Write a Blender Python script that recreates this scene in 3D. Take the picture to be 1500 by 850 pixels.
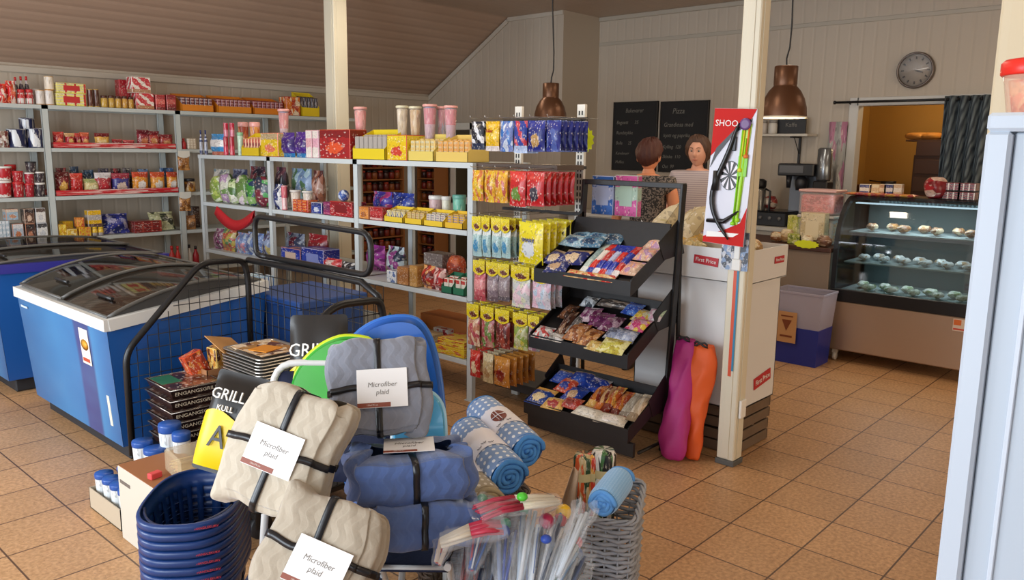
import bpy, math, random
from mathutils import Vector, Matrix
R = math.radians
SC = bpy.context.scene
COL = SC.collection
for o in list(bpy.data.objects): bpy.data.objects.remove(o)
rnd = random.Random(7)

# ------------------------------------------------------------------ camera
FPX, PITCH, ROLL, YAW, EYE = 1178.0, 0.1743, 0.01306, 0.7379, 1.68
_cp, _sp = math.cos(PITCH), math.sin(PITCH)
FW = Vector((_cp*math.cos(YAW), _cp*math.sin(YAW), -_sp))
_r = Vector((math.sin(YAW), -math.cos(YAW), 0)); _u = _r.cross(FW)
RT = math.cos(ROLL)*_r + math.sin(ROLL)*_u
UP = -math.sin(ROLL)*_r + math.cos(ROLL)*_u
cam = bpy.data.cameras.new('camera'); camo = bpy.data.objects.new('camera', cam); COL.objects.link(camo)
cam.sensor_width = 36; cam.lens = FPX/1500*36; cam.clip_start = .02
camo.matrix_world = Matrix(((RT.x, UP.x, -FW.x, 0), (RT.y, UP.y, -FW.y, 0), (RT.z, UP.z, -FW.z, EYE), (0, 0, 0, 1)))
SC.camera = camo

# ------------------------------------------------------------------ light
SC.view_settings.view_transform = 'Standard'
try: SC.view_settings.look = 'None'
except Exception: pass
SC.view_settings.use_curve_mapping = False
SC.view_settings.gamma = 1
SC.view_settings.exposure = -0.10
W = bpy.data.worlds.new('world'); SC.world = W; W.use_nodes = True
W.node_tree.nodes['Background'].inputs[0].default_value = (.75, .85, 1, 1)
W.node_tree.nodes['Background'].inputs[1].default_value = 1.0
def area(name, loc, rot, sx, sy, power, col):
    l = bpy.data.lights.new(name, 'AREA'); l.shape = 'RECTANGLE'; l.size = sx; l.size_y = sy
    l.energy = power; l.color = col
    o = bpy.data.objects.new(name, l); COL.objects.link(o); o.location = loc; o.rotation_euler = rot
    return o
# daylight entering the shop windows of the wall behind the camera
for wy, pw in ((-1.1, 26), (1.9, 112), (4.9, 180)):
    area('window_and_fill_light', (-1.68, wy, 1.55), (0, R(-90), 0), 1.9, 2.1, pw, (.84, .92, 1))
area('window_and_fill_light', (2.4, -2.92, 1.6), (R(90), 0, 0), 2.4, 1.6, 80, (1, .84, .64))  # this and the next: warm fill added at the windowless right hand wall
area('window_and_fill_light', (5.6, -2.92, 1.6), (R(90), 0, 0), 2.0, 1.6, 42, (1, .82, .60))

# ------------------------------------------------------------------ pixel -> point helpers (photo is 1500 x 850)
def ray(x, y): return RT*((x-750)/FPX) - UP*((y-425)/FPX) + FW
EYEV = Vector((0, 0, EYE))
def onx(x, y, X): d = ray(x, y); return EYEV + d*(X/d.x)
def ony(x, y, Y): d = ray(x, y); return EYEV + d*(Y/d.y)
def onz(x, y, Z=0): d = ray(x, y); return EYEV + d*((Z-EYE)/d.z)
def deep(x, y, w): return EYEV + ray(x, y)*w

# ------------------------------------------------------------------ materials
MATS = {}
def lin(c):
    if isinstance(c, str):
        c = [int(c[i:i+2], 16)/255 for i in (0, 2, 4)]
        c = [v/12.92 if v <= .04045 else ((v+.055)/1.055)**2.4 for v in c]
    return (c[0], c[1], c[2], 1)
def nm(name):
    m = bpy.data.materials.new(name); m.use_nodes = True
    nt = m.node_tree; b = nt.nodes['Principled BSDF']
    return m, nt, b
def mat(c, rough=.5, metal=0, name=None, bump=0, bscale=40, coat=0, emit=0, var=0, vscale=3):
    key = ('m', c if isinstance(c, str) else tuple(c), rough, metal, bump, bscale, coat, emit, var, vscale)
    if key in MATS: return MATS[key]
    m, nt, b = nm(name or 'surface')
    b.inputs['Base Color'].default_value = lin(c); b.inputs['Roughness'].default_value = rough
    b.inputs['Metallic'].default_value = metal; b.inputs['Coat Weight'].default_value = coat
    if emit:
        b.inputs['Emission Color'].default_value = lin(c); b.inputs['Emission Strength'].default_value = emit
    tc = nt.nodes.new('ShaderNodeTexCoord')
    if bump:
        n = nt.nodes.new('ShaderNodeTexNoise'); n.inputs['Scale'].default_value = bscale
        nt.links.new(tc.outputs['Object'], n.inputs['Vector'])
        bp = nt.nodes.new('ShaderNodeBump'); bp.inputs['Strength'].default_value = bump; bp.inputs['Distance'].default_value = .01
        nt.links.new(n.outputs['Fac'], bp.inputs['Height']); nt.links.new(bp.outputs[0], b.inputs['Normal'])
    if var:
        n = nt.nodes.new('ShaderNodeTexNoise'); n.inputs['Scale'].default_value = vscale; n.inputs['Detail'].default_value = 4
        nt.links.new(tc.outputs['Object'], n.inputs['Vector'])
        mx = nt.nodes.new('ShaderNodeMix'); mx.data_type = 'RGBA'
        l = lin(c); k = 1-var
        mx.inputs[6].default_value = (l[0]*k, l[1]*k, l[2]*k, 1); mx.inputs[7].default_value = (min(1, l[0]*(1+var)), min(1, l[1]*(1+var)), min(1, l[2]*(1+var)), 1)
        nt.links.new(n.outputs['Fac'], mx.inputs[0]); nt.links.new(mx.outputs[2], b.inputs['Base Color'])
    MATS[key] = m
    return m
def clear(c='ffffff', alpha=.25, rough=.05, name='clear_plastic'):
    key = ('c', c, alpha, rough)
    if key in MATS: return MATS[key]
    m, nt, b = nm(name)
    b.inputs['Base Color'].default_value = lin(c); b.inputs['Roughness'].default_value = rough
    tr = nt.nodes.new('ShaderNodeBsdfTransparent'); mx = nt.nodes.new('ShaderNodeMixShader')
    mx.inputs[0].default_value = alpha
    out = nt.nodes['Material Output']
    nt.links.new(tr.outputs[0], mx.inputs[1]); nt.links.new(b.outputs[0], mx.inputs[2]); nt.links.new(mx.outputs[0], out.inputs[0])
    MATS[key] = m
    return m
def glass(c='ffffff', gl=.12, name='glass'):
    key = ('g', c, gl)
    if key in MATS: return MATS[key]
    m, nt, b = nm(name); nt.nodes.remove(b)
    tr = nt.nodes.new('ShaderNodeBsdfTransparent'); tr.inputs[0].default_value = lin(c)
    g = nt.nodes.new('ShaderNodeBsdfGlossy'); g.inputs['Roughness'].default_value = .04
    mx = nt.nodes.new('ShaderNodeMixShader'); mx.inputs[0].default_value = gl
    nt.links.new(tr.outputs[0], mx.inputs[1]); nt.links.new(g.outputs[0], mx.inputs[2]); nt.links.new(mx.outputs[0], nt.nodes['Material Output'].inputs[0])
    MATS[key] = m
    return m
def prn(c1, c2, c3, style='oval', seed=0, rough=.3, sc=1.0):
    """printed packaging: ground colour c1, band c2, picture c3 plus small speckled print"""
    key = ('p', c1, c2, c3, style, seed, rough, sc)
    if key in MATS: return MATS[key]
    m, nt, b = nm('print'); N = nt.nodes.new; L = nt.links.new
    b.inputs['Roughness'].default_value = rough
    uv = N('ShaderNodeTexCoord').outputs['UV']
    noi = N('ShaderNodeTexNoise'); noi.inputs['Scale'].default_value = 5*sc; noi.inputs['Detail'].default_value = 3
    off = N('ShaderNodeVectorMath'); off.operation = 'ADD'; off.inputs[1].default_value = (seed*3.1, seed*1.7, seed); L(uv, off.inputs[0]); L(off.outputs[0], noi.inputs['Vector'])
    def mixc(fac, a, bb):
        x = N('ShaderNodeMix'); x.data_type = 'RGBA'; L(fac, x.inputs[0])
        for i, v in ((6, a), (7, bb)):
            if isinstance(v, str): x.inputs[i].default_value = lin(v)
            else: L(v, x.inputs[i])
        return x.outputs[2]
    def mth(op, a, v=None, c=None):
        x = N('ShaderNodeMath'); x.operation = op
        if isinstance(a, (int, float)): x.inputs[0].default_value = a
        else: L(a, x.inputs[0])
        if v is not None:
            if isinstance(v, (int, float)): x.inputs[1].default_value = v
            else: L(v, x.inputs[1])
        return x.outputs[0]
    sx = N('ShaderNodeSeparateXYZ'); L(uv, sx.inputs[0]); U, V = sx.outputs[0], sx.outputs[1]
    wob = mth('MULTIPLY', mth('SUBTRACT', noi.outputs['Fac'], .5), .5)
    if style == 'oval':
        du = mth('SUBTRACT', U, .5); dv = mth('MULTIPLY', mth('SUBTRACT', V, .36), 1.3)
        d = mth('SQRT', mth('ADD', mth('MULTIPLY', du, du), mth('MULTIPLY', dv, dv)))
        f = mth('LESS_THAN', mth('ADD', d, wob), .27)
        band = mth('GREATER_THAN', mth('ADD', V, mth('MULTIPLY', wob, .5)), .74)
        col = mixc(band, c1, c2); col = mixc(f, col, c3)
    elif style == 'diag':
        s = mth('ADD', mth('ADD', U, V), wob)
        f = mth('GREATER_THAN', mth('FRACT', mth('MULTIPLY', s, 1.5)), .62)
        g = mth('LESS_THAN', V, .22)
        col = mixc(f, c1, c2); col = mixc(g, col, c3)
    elif style == 'blotch':
        vo = N('ShaderNodeTexVoronoi'); vo.inputs['Scale'].default_value = 4.5*sc; L(off.outputs[0], vo.inputs['Vector'])
        se = N('ShaderNodeSeparateColor'); L(vo.outputs['Color'], se.inputs[0])
        col = mixc(mth('GREATER_THAN', se.outputs[0], .5), c1, c2); col = mixc(mth('GREATER_THAN', se.outputs[1], .68), col, c3)
    elif style == 'rows':
        f = mth('GREATER_THAN', mth('FRACT', mth('MULTIPLY', V, 4.0)), .55)
        g = mth('GREATER_THAN', mth('FRACT', mth('MULTIPLY', U, 3.0)), .78)
        col = mixc(f, c1, c2); col = mixc(g, col, c3)
    else:  # band across the middle
        a = mth('ABSOLUTE', mth('SUBTRACT', mth('ADD', V, mth('MULTIPLY', wob, .3)), .55))
        col = mixc(mth('LESS_THAN', a, .17), c1, c2); col = mixc(mth('LESS_THAN', V, .16), col, c3)
    # fine lettering-like specks
    vo2 = N('ShaderNodeTexVoronoi'); vo2.inputs['Scale'].default_value = 22*sc; L(off.outputs[0], vo2.inputs['Vector'])
    se2 = N('ShaderNodeSeparateColor'); L(vo2.outputs['Color'], se2.inputs[0])
    col = mixc(mth('MULTIPLY', mth('GREATER_THAN', se2.outputs[2], .90), .35), col, 'fff6e8')
    col = mixc(mth('MULTIPLY', mth('GREATER_THAN', se2.outputs[0], .88), .35), col, '30202a')
    L(col, b.inputs['Base Color'])
    MATS[key] = m
    return m

# ------------------------------------------------------------------ mesh builder
class MB:
    def __init__(s): s.v = []; s.f = []; s.uv = []; s.mi = []; s.sm = []; s.cur = 0; s.M = None
    def vs(s, pts):
        i = len(s.v)
        s.v += [tuple(s.M @ Vector(p)) for p in pts] if s.M else [tuple(p) for p in pts]
        return i
    def face(s, idx, uv=None, sm=False):
        s.f.append(tuple(idx)); s.uv.append(uv or [(0.5, 0.5)]*len(idx)); s.mi.append(s.cur); s.sm.append(sm)
    def box(s, c, d, b=0.0, T=None, uvs=True):
        """chamfered box, centre c, size d, chamfer b, optional transform T"""
        hx, hy, hz = d[0]/2, d[1]/2, d[2]/2; b = min(b, hx*.49, hy*.49, hz*.49)
        C = Vector(c)
        def P(x, y, z):
            p = Vector((x, y, z))
            if T: p = T @ p
            return p + C
        q = [(0, 0), (1, 0), (1, 1), (0, 1)]
        if b <= 0:
            i = s.vs([P(sx*hx, sy*hy, sz*hz) for sz in (-1, 1) for sx, sy in ((-1, -1), (1, -1), (1, 1), (-1, 1))])
            for f in ((3, 2, 1, 0), (4, 5, 6, 7), (0, 1, 5, 4), (1, 2, 6, 5), (2, 3, 7, 6), (3, 0, 4, 7)):
                s.face([i+k for k in f], q)
            return
        idx = {}
        pts = []
        for sx in (-1, 1):
            for sy in (-1, 1):
                for sz in (-1, 1):
                    for a in range(3):
                        x = sx*(hx-(b if a != 0 else 0)); y = sy*(hy-(b if a != 1 else 0)); z = sz*(hz-(b if a != 2 else 0))
                        idx[(sx, sy, sz, a)] = len(pts); pts.append(P(x, y, z))
        i = s.vs(pts)
        def F(keys, uv=None): s.face([i+idx[k] for k in keys], uv)
        for a in range(3):
            o1, o2 = [(1, 2), (2, 0), (0, 1)][a]
            for sg in (-1, 1):
                ks = []
                for p, r_ in ((-1, -1), (1, -1), (1, 1), (-1, 1)):
                    t = [0, 0, 0]; t[a] = sg; t[o1] = p; t[o2] = r_; ks.append((t[0], t[1], t[2], a))
                if sg < 0: ks = ks[::-1]
                uv = []
                for k in ks:
                    if a == 1: uv.append(((k[0]+1)/2, (k[2]+1)/2))
                    elif a == 0: uv.append(((k[1]+1)/2, (k[2]+1)/2))
                    else: uv.append(((k[0]+1)/2, (k[1]+1)/2))
                F(ks, uv)
        for a in range(3):
            o1, o2 = [(1, 2), (2, 0), (0, 1)][a]
            for p in (-1, 1):
                for r_ in (-1, 1):
                    def K(e, ax):
                        t = [0, 0, 0]; t[a] = e; t[o1] = p; t[o2] = r_; return (t[0], t[1], t[2], ax)
                    ks = [K(-1, o1), K(1, o1), K(1, o2), K(-1, o2)]
                    if p*r_ > 0: ks = ks[::-1]
                    F(ks)
        for sx in (-1, 1):
            for sy in (-1, 1):
                for sz in (-1, 1):
                    ks = [(sx, sy, sz, 0), (sx, sy, sz, 1), (sx, sy, sz, 2)]
                    if sx*sy*sz < 0: ks = ks[::-1]
                    F(ks)
    def bx(s, x0, x1, y0, y1, z0, z1, b=0.0): s.box(((x0+x1)/2, (y0+y1)/2, (z0+z1)/2), (abs(x1-x0), abs(y1-y0), abs(z1-z0)), b)
    def lathe(s, prof, n=20, c=(0, 0, 0), capb=True, capt=True, T=None, sx=1, sy=1):
        base = []
        for r_, z in prof:
            ring = []
            for k in range(n):
                a = 2*math.pi*k/n; p = Vector((r_*math.cos(a)*sx, r_*math.sin(a)*sy, z))
                if T: p = T @ p
                ring.append(p+Vector(c))
            base.append(s.vs(ring))
        m = len(prof)-1
        for j in range(m):
            for k in range(n):
                k2 = (k+1) % n
                s.face((base[j]+k, base[j]+k2, base[j+1]+k2, base[j+1]+k), [(2*k/n, j/m), (2*(k+1)/n, j/m), (2*(k+1)/n, (j+1)/m), (2*k/n, (j+1)/m)], True)
        if capb and prof[0][0] > 1e-5: s.face([base[0]+k for k in range(n)][::-1])
        if capt and prof[-1][0] > 1e-5: s.face([base[-1]+k for k in range(n)])
    def tube(s, pts, r_, n=8, closed=False, caps=True):
        pts = [Vector(p) for p in pts]; m = len(pts); rings = []
        rr = r_ if isinstance(r_, (list, tuple)) else [r_]*m
        up = None
        for i, p in enumerate(pts):
            if closed: t = pts[(i+1) % m]-pts[i-1]
            else: t = pts[min(i+1, m-1)]-pts[max(i-1, 0)]
            if t.length < 1e-9: t = Vector((0, 0, 1))
            t.normalize()
            if up is None:
                up = Vector((0, 0, 1)) if abs(t.z) < .9 else Vector((1, 0, 0))
            a = t.cross(up)
            if a.length < 1e-6: a = t.cross(Vector((1, .3, 0)))
            a.normalize(); b = a.cross(t).normalized(); up = b
            rings.append(s.vs([p+(a*math.cos(2*math.pi*k/n)+b*math.sin(2*math.pi*k/n))*rr[i] for k in range(n)]))
        for i in range(m if closed else m-1):
            j = (i+1) % m
            for k in range(n):
                k2 = (k+1) % n
                s.face((rings[i]+k, rings[i]+k2, rings[j]+k2, rings[j]+k)[::-1], [(k/n, i/m), ((k+1)/n, i/m), ((k+1)/n, (i+1)/m), (k/n, (i+1)/m)], True)
        if caps and not closed:
            s.face([rings[0]+k for k in range(n)]); s.face([rings[-1]+k for k in range(n)][::-1])
    def grid(s, fn, nu, nv, sm=True, flip=False):
        i = s.vs([fn(a/nu, b/nv) for b in range(nv+1) for a in range(nu+1)])
        for b in range(nv):
            for a in range(nu):
                q = [i+b*(nu+1)+a, i+b*(nu+1)+a+1, i+(b+1)*(nu+1)+a+1, i+(b+1)*(nu+1)+a]
                uv = [(a/nu, b/nv), ((a+1)/nu, b/nv), ((a+1)/nu, (b+1)/nv), (a/nu, (b+1)/nv)]
                if flip: q = q[::-1]; uv = uv[::-1]
                s.face(q, uv, sm)
    def prism(s, poly, h0, h1, T=None):
        """poly = list of (x,z) extruded along y from h0 to h1"""
        n = len(poly)
        A = sum(poly[i][0]*poly[(i+1) % n][1]-poly[(i+1) % n][0]*poly[i][1] for i in range(n))
        if A < 0: poly = poly[::-1]
        mk = lambda y: [(T @ Vector((p[0], y, p[1]))) if T else (p[0], y, p[1]) for p in poly]
        x0 = min(p[0] for p in poly); x1 = max(p[0] for p in poly); z0 = min(p[1] for p in poly); z1 = max(p[1] for p in poly)
        uv = [((p[0]-x0)/(x1-x0+1e-9), (p[1]-z0)/(z1-z0+1e-9)) for p in poly]
        a = s.vs(mk(h0)); b = s.vs(mk(h1))
        s.face([a+k for k in range(n)], uv); s.face([b+k for k in range(n)][::-1], uv[::-1])
        for k in range(n):
            k2 = (k+1) % n; s.face((a+k2, a+k, b+k, b+k2))
    def mesh(s, name, ms):
        me = bpy.data.meshes.new(name); me.from_pydata(s.v, [], s.f)
        if not isinstance(ms, (list, tuple)): ms = [ms]
        for m in ms: me.materials.append(m)
        me.polygons.foreach_set('material_index', s.mi); me.polygons.foreach_set('use_smooth', s.sm)
        uvl = me.uv_layers.new(name='UVMap'); flat = []
        for u in s.uv:
            for p in u: flat += [p[0], p[1]]
        uvl.data.foreach_set('uv', flat); me.update()
        return me
    def build(s, name, ms, parent=None):
        return link(name, s.mesh(name, ms), parent)
def link(name, me, parent=None):
    o = bpy.data.objects.new(name, me); COL.objects.link(o)
    if parent: o.parent = parent
    return o
def thing(name, label, cat, loc=(0, 0, 0), rz=0, group=None, rot=None):
    o = bpy.data.objects.new(name, None); COL.objects.link(o); o.empty_display_size = .05
    o.location = loc; o.rotation_euler = rot or (0, 0, rz); o['label'] = label; o['category'] = cat
    if group: o['group'] = group
    return o
def tag(o, label, cat, group=None, kind=None):
    o['label'] = label; o['category'] = cat
    if group: o['group'] = group
    if kind: o['kind'] = kind
    return o
def struct(name, mb, m):
    o = mb.build(name, m); o['kind'] = 'structure'; return o
def copy_tree(o, parent=None):
    c = o.copy(); COL.objects.link(c)
    if parent: c.parent = parent
    for ch in list(o.children): copy_tree(ch, c)
    return c
def frame(c, right, up):
    """rotation whose local X = right, Z = up, -Y = towards the viewer"""
    right = Vector(right).normalized(); up = Vector(up); up = (up-right*up.dot(right)).normalized()
    y = up.cross(right)
    return Matrix(((right.x, y.x, up.x, c[0]), (right.y, y.y, up.y, c[1]), (right.z, y.z, up.z, c[2]), (0, 0, 0, 1)))
_txt = {}
def text(s, size, m, parent, loc, rot=(R(90), 0, 0), name='lettering', depth=.0006, sx=1, font=None, align='CENTER', shear=0):
    key = (s, size, depth, align, shear)
    if key not in _txt:
        c = bpy.data.curves.new('lettering', 'FONT'); c.body = s; c.size = size; c.align_x = align; c.align_y = 'CENTER'; c.extrude = depth; c.shear = shear
        c.resolution_u = 2
        t = bpy.data.objects.new('t', c); COL.objects.link(t)
        bpy.context.view_layer.update()
        me = bpy.data.meshes.new_from_object(t.evaluated_get(bpy.context.evaluated_depsgraph_get()))
        bpy.data.objects.remove(t); bpy.data.curves.remove(c); _txt[key] = me
    me = _txt[key].copy(); me.materials.clear(); me.materials.append(m)
    o = link(name, me, parent); o.location = loc; o.rotation_euler = rot; o.scale = (sx, 1, 1)
    return o
ORD = ['', 'first', 'second', 'third', 'fourth', 'fifth', 'sixth', 'seventh', 'eighth', 'ninth', 'tenth', 'eleventh', 'twelfth', 'thirteenth', 'fourteenth', 'fifteenth', 'sixteenth', 'seventeenth', 'eighteenth', 'nineteenth', 'twentieth']
# ------------------------------------------------------------------ room shell
XB, XL, YW, ZC = 8.2, 7.5, 8.4, 3.25      # back wall, left piece of it, left wall, ceiling
def groove(c, axis, period, width=.012, rough=.55, depth=.22):
    """painted boards with a real V groove relief every `period` metres along `axis`"""
    m, nt, b = nm('painted_boards'); N = nt.nodes.new; L = nt.links.new
    b.inputs['Base Color'].default_value = lin(c); b.inputs['Roughness'].default_value = rough
    tc = N('ShaderNodeTexCoord'); sx = N('ShaderNodeSeparateXYZ'); L(tc.outputs['Object'], sx.inputs[0])
    d = N('ShaderNodeMath'); d.operation = 'DIVIDE'; d.inputs[1].default_value = period; L(sx.outputs[axis], d.inputs[0])
    f = N('ShaderNodeMath'); f.operation = 'FRACT'; L(d.outputs[0], f.inputs[0])
    a = N('ShaderNodeMath'); a.operation = 'SUBTRACT'; a.inputs[1].default_value = .5; L(f.outputs[0], a.inputs[0])
    ab = N('ShaderNodeMath'); ab.operation = 'ABSOLUTE'; L(a.outputs[0], ab.inputs[0])
    mr = N('ShaderNodeMapRange'); mr.inputs[1].default_value = 0; mr.inputs[2].default_value = width/period*1.6
    L(ab.outputs[0], mr.inputs[0])
    bp = N('ShaderNodeBump'); bp.inputs['Strength'].default_value = depth; bp.inputs['Distance'].default_value = .012
    L(mr.outputs[0], bp.inputs['Height']); L(bp.outputs[0], b.inputs['Normal'])
    return m
def tiles():
    m, nt, b = nm('floor_tiles'); N = nt.nodes.new; L = nt.links.new
    tc = N('ShaderNodeTexCoord'); sx = N('ShaderNodeSeparateXYZ'); L(tc.outputs['Object'], sx.inputs[0])
    P = .3365
    def M(op, a, v):
        x = N('ShaderNodeMath'); x.operation = op; L(a, x.inputs[0])
        if isinstance(v, (int, float)): x.inputs[1].default_value = v
        else: L(v, x.inputs[1])
        return x.outputs[0]
    es = []; cells = []
    for ax, o in ((0, 3.235), (1, 1.232)):
        q = M('DIVIDE', M('ADD', sx.outputs[ax], 30*P-o), P)
        fr = N('ShaderNodeMath'); fr.operation = 'FRACT'; L(q, fr.inputs[0])
        fl = N('ShaderNodeMath'); fl.operation = 'FLOOR'; L(q, fl.inputs[0]); cells.append(fl.outputs[0])
        d = M('ABSOLUTE', M('SUBTRACT', fr.outputs[0], .5), 0)
        es.append(d)
    e = M('MAXIMUM', es[0], es[1])
    g = M('GREATER_THAN', e, .5-.011)
    cx = N('ShaderNodeCombineXYZ'); L(cells[0], cx.inputs[0]); L(cells[1], cx.inputs[1])
    wn = N('ShaderNodeTexWhiteNoise'); L(cx.outputs[0], wn.inputs[0])
    n1 = N('ShaderNodeTexNoise'); n1.inputs['Scale'].default_value = 60; n1.inputs['Detail'].default_value = 4; L(tc.outputs['Object'], n1.inputs['Vector'])
    n2 = N('ShaderNodeTexNoise'); n2.inputs['Scale'].default_value = 5; n2.inputs['Detail'].default_value = 3; L(tc.outputs['Object'], n2.inputs['Vector'])
    cr = N('ShaderNodeValToRGB'); cr.color_ramp.elements[0].position = .32; cr.color_ramp.elements[1].position = .68
    cr.color_ramp.elements[0].color = lin('a98056'); cr.color_ramp.elements[1].color = lin('cda074')
    L(n1.outputs['Fac'], cr.inputs[0])
    mx = N('ShaderNodeMix'); mx.data_type = 'RGBA'; mx.blend_type = 'MULTIPLY'; mx.inputs[0].default_value = 1; L(cr.outputs[0], mx.inputs[6])
    v = M('ADD', M('MULTIPLY', wn.outputs[0], .12), M('MULTIPLY', n2.outputs['Fac'], .22)); v = M('ADD', v, .83)
    cc = N('ShaderNodeCombineColor'); L(v, cc.inputs[0]); L(v, cc.inputs[1]); L(v, cc.inputs[2]); L(cc.outputs[0], mx.inputs[7])
    mg = N('ShaderNodeMix'); mg.data_type = 'RGBA'; L(g, mg.inputs[0]); L(mx.outputs[2], mg.inputs[6]); mg.inputs[7].default_value = lin('5e4330')
    # dark flecks
    vo = N('ShaderNodeTexVoronoi'); vo.inputs['Scale'].default_value = 70; L(tc.outputs['Object'], vo.inputs['Vector'])
    fk = M('LESS_THAN', vo.outputs['Distance'], .17); mf = N('ShaderNodeMix'); mf.data_type = 'RGBA'; L(M('MULTIPLY', fk, .45), mf.inputs[0]); L(mg.outputs[2], mf.inputs[6]); mf.inputs[7].default_value = lin('6b4a33')
    L(mf.outputs[2], b.inputs['Base Color'])
    b.inputs['Roughness'].default_value = .42
    bp = N('ShaderNodeBump'); bp.inputs['Strength'].default_value = .5; bp.inputs['Distance'].default_value = .004
    L(M('SUBTRACT', M('MULTIPLY', n1.outputs['Fac'], .3), g), bp.inputs['Height']); L(bp.outputs[0], b.inputs['Normal'])
    return m
X0, Y0 = -1.7, -3.0
b = MB(); b.bx(X0-.1, 11, Y0-.1, YW+.1, -.12, 0); struct('floor', b, tiles())
wall_c = 'b5a999'
# left wall and slope
YS, ZS = 6.94, 3.25
b = MB(); b.bx(X0-.1, XB+.1, YW, YW+.1, 0, 2.5); struct('wall_left', b, groove(wall_c, 0, .12))
b = MB()
i = b.vs([(X0-.1, YW+.05, 2.355), (XB, YW+.05, 2.355), (XB, YS, ZS), (X0-.1, YS, ZS), (X0-.1, YW+.05, 2.46), (XB, YW+.05, 2.46), (XB, YS, ZS+.1), (X0-.1, YS, ZS+.1)])
for f in ((0, 1, 2, 3), (7, 6, 5, 4), (0, 4, 5, 1), (3, 2, 6, 7), (0, 3, 7, 4), (1, 5, 6, 2)): b.face([i+k for k in f])
struct('ceiling_slope', b, groove('ae9582', 1, .115, .02, .55, .45))
b = MB(); b.bx(X0-.1, XB+.1, Y0-.1, YS+.02, ZC, ZC+.1); struct('ceiling', b, groove('b3a08e', 1, .12))
b = MB(); b.bx(X0, XL, YW-.03, YW-.002, 2.30, 2.36, .006); struct('trim_1', b, mat('b9b0a2', .5))
# left piece of the back wall stands forward
b = MB(); b.prism([(6.072, 0), (YW+.02, 0), (YW+.02, 2.36), (YS, ZS), (6.072, ZS)], XL, XB+.1, T=Matrix(((0, 1, 0, 0), (1, 0, 0, 0), (0, 0, 1, 0), (0, 0, 0, 1))))
struct('wall_back_left', b, groove(wall_c, 1, .12))
b = MB()
for (y0, z0, y1, z1) in ((YW-.01, 2.35, YS, ZS-.01),):
    d = Vector((0, y1-y0, z1-z0)); L_ = d.length; ang = math.atan2(z1-z0, y1-y0)
    b.box((XL-.012, (y0+y1)/2, (z0+z1)/2-.03), (.024, L_, .05), .004, T=Matrix.Rotation(ang, 3, 'X'))
b.bx(XL-.02, XL, 6.075, YS, ZC-.05, ZC, .004)
struct('trim_2', b, mat('b9b0a2', .5))
# back wall with the door opening
DY0, DY1, DZ = 1.62, 3.0, 2.14
DY1 = onx(1252, 200, XB).y
b = MB(); b.bx(XB, XB+.1, DY1, 6.08, 0, ZC); b.bx(XB, XB+.1, Y0, DY0, 0, ZC); b.bx(XB, XB+.1, DY0, DY1, DZ, ZC)
struct('wall_back', b, groove(wall_c, 1, .12))
b = MB(); b.bx(XB-.012, XB, Y0, 6.07, 2.915, 2.955, .004); b.bx(XB-.03, XB, Y0, 6.07, ZC-.05, ZC, .005); struct('trim_3', b, mat('aaa294', .5))
b = MB()
b.bx(XB-.02, XB+.12, DY1-.02, DY1+.07, 0, DZ+.07, .005); b.bx(XB-.02, XB+.12, DY0-.07, DY0+.02, 0, DZ+.07, .005); b.bx(XB-.02, XB+.12, DY0, DY1, DZ-.01, DZ+.07, .005)
struct('door_1', b, mat('c8c6c0', .45))
# the room beyond
b = MB(); b.bx(10.2, 10.3, .4, 4.2, 0, 2.8); struct('wall_far', b, mat('a9823e', .8, bump=.1))
b = MB(); b.bx(XB+.1, 10.3, 3.5, 3.6, 0, 2.8); b.bx(XB+.1, 10.3, .3, .4, 0, 2.8); b.bx(XB+.1, 10.3, .3, 3.6, 2.7, 2.8); struct('wall_far_side', b, mat('b08a46', .8))
t = thing('ceiling_fill_light', 'added warm fill lamp on the ceiling of the yellow room beyond the doorway', 'ceiling light', (9.3, 2.3, 2.69)); b = MB(); b.lathe([(.0, -.09), (.10, -.07), (.15, -.02), (.15, .008)], 24); b.build('shade', mat('ffd8a0', .4, emit=1.5), t)  # made-up lamp, added to brighten the far room
l = bpy.data.lights.new('room_fill_lamp', 'POINT'); l.energy = 22; l.color = (1, .74, .42); l.shadow_soft_size = .12; lo = bpy.data.objects.new('room_fill_lamp', l); COL.objects.link(lo); lo.parent = t; lo.location = (0, 0, -.25)
# wall behind the camera, with windows
b = MB(); zs = .5, 2.6
ys = [Y0, -2.15, -.05, .85, 2.95, 3.85, 5.95, YW+.1]
b.bx(X0-.1, X0, Y0-.1, YW+.1, 0, zs[0]); b.bx(X0-.1, X0, Y0-.1, YW+.1, zs[1], ZC)
for k in (0, 2, 4, 6): b.bx(X0-.1, X0, ys[k], ys[k+1], zs[0], zs[1])
struct('wall_front', b, groove(wall_c, 1, .12))
for n_, k in ((1, 1), (2, 3), (3, 5)):
    b = MB(); y0, y1 = ys[k], ys[k+1]
    for a, c in ((y0, y0+.06), (y1-.06, y1), ((y0+y1)/2-.03, (y0+y1)/2+.03)): b.bx(X0-.09, X0-.03, a, c, zs[0], zs[1])
    for a, c in ((zs[0], zs[0]+.06), (zs[1]-.06, zs[1])): b.bx(X0-.09, X0-.03, y0, y1, a, c)
    struct('window_%d' % n_, b, mat('e6e6e2', .4))
b = MB(); b.bx(X0-.1, XB+.1, Y0-.1, Y0, 0, ZC); struct('wall_right', b, groove('b5a894', 0, .12))
# cream partition behind the right hand freezer
b = MB(); y = onx(1459, 80, 2.5).y
b.bx(2.5, 2.62, Y0, y, 0, ZC); struct('wall_partition', b, groove('cfc0a2', 1, .12))

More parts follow.
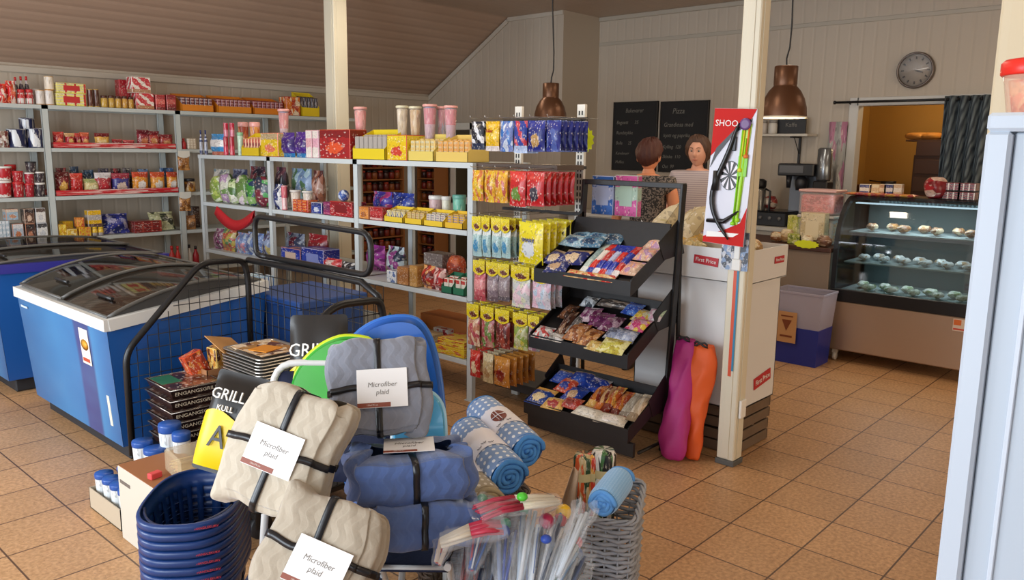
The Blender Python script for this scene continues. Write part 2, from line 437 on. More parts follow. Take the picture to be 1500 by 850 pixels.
# made-up ceiling fixtures, unseen above the frame, added to fill the shop with light
for fx_, fy_, pw in ((3.4, 2.9, 17), (5.9, 2.6, 13), (2.2, 5.2, 17), (4.6, 5.6, 16), (1.2, .6, 7), (6.6, .6, 9)):
    t = thing('ceiling_fill_light', 'added long white ceiling fill light above x%d' % 0, 'ceiling light', (fx_, fy_, ZC-.07))
    t['label'] = 'added unseen ceiling fill light over the shop floor'; t['group'] = 'added ceiling fill lights'
    b = MB(); b.bx(-.62, .62, -.09, .09, .02, .07, .004); b.build('housing', mat('e0ddd4', .4), t)
    b = MB(); b.bx(-.60, .60, -.08, .08, 0, .018, .004); b.build('diffuser', mat('fff0d8', .4, emit=1.2), t)
    l = area('added_tube_light', (0, 0, -.012), (0, 0, 0), 1.2, .16, pw, (1, .86, .68)); l.parent = t

# ------------------------------------------------------------------ posts that carry the roof
def post(x0, y0, w, label, z0=0):
    t = thing('roof_post', label, 'post', (x0, y0, 0))
    b = MB(); b.bx(-w/2, w/2, -w/2, w/2, .03, ZC, .006)
    b.bx(-w/2-.004, -w/2, -w/2+.03, w/2-.03, .04, ZC-.01, .001); b.bx(-w/2+.03, w/2-.03, -w/2-.004, -w/2, .04, ZC-.01, .001)
    b.build('shaft', mat('d9d2bd', .45), t)
    b = MB(); b.bx(-w/2-.005, w/2+.005, -w/2-.005, w/2+.005, 0, .03, .003); b.build('foot_plate', mat('5a5a58', .6), t)
    return t
WP = .10
c = onx(485, 100, 4.5)
post(4.50+.06, c.y, .15, 'square cream roof post rising behind the middle candy rack')
pk = post(3.90, 1.925, WP, 'slim white roof post with the toy set hanging on it')
b = MB(); b.bx(-.056, -.0535, -.008, .010, .50, 1.07); b.build('stripe', mat('d2512f', .4), pk)
b = MB(); b.bx(-.056, -.0535, -.020, -.008, .53, 1.07); b.build('stripe', mat('2f7fa6', .4), pk)
b = MB(); b.bx(-.07, -.053, -.03, .02, 1.07, 1.13, .004); b.bx(-.065, -.053, -.02, .012, 1.13, 1.28, .004); b.build('bracket', mat('e4e4e0', .4), pk)
b = MB(); b.bx(-.03, .03, -.068, -.052, .27, .37, .004); b.build('socket', mat('ecebe6', .4), pk)
# ------------------------------------------------------------------ steel racks
STEEL = mat('bcc3c0', .45, 0, 'grey_steel', bump=.15, bscale=8)
STEELB = mat('c6cdce', .42, 0, 'pale_steel', bump=.15, bscale=8)
def rack(label, loc, rz, xs, d, zs, h, m, wp=.055, back=None, skip=()):
    """xs post positions along local x; front at local y=0, back at y=d; shelves at heights zs"""
    t = thing('shelving_rack', label, 'shelving', loc, rz)
    for x in xs:
        for y in (0, d-wp):
            b = MB(); b.bx(x-wp/2, x+wp/2, y, y+.004, 0, h, .001); b.bx(x-wp/2, x-wp/2+.004, y, y+.03, 0, h, .001); b.bx(x+wp/2-.004, x+wp/2, y, y+.03, 0, h, .001)
            b.bx(x-wp/2-.01, x+wp/2+.01, y-.01, y+.05, 0, .006)
            b.build('upright', m, t)
    for i in range(len(xs)-1):
        for j, z in enumerate(zs):
            if (i, j) in skip: continue
            b = MB(); b.bx(xs[i]+wp/2, xs[i+1]-wp/2, .004, d-.004, z-.006, z, 0); b.bx(xs[i]+wp/2, xs[i+1]-wp/2, .0, .012, z-.034, z, .002)
            b.bx(xs[i]+wp/2, xs[i+1]-wp/2, d-.012, d, z-.034, z, .002)
            if z == zs[-1] and abs(z-h) < .01: b.bx(xs[i]-wp/2, xs[i+1]+wp/2, -.004, .002, z-.034, z+.001, .001)
            b.build('shelf', m, t)
        if back:
            b = MB(); b.bx(xs[i], xs[i+1], d+.001, d+.006, .1, h-.01); b.build('back_panel', back, t)
    return t
# rack along the left wall: local x = world X
WRY = 7.947
WX = [1.38, 2.58, 3.78, 4.98, 6.0]
WZ = [.42, .818, 1.20, 1.63, 2.005]
rack('long grey steel shelving rack along the left wall under the sloping ceiling', (0, WRY, 0), 0, WX, .43, WZ, 2.005, STEEL)
# middle rack: local x = -(world Y)
MRX = 3.663
MY = [7.305, 6.108, 4.916, 3.706]
MZ = [.275, .705, 1.148, 1.585]
rack('pale steel shelving rack in the middle of the shop carrying sweets', (MRX, 0, 0), R(-90), [-y for y in MY], .58, MZ, 1.585, STEELB)

# ------------------------------------------------------------------ hanging section at the near end of the middle rack
HX = 4.0
t = thing('peg_rack', 'white slotted uprights and hooks for hanging bags at the near end of the middle rack', 'rack', (HX, 0, 0))
for x_, y_ in ((761, 156), (853, 153)):
    p = onx(x_, y_, HX); b = MB(); b.bx(-.012, .012, p.y-.03, p.y+.03, 0, 1.95, .002)
    u = b.build('upright', mat('e4e1d8', .45), t)
    s_ = MB()
    for k in range(48): s_.bx(-.0135, -.0115, p.y-.016, p.y-.006, .1+k*.038, .125+k*.038); s_.bx(-.0135, -.0115, p.y+.006, p.y+.016, .1+k*.038, .125+k*.038)
    s_.build('slots', mat('3a3a3a', .7), u)
b = MB(); b.bx(-.10, .25, 3.02, 3.70, .06, .12, .004); b.build('foot', mat('39383a', .5), t)
HZ = [1.84, 1.548, 1.262, .99, .705, .405]   # header height of the six levels of hooks
for i, z in enumerate(HZ):
    b = MB(); b.bx(-.04, -.012, 3.02, 3.70, z+.012, z+.032, .002); b.build('cross_bar', mat('2c2a2c', .5), t)
b = MB(); b.bx(-.30, -.04, 3.02, 3.69, 1.555, 1.585, .002); b.build('shelf', mat('5a4a40', .6), t)

# ------------------------------------------------------------------ ice cream chest freezers (curved sliding glass lids)
ICEBLUE = None
def freezer_skin():
    m, nt, b = nm('freezer_film'); N = nt.nodes.new; L = nt.links.new
    tc = N('ShaderNodeTexCoord'); s = N('ShaderNodeSeparateXYZ'); L(tc.outputs['UV'], s.inputs[0])
    cr = N('ShaderNodeValToRGB'); e = cr.color_ramp; e.interpolation = 'LINEAR'
    st = [(0, '1f5791'), (.42, '2f77b0'), (.64, '2b6ba6'), (.665, '372a72'), (.80, '33286c'), (.825, '3c7fb4'), (.9, '2c6aa4'), (1, '1d4f8a')]
    e.elements[0].position = 0; e.elements[0].color = lin(st[0][1]); e.elements[1].position = 1; e.elements[1].color = lin(st[-1][1])
    for p, c in st[1:-1]:
        k = e.elements.new(p); k.color = lin(c)
    L(s.outputs[0], cr.inputs[0])
    n = N('ShaderNodeTexNoise'); n.inputs['Scale'].default_value = 3; L(tc.outputs['UV'], n.inputs['Vector'])
    mx = N('ShaderNodeMix'); mx.data_type = 'RGBA'; mm = N('ShaderNodeMath'); mm.operation = 'MULTIPLY'; mm.inputs[1].default_value = .35; L(n.outputs['Fac'], mm.inputs[0]); L(mm.outputs[0], mx.inputs[0])
    L(cr.outputs[0], mx.inputs[6]); mx.inputs[7].default_value = lin('5ba0cf'); L(mx.outputs[2], b.inputs['Base Color'])
    b.inputs['Roughness'].default_value = .3
    return m
SKIN = freezer_skin()
def chest(label, x0, x1, y0, y1, zf, zr, rimm, group=None, base=.10, sticker=True, bulge=.075):
    """front face (long) looks to -X, from y0..y1; rim height rises from zf (front) to zr (rear)"""
    t = thing('chest_freezer', label, 'freezer', (x0, (y0+y1)/2, 0)); Lx = x1-x0; hy = (y1-y0)/2
    b = MB()
    # tapered body: bottom a little inset
    bi = .05
    def ring(xa, xb, ya, yb, za, zb): return [(xa, ya, za), (xb, ya, zb), (xb, yb, zb), (xa, yb, za)]
    i = b.vs([(bi, hy-.03, base), (bi, -hy+.03, base), (0, -hy, zf-.06), (0, hy, zf-.06)])
    b.face((i, i+1, i+2, i+3), [(0, 0), (1, 0), (1, 1), (0, 1)]);
    b.build('front_film', SKIN, t)
    b = MB()
    i = b.vs(ring(bi+.002, Lx-bi, -hy+.03, hy-.03, base, base)+ring(.002, Lx, -hy, hy, zf-.06, zr-.06))
    for f in ((3, 2, 1, 0), (0, 1, 5, 4), (1, 2, 6, 5), (2, 3, 7, 6)): b.face([i+k for k in f])
    b.build('body', mat('1c56a0', .35, bump=.03), t)
    b = MB(); b.bx(.10, Lx-.10, -hy+.08, hy-.08, .0, base, .01); b.build('plinth', mat('262629', .7), t)
    b = MB(); zl = zf-.16; i = b.vs([(.05, -hy+.05, zl), (Lx-.05, -hy+.05, zl), (Lx-.05, hy-.05, zl), (.05, hy-.05, zl), (.05, -hy+.05, zf-.03), (Lx-.05, -hy+.05, zr-.03), (Lx-.05, hy-.05, zr-.03), (.05, hy-.05, zf-.03)])
    for f in ((0, 1, 2, 3), (0, 4, 5, 1), (1, 5, 6, 2), (2, 6, 7, 3), (3, 7, 4, 0)): b.face([i+k for k in f])
    b.build('liner', mat('b0aca8', .5), t)
    # rim
    b = MB(); rw = .05
    def bar(p, q, w=.05, hgt=.06):
        p = Vector(p); q = Vector(q); d = q-p; a = d.normalized(); side = a.cross(Vector((0, 0, 1))).normalized(); upv = side.cross(a)
        i = b.vs([p+side*sx*w/2+upv*sz*hgt/2 for sx, sz in ((-1, -1), (1, -1), (1, 1), (-1, 1))]+[q+side*sx*w/2+upv*sz*hgt/2 for sx, sz in ((-1, -1), (1, -1), (1, 1), (-1, 1))])
        for f in ((0, 1, 2, 3), (7, 6, 5, 4), (0, 4, 5, 1), (1, 5, 6, 2), (2, 6, 7, 3), (3, 7, 4, 0)): b.face([i+k for k in f][::-1])
    o = .012
    bar((-o+.02, -hy-o+.02, zf-.03), (Lx+o-.02, -hy-o+.02, zr-.03)); bar((-o+.02, hy+o-.02, zf-.03), (Lx+o-.02, hy+o-.02, zr-.03))
    bar((-o+.02, -hy-o, zf-.03), (-o+.02, hy+o, zf-.03)); bar((Lx+o-.02, -hy-o, zr-.03), (Lx+o-.02, hy+o, zr-.03))
    b.build('rim', rimm, t)
    # two curved sliding glass lids; arc across x
    def arc(u): return Vector((.02+u*(Lx-.04), 0, zf+(zr-zf)*u+bulge*math.sin(math.pi*min(1, u*1.0))**.8+.004))
    for k, (ya, yb, dz) in enumerate(((-hy+.02, .03, 0), (-.03, hy-.02, .014))):
        b = MB(); b.grid(lambda u, v: arc(u)+Vector((0, ya+(yb-ya)*v, dz)), 18, 2, flip=False)
        g = b.build('glass_lid', glass('9a938a', .30), t)
        f = MB()
        for yy in (ya+.008, yb-.008): f.tube([arc(u/18)+Vector((0, yy, dz)) for u in range(19)], .010, 6)
        f.tube([arc(0)+Vector((0, ya, dz)), arc(0)+Vector((0, yb, dz))], .009, 6); f.tube([arc(1)+Vector((0, ya, dz)), arc(1)+Vector((0, yb, dz))], .009, 6)
        f.build('lid_frame', mat('585652', .4), g)
        h = MB(); h.tube([arc(.12)+Vector((0, ya+.2, dz+.012)), arc(.12)+Vector((0, (ya+yb)/2+.05, dz+.012))], .010, 6); h.build('handle', mat('1c1c1e', .4), g)
    for yy in (-hy+.03, hy-.03):
        b = MB(); b.grid(lambda u, v: Vector((arc(u).x, yy, (zf+(zr-zf)*u-.005)+(arc(u).z-(zf+(zr-zf)*u)+.005)*v)), 16, 1)
        b.build('lid_cheek', mat('3b3a3a', .5), t)
    # inside: dark well and the ice cream boxes are seen through the glass
    return t, Lx, hy
F1, LX1, HY1 = chest('blue ice cream chest freezer with white rim beside the black mesh cart', 1.56, 2.46, 4.19, 5.56, .80, .90, mat('d6d6d2', .35), None)
p = MB(); p.box((-.004+.0215*0, 0, 0), (.003, .12, .20), .001)
st = p.build('sticker', mat('e6ddd0', .5), F1); st.location = (.012, -HY1+.335, .60); st.rotation_euler = (0, R(-4), 0)
p = MB(); p.lathe([(.0, -.001), (.035, 0), (.0, .002)], 12, sx=.9, sy=1.5); s2 = p.build('picture', mat('e0a030', .5), st); s2.location = (-.006, 0, .01); s2.rotation_euler = (0, R(-90), 0)
p = MB(); p.box((0, 0, 0), (.003, .09, .02), .001); s2 = p.build('print', mat('b84a30', .5), st); s2.location = (-.0065, 0, -.075)
p = MB(); p.box((0, 0, 0), (.004, .03, .17), .003); s2 = p.build('lolly_stick', mat('e9dfc8', .5), F1); s2.location = (.036, -HY1+.135, .28); s2.rotation_euler = (0, R(-4), 0)
p = MB(); p.box((0, 0, 0), (.003, .11, .012)); s2 = p.build('maker_plate', mat('c9d8e4', .4), F1); s2.location = (-.003, HY1-.12, .69)
for i in range(14):
    x = 1.68+(i//7)*.36; y = 4.34+(i % 7)*.165
    b = MB(); b.box((0, 0, .04), (.30, .145, .08), .008); o = b.build('ice_cream_box', prn(*[('8a4a3a', 'd8d0c8', '5a4030'), ('b09080', '705040', 'e0d8d0')][i % 2], 'blotch', i % 3)); o.location = (x+.10, y, .642)
    tag(o, ['brown', 'pale brown'][i % 2]+' ice cream box under the curved lid, %s from the sticker end, %s row' % (ORD[i % 7+1], ['front', 'rear'][i//7]), 'ice cream box', 'ice cream boxes in the near freezer')
F2, LX2, HY2 = chest('dark blue ice cream chest freezer with purple rim, in front of the wall rack', 1.53, 2.68, 5.95, 7.25, .89, .87, mat('35348c', .35), None, bulge=.03)
for i in range(12):
    x = 1.66+(i//6)*.52; y = 6.12+(i % 6)*.18
    b = MB(); b.box((0, 0, .02), (.46, .165, .04), .008); o = b.build('ice_cream_box', prn('b02a30', 'e0c8c0', '602028', 'rows', i % 3)); o.location = (x+.20, y, .732)
    tag(o, 'red ice cream box under the flat lid of the far freezer, %s along, %s row' % (ORD[i % 6+1], ['front', 'rear'][i//6]), 'ice cream box', 'ice cream boxes in the far freezer')

# ------------------------------------------------------------------ counter, display case, back counter
CX = 6.5
b = MB(); t = thing('shop_counter', 'grey brown counter front beside the glass display case, dark wooden top', 'counter', (CX, 3.6, 0))
b.bx(0, .58, -1.16, 1.2, 0, .885, .004); b.build('body', mat('8a7a6c', .55, bump=.05), t)
b = MB(); b.bx(-.03, .6, -1.17, 1.22, .885, .92, .005); b.build('worktop', mat('4a2c20', .35, bump=.05), t)
cy0, cy1 = 1.33, 2.42
t = thing('display_case', 'curved glass refrigerated display case with brushed steel base on casters', 'display case', (CX, (cy0+cy1)/2, 0)); hy = (cy1-cy0)/2
D = .70; zb, zg0, zt = .10, .53, 1.335
steel = mat('b39a86', .33, .55, 'brushed_steel', bump=.06, bscale=14)
b = MB(); b.bx(0, D, -hy, hy, zb, .50, .008); b.build('base', steel, t)
for x_, y_ in ((.06, -hy+.06), (.06, hy-.06), (D-.06, -hy+.06), (D-.06, hy-.06)):
    b = MB(); b.bx(-.02, .02, -.02, .02, .06, .1, .002); b.lathe([(.0, -.013), (.03, -.013), (.035, -.006), (.035, .006), (.03, .013), (0, .013)], 16, c=(0, 0, .035), T=Matrix.Rotation(R(90), 3, 'X'))
    o = b.build('caster', mat('c9c7c2', .4), t); o.location = (x_, y_, 0)
# side cheeks with the curved front outline
prof = [(0, .50), (0, .92)]
for k in range(11):
    a = k/10*R(80); prof.append((.34-.34*math.cos(a), .92+(zt-.92)*math.sin(a)/math.sin(R(80))))
prof += [(D, zt), (D, .50)]
inner = [(.03, .56), (.03, .92)]+[(.34-.30*math.cos(k/10*R(78)), .92+(zt-.96)*math.sin(k/10*R(78))/math.sin(R(78))) for k in range(11)]+[(D-.05, zt-.05), (D-.05, .56)]
blk = mat('17171a', .3)
for sy in (-1, 1):
    b = MB(); n = len(prof)
    ya = sy*hy; yb = sy*(hy-.035)
    i0 = b.vs([(p[0], ya, p[1]) for p in prof]); i1 = b.vs([(p[0], ya, p[1]) for p in inner]); j0 = b.vs([(p[0], yb, p[1]) for p in prof]); j1 = b.vs([(p[0], yb, p[1]) for p in inner])
    for k in range(n):
        k2 = (k+1) % n
        b.face((i0+k, i0+k2, i1+k2, i1+k)); b.face((j0+k, j1+k, j1+k2, j0+k2)); b.face((i0+k, j0+k, j0+k2, i0+k2)); b.face((i1+k, i1+k2, j1+k2, j1+k))
    b.build('side_frame', blk, t)
    b = MB(); b.prism(inner, ya-sy*.015, ya-sy*.019); b.build('side_glass', glass('b8c4c4', .1), t)
gp = prof[1:-2]
b = MB()
pts = [(p[0], p[1]) for p in prof[:-2]]
for k in range(len(pts)-1):
    i = b.vs([(pts[k][0]+.004, -hy+.035, pts[k][1]), (pts[k][0]+.004, hy-.035, pts[k][1]), (pts[k+1][0]+.004, hy-.035, pts[k+1][1]), (pts[k+1][0]+.004, -hy+.035, pts[k+1][1])]); b.face((i, i+3, i+2, i+1), sm=True)
b.build('curved_glass', glass('aebcbc', .13), t)
b = MB(); b.bx(-.004, .03, -hy, hy, .50, .60, .004); b.build('trim_frame', blk, t); b = MB(); b.bx(.30, D, -hy, hy, zt-.03, zt, .004); b.build('top_frame', blk, t)
for xa_, za_, zb2_ in ((.03, .56, .585), (.14, .80, .812), (.20, 1.04, 1.052)): b = MB(); b.bx(xa_, D-.05, -hy+.04, hy-.04, za_, zb2_, .002); b.build('shelf', mat('a8b4b6', .25), t)
b = MB(); b.bx(D-.05, D-.03, -hy, hy, .5, zt-.03, .002); b.build('back_wall', mat('5f6a6c', .3), t)
b = MB()
for z in (1.285,): b.bx(.24, .30, -hy+.06, hy-.06, z-.01, z)
b.build('lamp_tube', mat('dfeeff', .4, emit=1.6), t)
for z_, pw in ((1.27, 7), (1.03, 2.5), (.79, 2.5)):
    l = area('case_light', (.33, 0, z_), (0, 0, 0), .1, .9, pw, (.85, .95, 1)); l.parent = t
b = MB()
for k in range(26): yv = -hy+.10+k*(2*hy-.34)/25; b.bx(.27, .45, yv-.006, yv+.006, zt-.045, zt-.031)
b.build('vent_slats', mat('9fb8c0', .3), t)
b = MB(); b.box((0, 0, 0), (.003, .12, .09), .001); st = b.build('price_sticker', mat('d8c8b8', .5), t); st.location = (-.003, -hy+.06+.05, .44)
b = MB(); b.box((0, 0, 0), (.002, .05, .04)); s2 = b.build('picture', mat('d06a2a', .5), st); s2.location = (-.002, .03, .02)
b = MB(); b.box((0, 0, 0), (.002, .11, .012)); s2 = b.build('print', mat('c4402c', .5), st); s2.location = (-.002, 0, -.03)
# pastries and filled rolls in wrap, in the case
n = 0
for z, cnt, xr, dsc in ((.588, 10, (.10, .5), 'bottom'), (.814, 11, (.2, .5), 'middle'), (1.054, 7, (.26, .48), 'top')):
    for k in range(cnt):
        y = cy0+.12+(k+.5)*(cy1-cy0-.24)/cnt; b = MB()
        w, d_, h = .085, .15, .05 if z < 1 else .06
        def fn(u, v, w=w, d_=d_, h=h): 
            a = u*2*math.pi; bb = v*math.pi
            return Vector((d_/2*math.cos(bb), w/2*math.cos(a)*math.sin(bb)*(1+.1*math.sin(5*bb)), h/2+h/2*math.sin(a)*math.sin(bb)*(1+.15*math.sin(7*a))))
        b.grid(fn, 12, 8, flip=True)
        o = b.build('wrapped_roll', prn(*[('cdd6c4', '8fa070', 'e8e4dc'), ('d6d8dc', 'b09070', 'f2f0ee'), ('9c6a4a', 'c08a5a', 'd8c0a0')][0 if z < .6 else (1 if z < 1 else 2)], 'blotch', k % 4))
        o.location = (CX+xr[0]+(.12 if k % 2 else 0)+.06, y, z+.006); o.rotation_euler = (0, 0, rnd.uniform(-.4, .4))
        tag(o, '%s wrapped roll, display case %s shelf, %s from its left' % (['pale green', 'white and tan', 'brown'][0 if z < .6 else (1 if z < 1 else 2)], dsc, ORD[cnt-k]), 'sandwich roll', 'rolls in the display case')

# white storage freezer at the right edge
x0 = 1.1; yl = onx(1447, 165, x0).y; zt_ = onx(1447, 165, x0).z
t = thing('upright_freezer', 'tall white freezer cabinet close on the right edge', 'freezer', (x0, yl, 0))
b = MB(); b.bx(.02, .66, -.62, 0, .04, zt_, .012); b.build('cabinet', mat('b2bcc8', .4), t)
b = MB(); yi = -.028
b.bx(0, .02, -.62, 0, zt_-.022, zt_, .004); b.bx(0, .02, yi, 0, .05, zt_-.022, .004); b.bx(0, .02, -.62, -.592, .05, zt_-.022, .004); b.bx(0, .02, -.592, yi, .05, .09, .004)
b.build('door_frame', mat('b9c3cf', .4), t)
b = MB(); b.bx(.010, .0195, -.591, yi-.001, .091, zt_-.023, .002); b.build('door_panel', mat('b0bbc7', .4), t)
b = MB(); b.bx(.006, .0105, -.062, -.056, .10, zt_-.03, .0015); b.bx(.006, .0105, -.58, -.056, zt_-.036, zt_-.030, .0015); b.build('seal', mat('c3ccd8', .4), t)
b = MB(); 
for x_, y_ in ((.06, -.56), (.06, -.06), (.6, -.56), (.6, -.06)): b.lathe([(.02, 0), (.02, .04)], 10, c=(x_, y_, 0))
b.build('feet', mat('333333', .6), t)
# tub with red lid on top of it
p = onz(1497, 160, zt_)
t = thing('sweet_tub', 'clear tub with red lid on top of the white freezer at the right', 'tub', (1.25, onx(1531, 150, 1.25).y, zt_))
b = MB(); b.lathe([(.040, .0), (.042, .004), (.050, .052), (.051, .056)], 28); b.build('tub', clear('e8c0a8', .45), t)
b = MB(); b.lathe([(.0525, .052), (.054, .054), (.054, .068), (.05, .072), (0, .072)], 28); b.build('lid', mat('d8281c', .35), t)
b = MB(); b.lathe([(.036, .004), (.044, .046), (.0, .05)], 20); b.build('sweets', prn('e88060', 'f0b080', 'd83020', 'blotch', 1), t)
# ------------------------------------------------------------------ goods
def bag_mesh(b, w, d, h, seed=0, lie=False, crimp=.028):
    """pillow pack: stands on z=0, front to -y, with crimped seams top and bottom"""
    r_ = random.Random(seed); ph = [r_.uniform(0, 6) for _ in range(6)]
    cr = min(crimp, h*.12)
    def prof(u, v):
        a = max(0, 1-abs(2*u-1)**3.2); zz = (v*h-cr)/(h-2*cr)
        c = max(0, 1-abs(2*min(1, max(0, zz))-1)**2.6)
        t = (a*c)**.62
        if zz <= 0 or zz >= 1: t = 0
        wr = 1+.10*math.sin(9*u+ph[0]+4*v)*math.sin(7*v+ph[1])+.06*math.sin(17*v+ph[2]+6*u)
        return d/2*t*wr
    def X(u, v): return (u-.5)*w*(1-.05*math.sin(math.pi*v)+.012*math.sin(11*v+ph[3]))
    zig = lambda u, v: .002*math.sin(u*60) if v in (0, 1) else 0
    nu, nv = 10, 12
    b.grid(lambda u, v: Vector((X(u, v), -prof(u, v)-.0008, v*h+zig(u, v))), nu, nv)
    b.grid(lambda u, v: Vector((X(u, v), prof(u, v)+.0008, v*h+zig(u, v))), nu, nv, flip=True)
def roundbox(b, w, d, h, bev=.006): b.box((0, 0, h/2), (w, d, h), bev)
MESHC = {}
def kit(kind, w, d, h, m, m2=None, seed=0):
    """list of (part name, mesh) ; first entry is the body"""
    key = (kind, round(w, 3), round(d, 3), round(h, 3), m.name, m2.name if m2 else '', seed % 3)
    if key in MESHC: return MESHC[key]
    out = []
    def add(n, b, mm): out.append((n, b.mesh(n, mm)))
    if kind == 'box':
        b = MB(); roundbox(b, w, d, h, min(.004, h*.1)); add('carton', b, m)
        if m2:
            b = MB(); b.box((0, -d/2-.0008, h*.5), (w*.55, .0012, h*.5), .0004); add('front_label', b, m2)
    elif kind == 'bag':
        b = MB(); bag_mesh(b, w, d, h, seed % 3); add('pouch', b, m)
    elif kind == 'can':
        r_ = w/2; b = MB(); b.lathe([(r_*.92, 0), (r_, h*.02), (r_, h*.04), (r_*.985, h*.06), (r_*.985, h*.94), (r_, h*.96), (r_, h*.985), (r_*.93, h)], 20); add('can', b, m)
        b = MB(); b.lathe([(r_*.9, h*.985), (r_*.9, h*.992), (r_*.5, h*.992), (0, h*.992)], 18, capb=False); b.box((0, -r_*.3, h*.998), (r_*.5, r_*.7, h*.01), .001); add('can_end', b, m2 or mat('c8c8c4', .3, .8))
    elif kind == 'jar':
        r_ = w/2; b = MB(); b.lathe([(r_*.9, 0), (r_, h*.05), (r_, h*.66), (r_*.86, h*.78), (r_*.8, h*.8)], 18); add('jar', b, m)
        b = MB(); b.lathe([(r_*.86, h*.79), (r_*.9, h*.8), (r_*.9, h*.98), (r_*.84, h), (0, h)], 18); add('lid', b, m2)
    elif kind == 'bottle':
        r_ = w/2; b = MB(); b.lathe([(r_*.9, 0), (r_, h*.04), (r_, h*.55), (r_*.8, h*.66), (r_*.42, h*.78), (r_*.36, h*.88)], 16); add('bottle', b, m)
        b = MB(); b.lathe([(r_*.45, h*.86), (r_*.45, h), (0, h)], 14); add('cap', b, m2)
    elif kind == 'tub':
        r_ = w/2; b = MB(); b.lathe([(r_*.78, 0), (r_*.8, h*.03), (r_*.95, h*.86), (r_*.95, h*.88)], 22); add('tub', b, m)
        b = MB(); b.lathe([(r_*.96, h*.86), (r_, h*.88), (r_, h*.97), (r_*.95, h), (0, h)], 22); add('lid', b, m2)
    elif kind == 'cup':
        r_ = w/2; b = MB(); b.lathe([(r_*.7, 0), (r_*.72, h*.02), (r_*.95, h*.92), (r_, h*.94), (r_, h*.97)], 22, capt=False); add('cup', b, clear('f4e4e4', .22))
        b = MB(); b.lathe([(r_*.66, h*.01), (r_*.9, h*.88), (r_*.5, h*.93), (0, h*.93)], 18); add('sweets', b, m)
        b = MB(); b.lathe([(r_*1.0, h*.93), (r_*1.07, h*.94), (r_*1.07, h*.98), (r_*.98, h), (0, h)], 22); add('lid', b, m2)
    elif kind == 'tray':   # display carton, front cut low, back high, packs inside
        t_ = .003; b = MB(); hl = h*.36
        b.bx(-w/2, w/2, -d/2, -d/2+t_, 0, hl); b.bx(-w/2, w/2, d/2-t_, d/2, 0, h); b.bx(-w/2, w/2, -d/2, d/2, 0, t_)
        for s in (-1, 1):
            i = b.vs([(s*w/2, -d/2, 0), (s*w/2, d/2, 0), (s*w/2, d/2, h), (s*w/2, 0, h*.8), (s*w/2, -d/2, hl)]+[(s*(w/2-t_), -d/2, 0), (s*(w/2-t_), d/2, 0), (s*(w/2-t_), d/2, h), (s*(w/2-t_), 0, h*.8), (s*(w/2-t_), -d/2, hl)])
            b.face([i+k for k in range(5)]); b.face([i+9-k for k in range(5)])
            for k in range(5): b.face((i+k, i+5+k, i+5+(k+1) % 5, i+(k+1) % 5))
        add('display_carton', b, m)
        b = MB(); n = max(2, int(round(w/.05)))
        for k in range(n):
            for j in range(2):
                b.box((-w/2+w*(k+.5)/n, -d/2+.02+d*.42*j+d*.15, h*.40+j*h*.06), (w/n*.86, d*.33, h*.72), .006)
        add('packs', b, m2 or m)
    elif kind == 'card':   # hanging bag with header card
        b = MB(); hc = h*.32
        b.M = Matrix.Translation((0, 0, 0)); bag_mesh(b, w, d, h*.74, seed % 3); add('pouch', b, m)
        b = MB(); n = 14; poly = [(-w*.5, h*.68), (-w*.5, h), (w*.5, h), (w*.5, h*.68)]
        poly = [(-w*.5, h), (-w*.5, h*.72)]+[(-w*.5+w*k/8, h*.72-h*.09*math.sin(math.pi*k/8)) for k in range(1, 8)]+[(w*.5, h*.72), (w*.5, h)]
        b.prism(poly, -d/2*.6-.001, -d/2*.6+.001); add('header_card', b, m2)
    elif kind == 'roll':
        b = MB(); b.lathe([(h/2*.94, -w/2), (h/2, -w/2+.004), (h/2, w/2-.004), (h/2*.94, w/2)], 16, c=(0, 0, h/2), T=Matrix.Rotation(R(90), 3, 'Y')); add('roll', b, m)
    elif kind == 'bar':    # flow pack lying on z=0, long side along x
        b = MB(); b.M = Matrix(((0, 0, 1, -w/2), (1, 0, 0, 0), (0, 1, 0, h/2), (0, 0, 0, 1))); bag_mesh(b, d, h, w, seed % 3, crimp=.02); add('bar', b, m)
    elif kind == 'ball':
        b = MB(); b.lathe([(w/2*math.sin(math.pi*k/10), h/2-h/2*math.cos(math.pi*k/10)) for k in range(11)], 18); add('ball', b, m)
    elif kind == 'sack':   # slumped bag lying in a heap
        rr = random.Random(seed % 3); ph = rr.uniform(0, 6)
        b = MB()
        def fn(u, v):
            a = u*2*math.pi; s = math.sin(math.pi*v); rad = s**.55
            k = 1+.09*math.sin(4*a+ph+5*v)+.05*math.sin(9*a+3*v)
            return Vector((w/2*rad*math.cos(a)*k, d/2*rad*math.sin(a)*k, h*(.5-.5*math.cos(math.pi*v))))
        b.grid(fn, 18, 10, flip=False); add('sack', b, m)
    MESHC[key] = out
    return out
KNAME = {'box': 'carton', 'bag': 'sweet_bag', 'can': 'tin_can', 'jar': 'jar', 'bottle': 'bottle', 'tub': 'tub', 'cup': 'candy_cup', 'tray': 'display_box', 'card': 'hanging_bag', 'roll': 'roll', 'bar': 'candy_bar', 'ball': 'ball', 'sack': 'bag'}
KCAT = {'box': 'box', 'bag': 'bag', 'can': 'can', 'jar': 'jar', 'bottle': 'bottle', 'tub': 'tub', 'cup': 'cup', 'tray': 'display box', 'card': 'bag', 'roll': 'roll', 'bar': 'candy bar', 'ball': 'ball', 'sack': 'bag'}
GCOUNT = {}
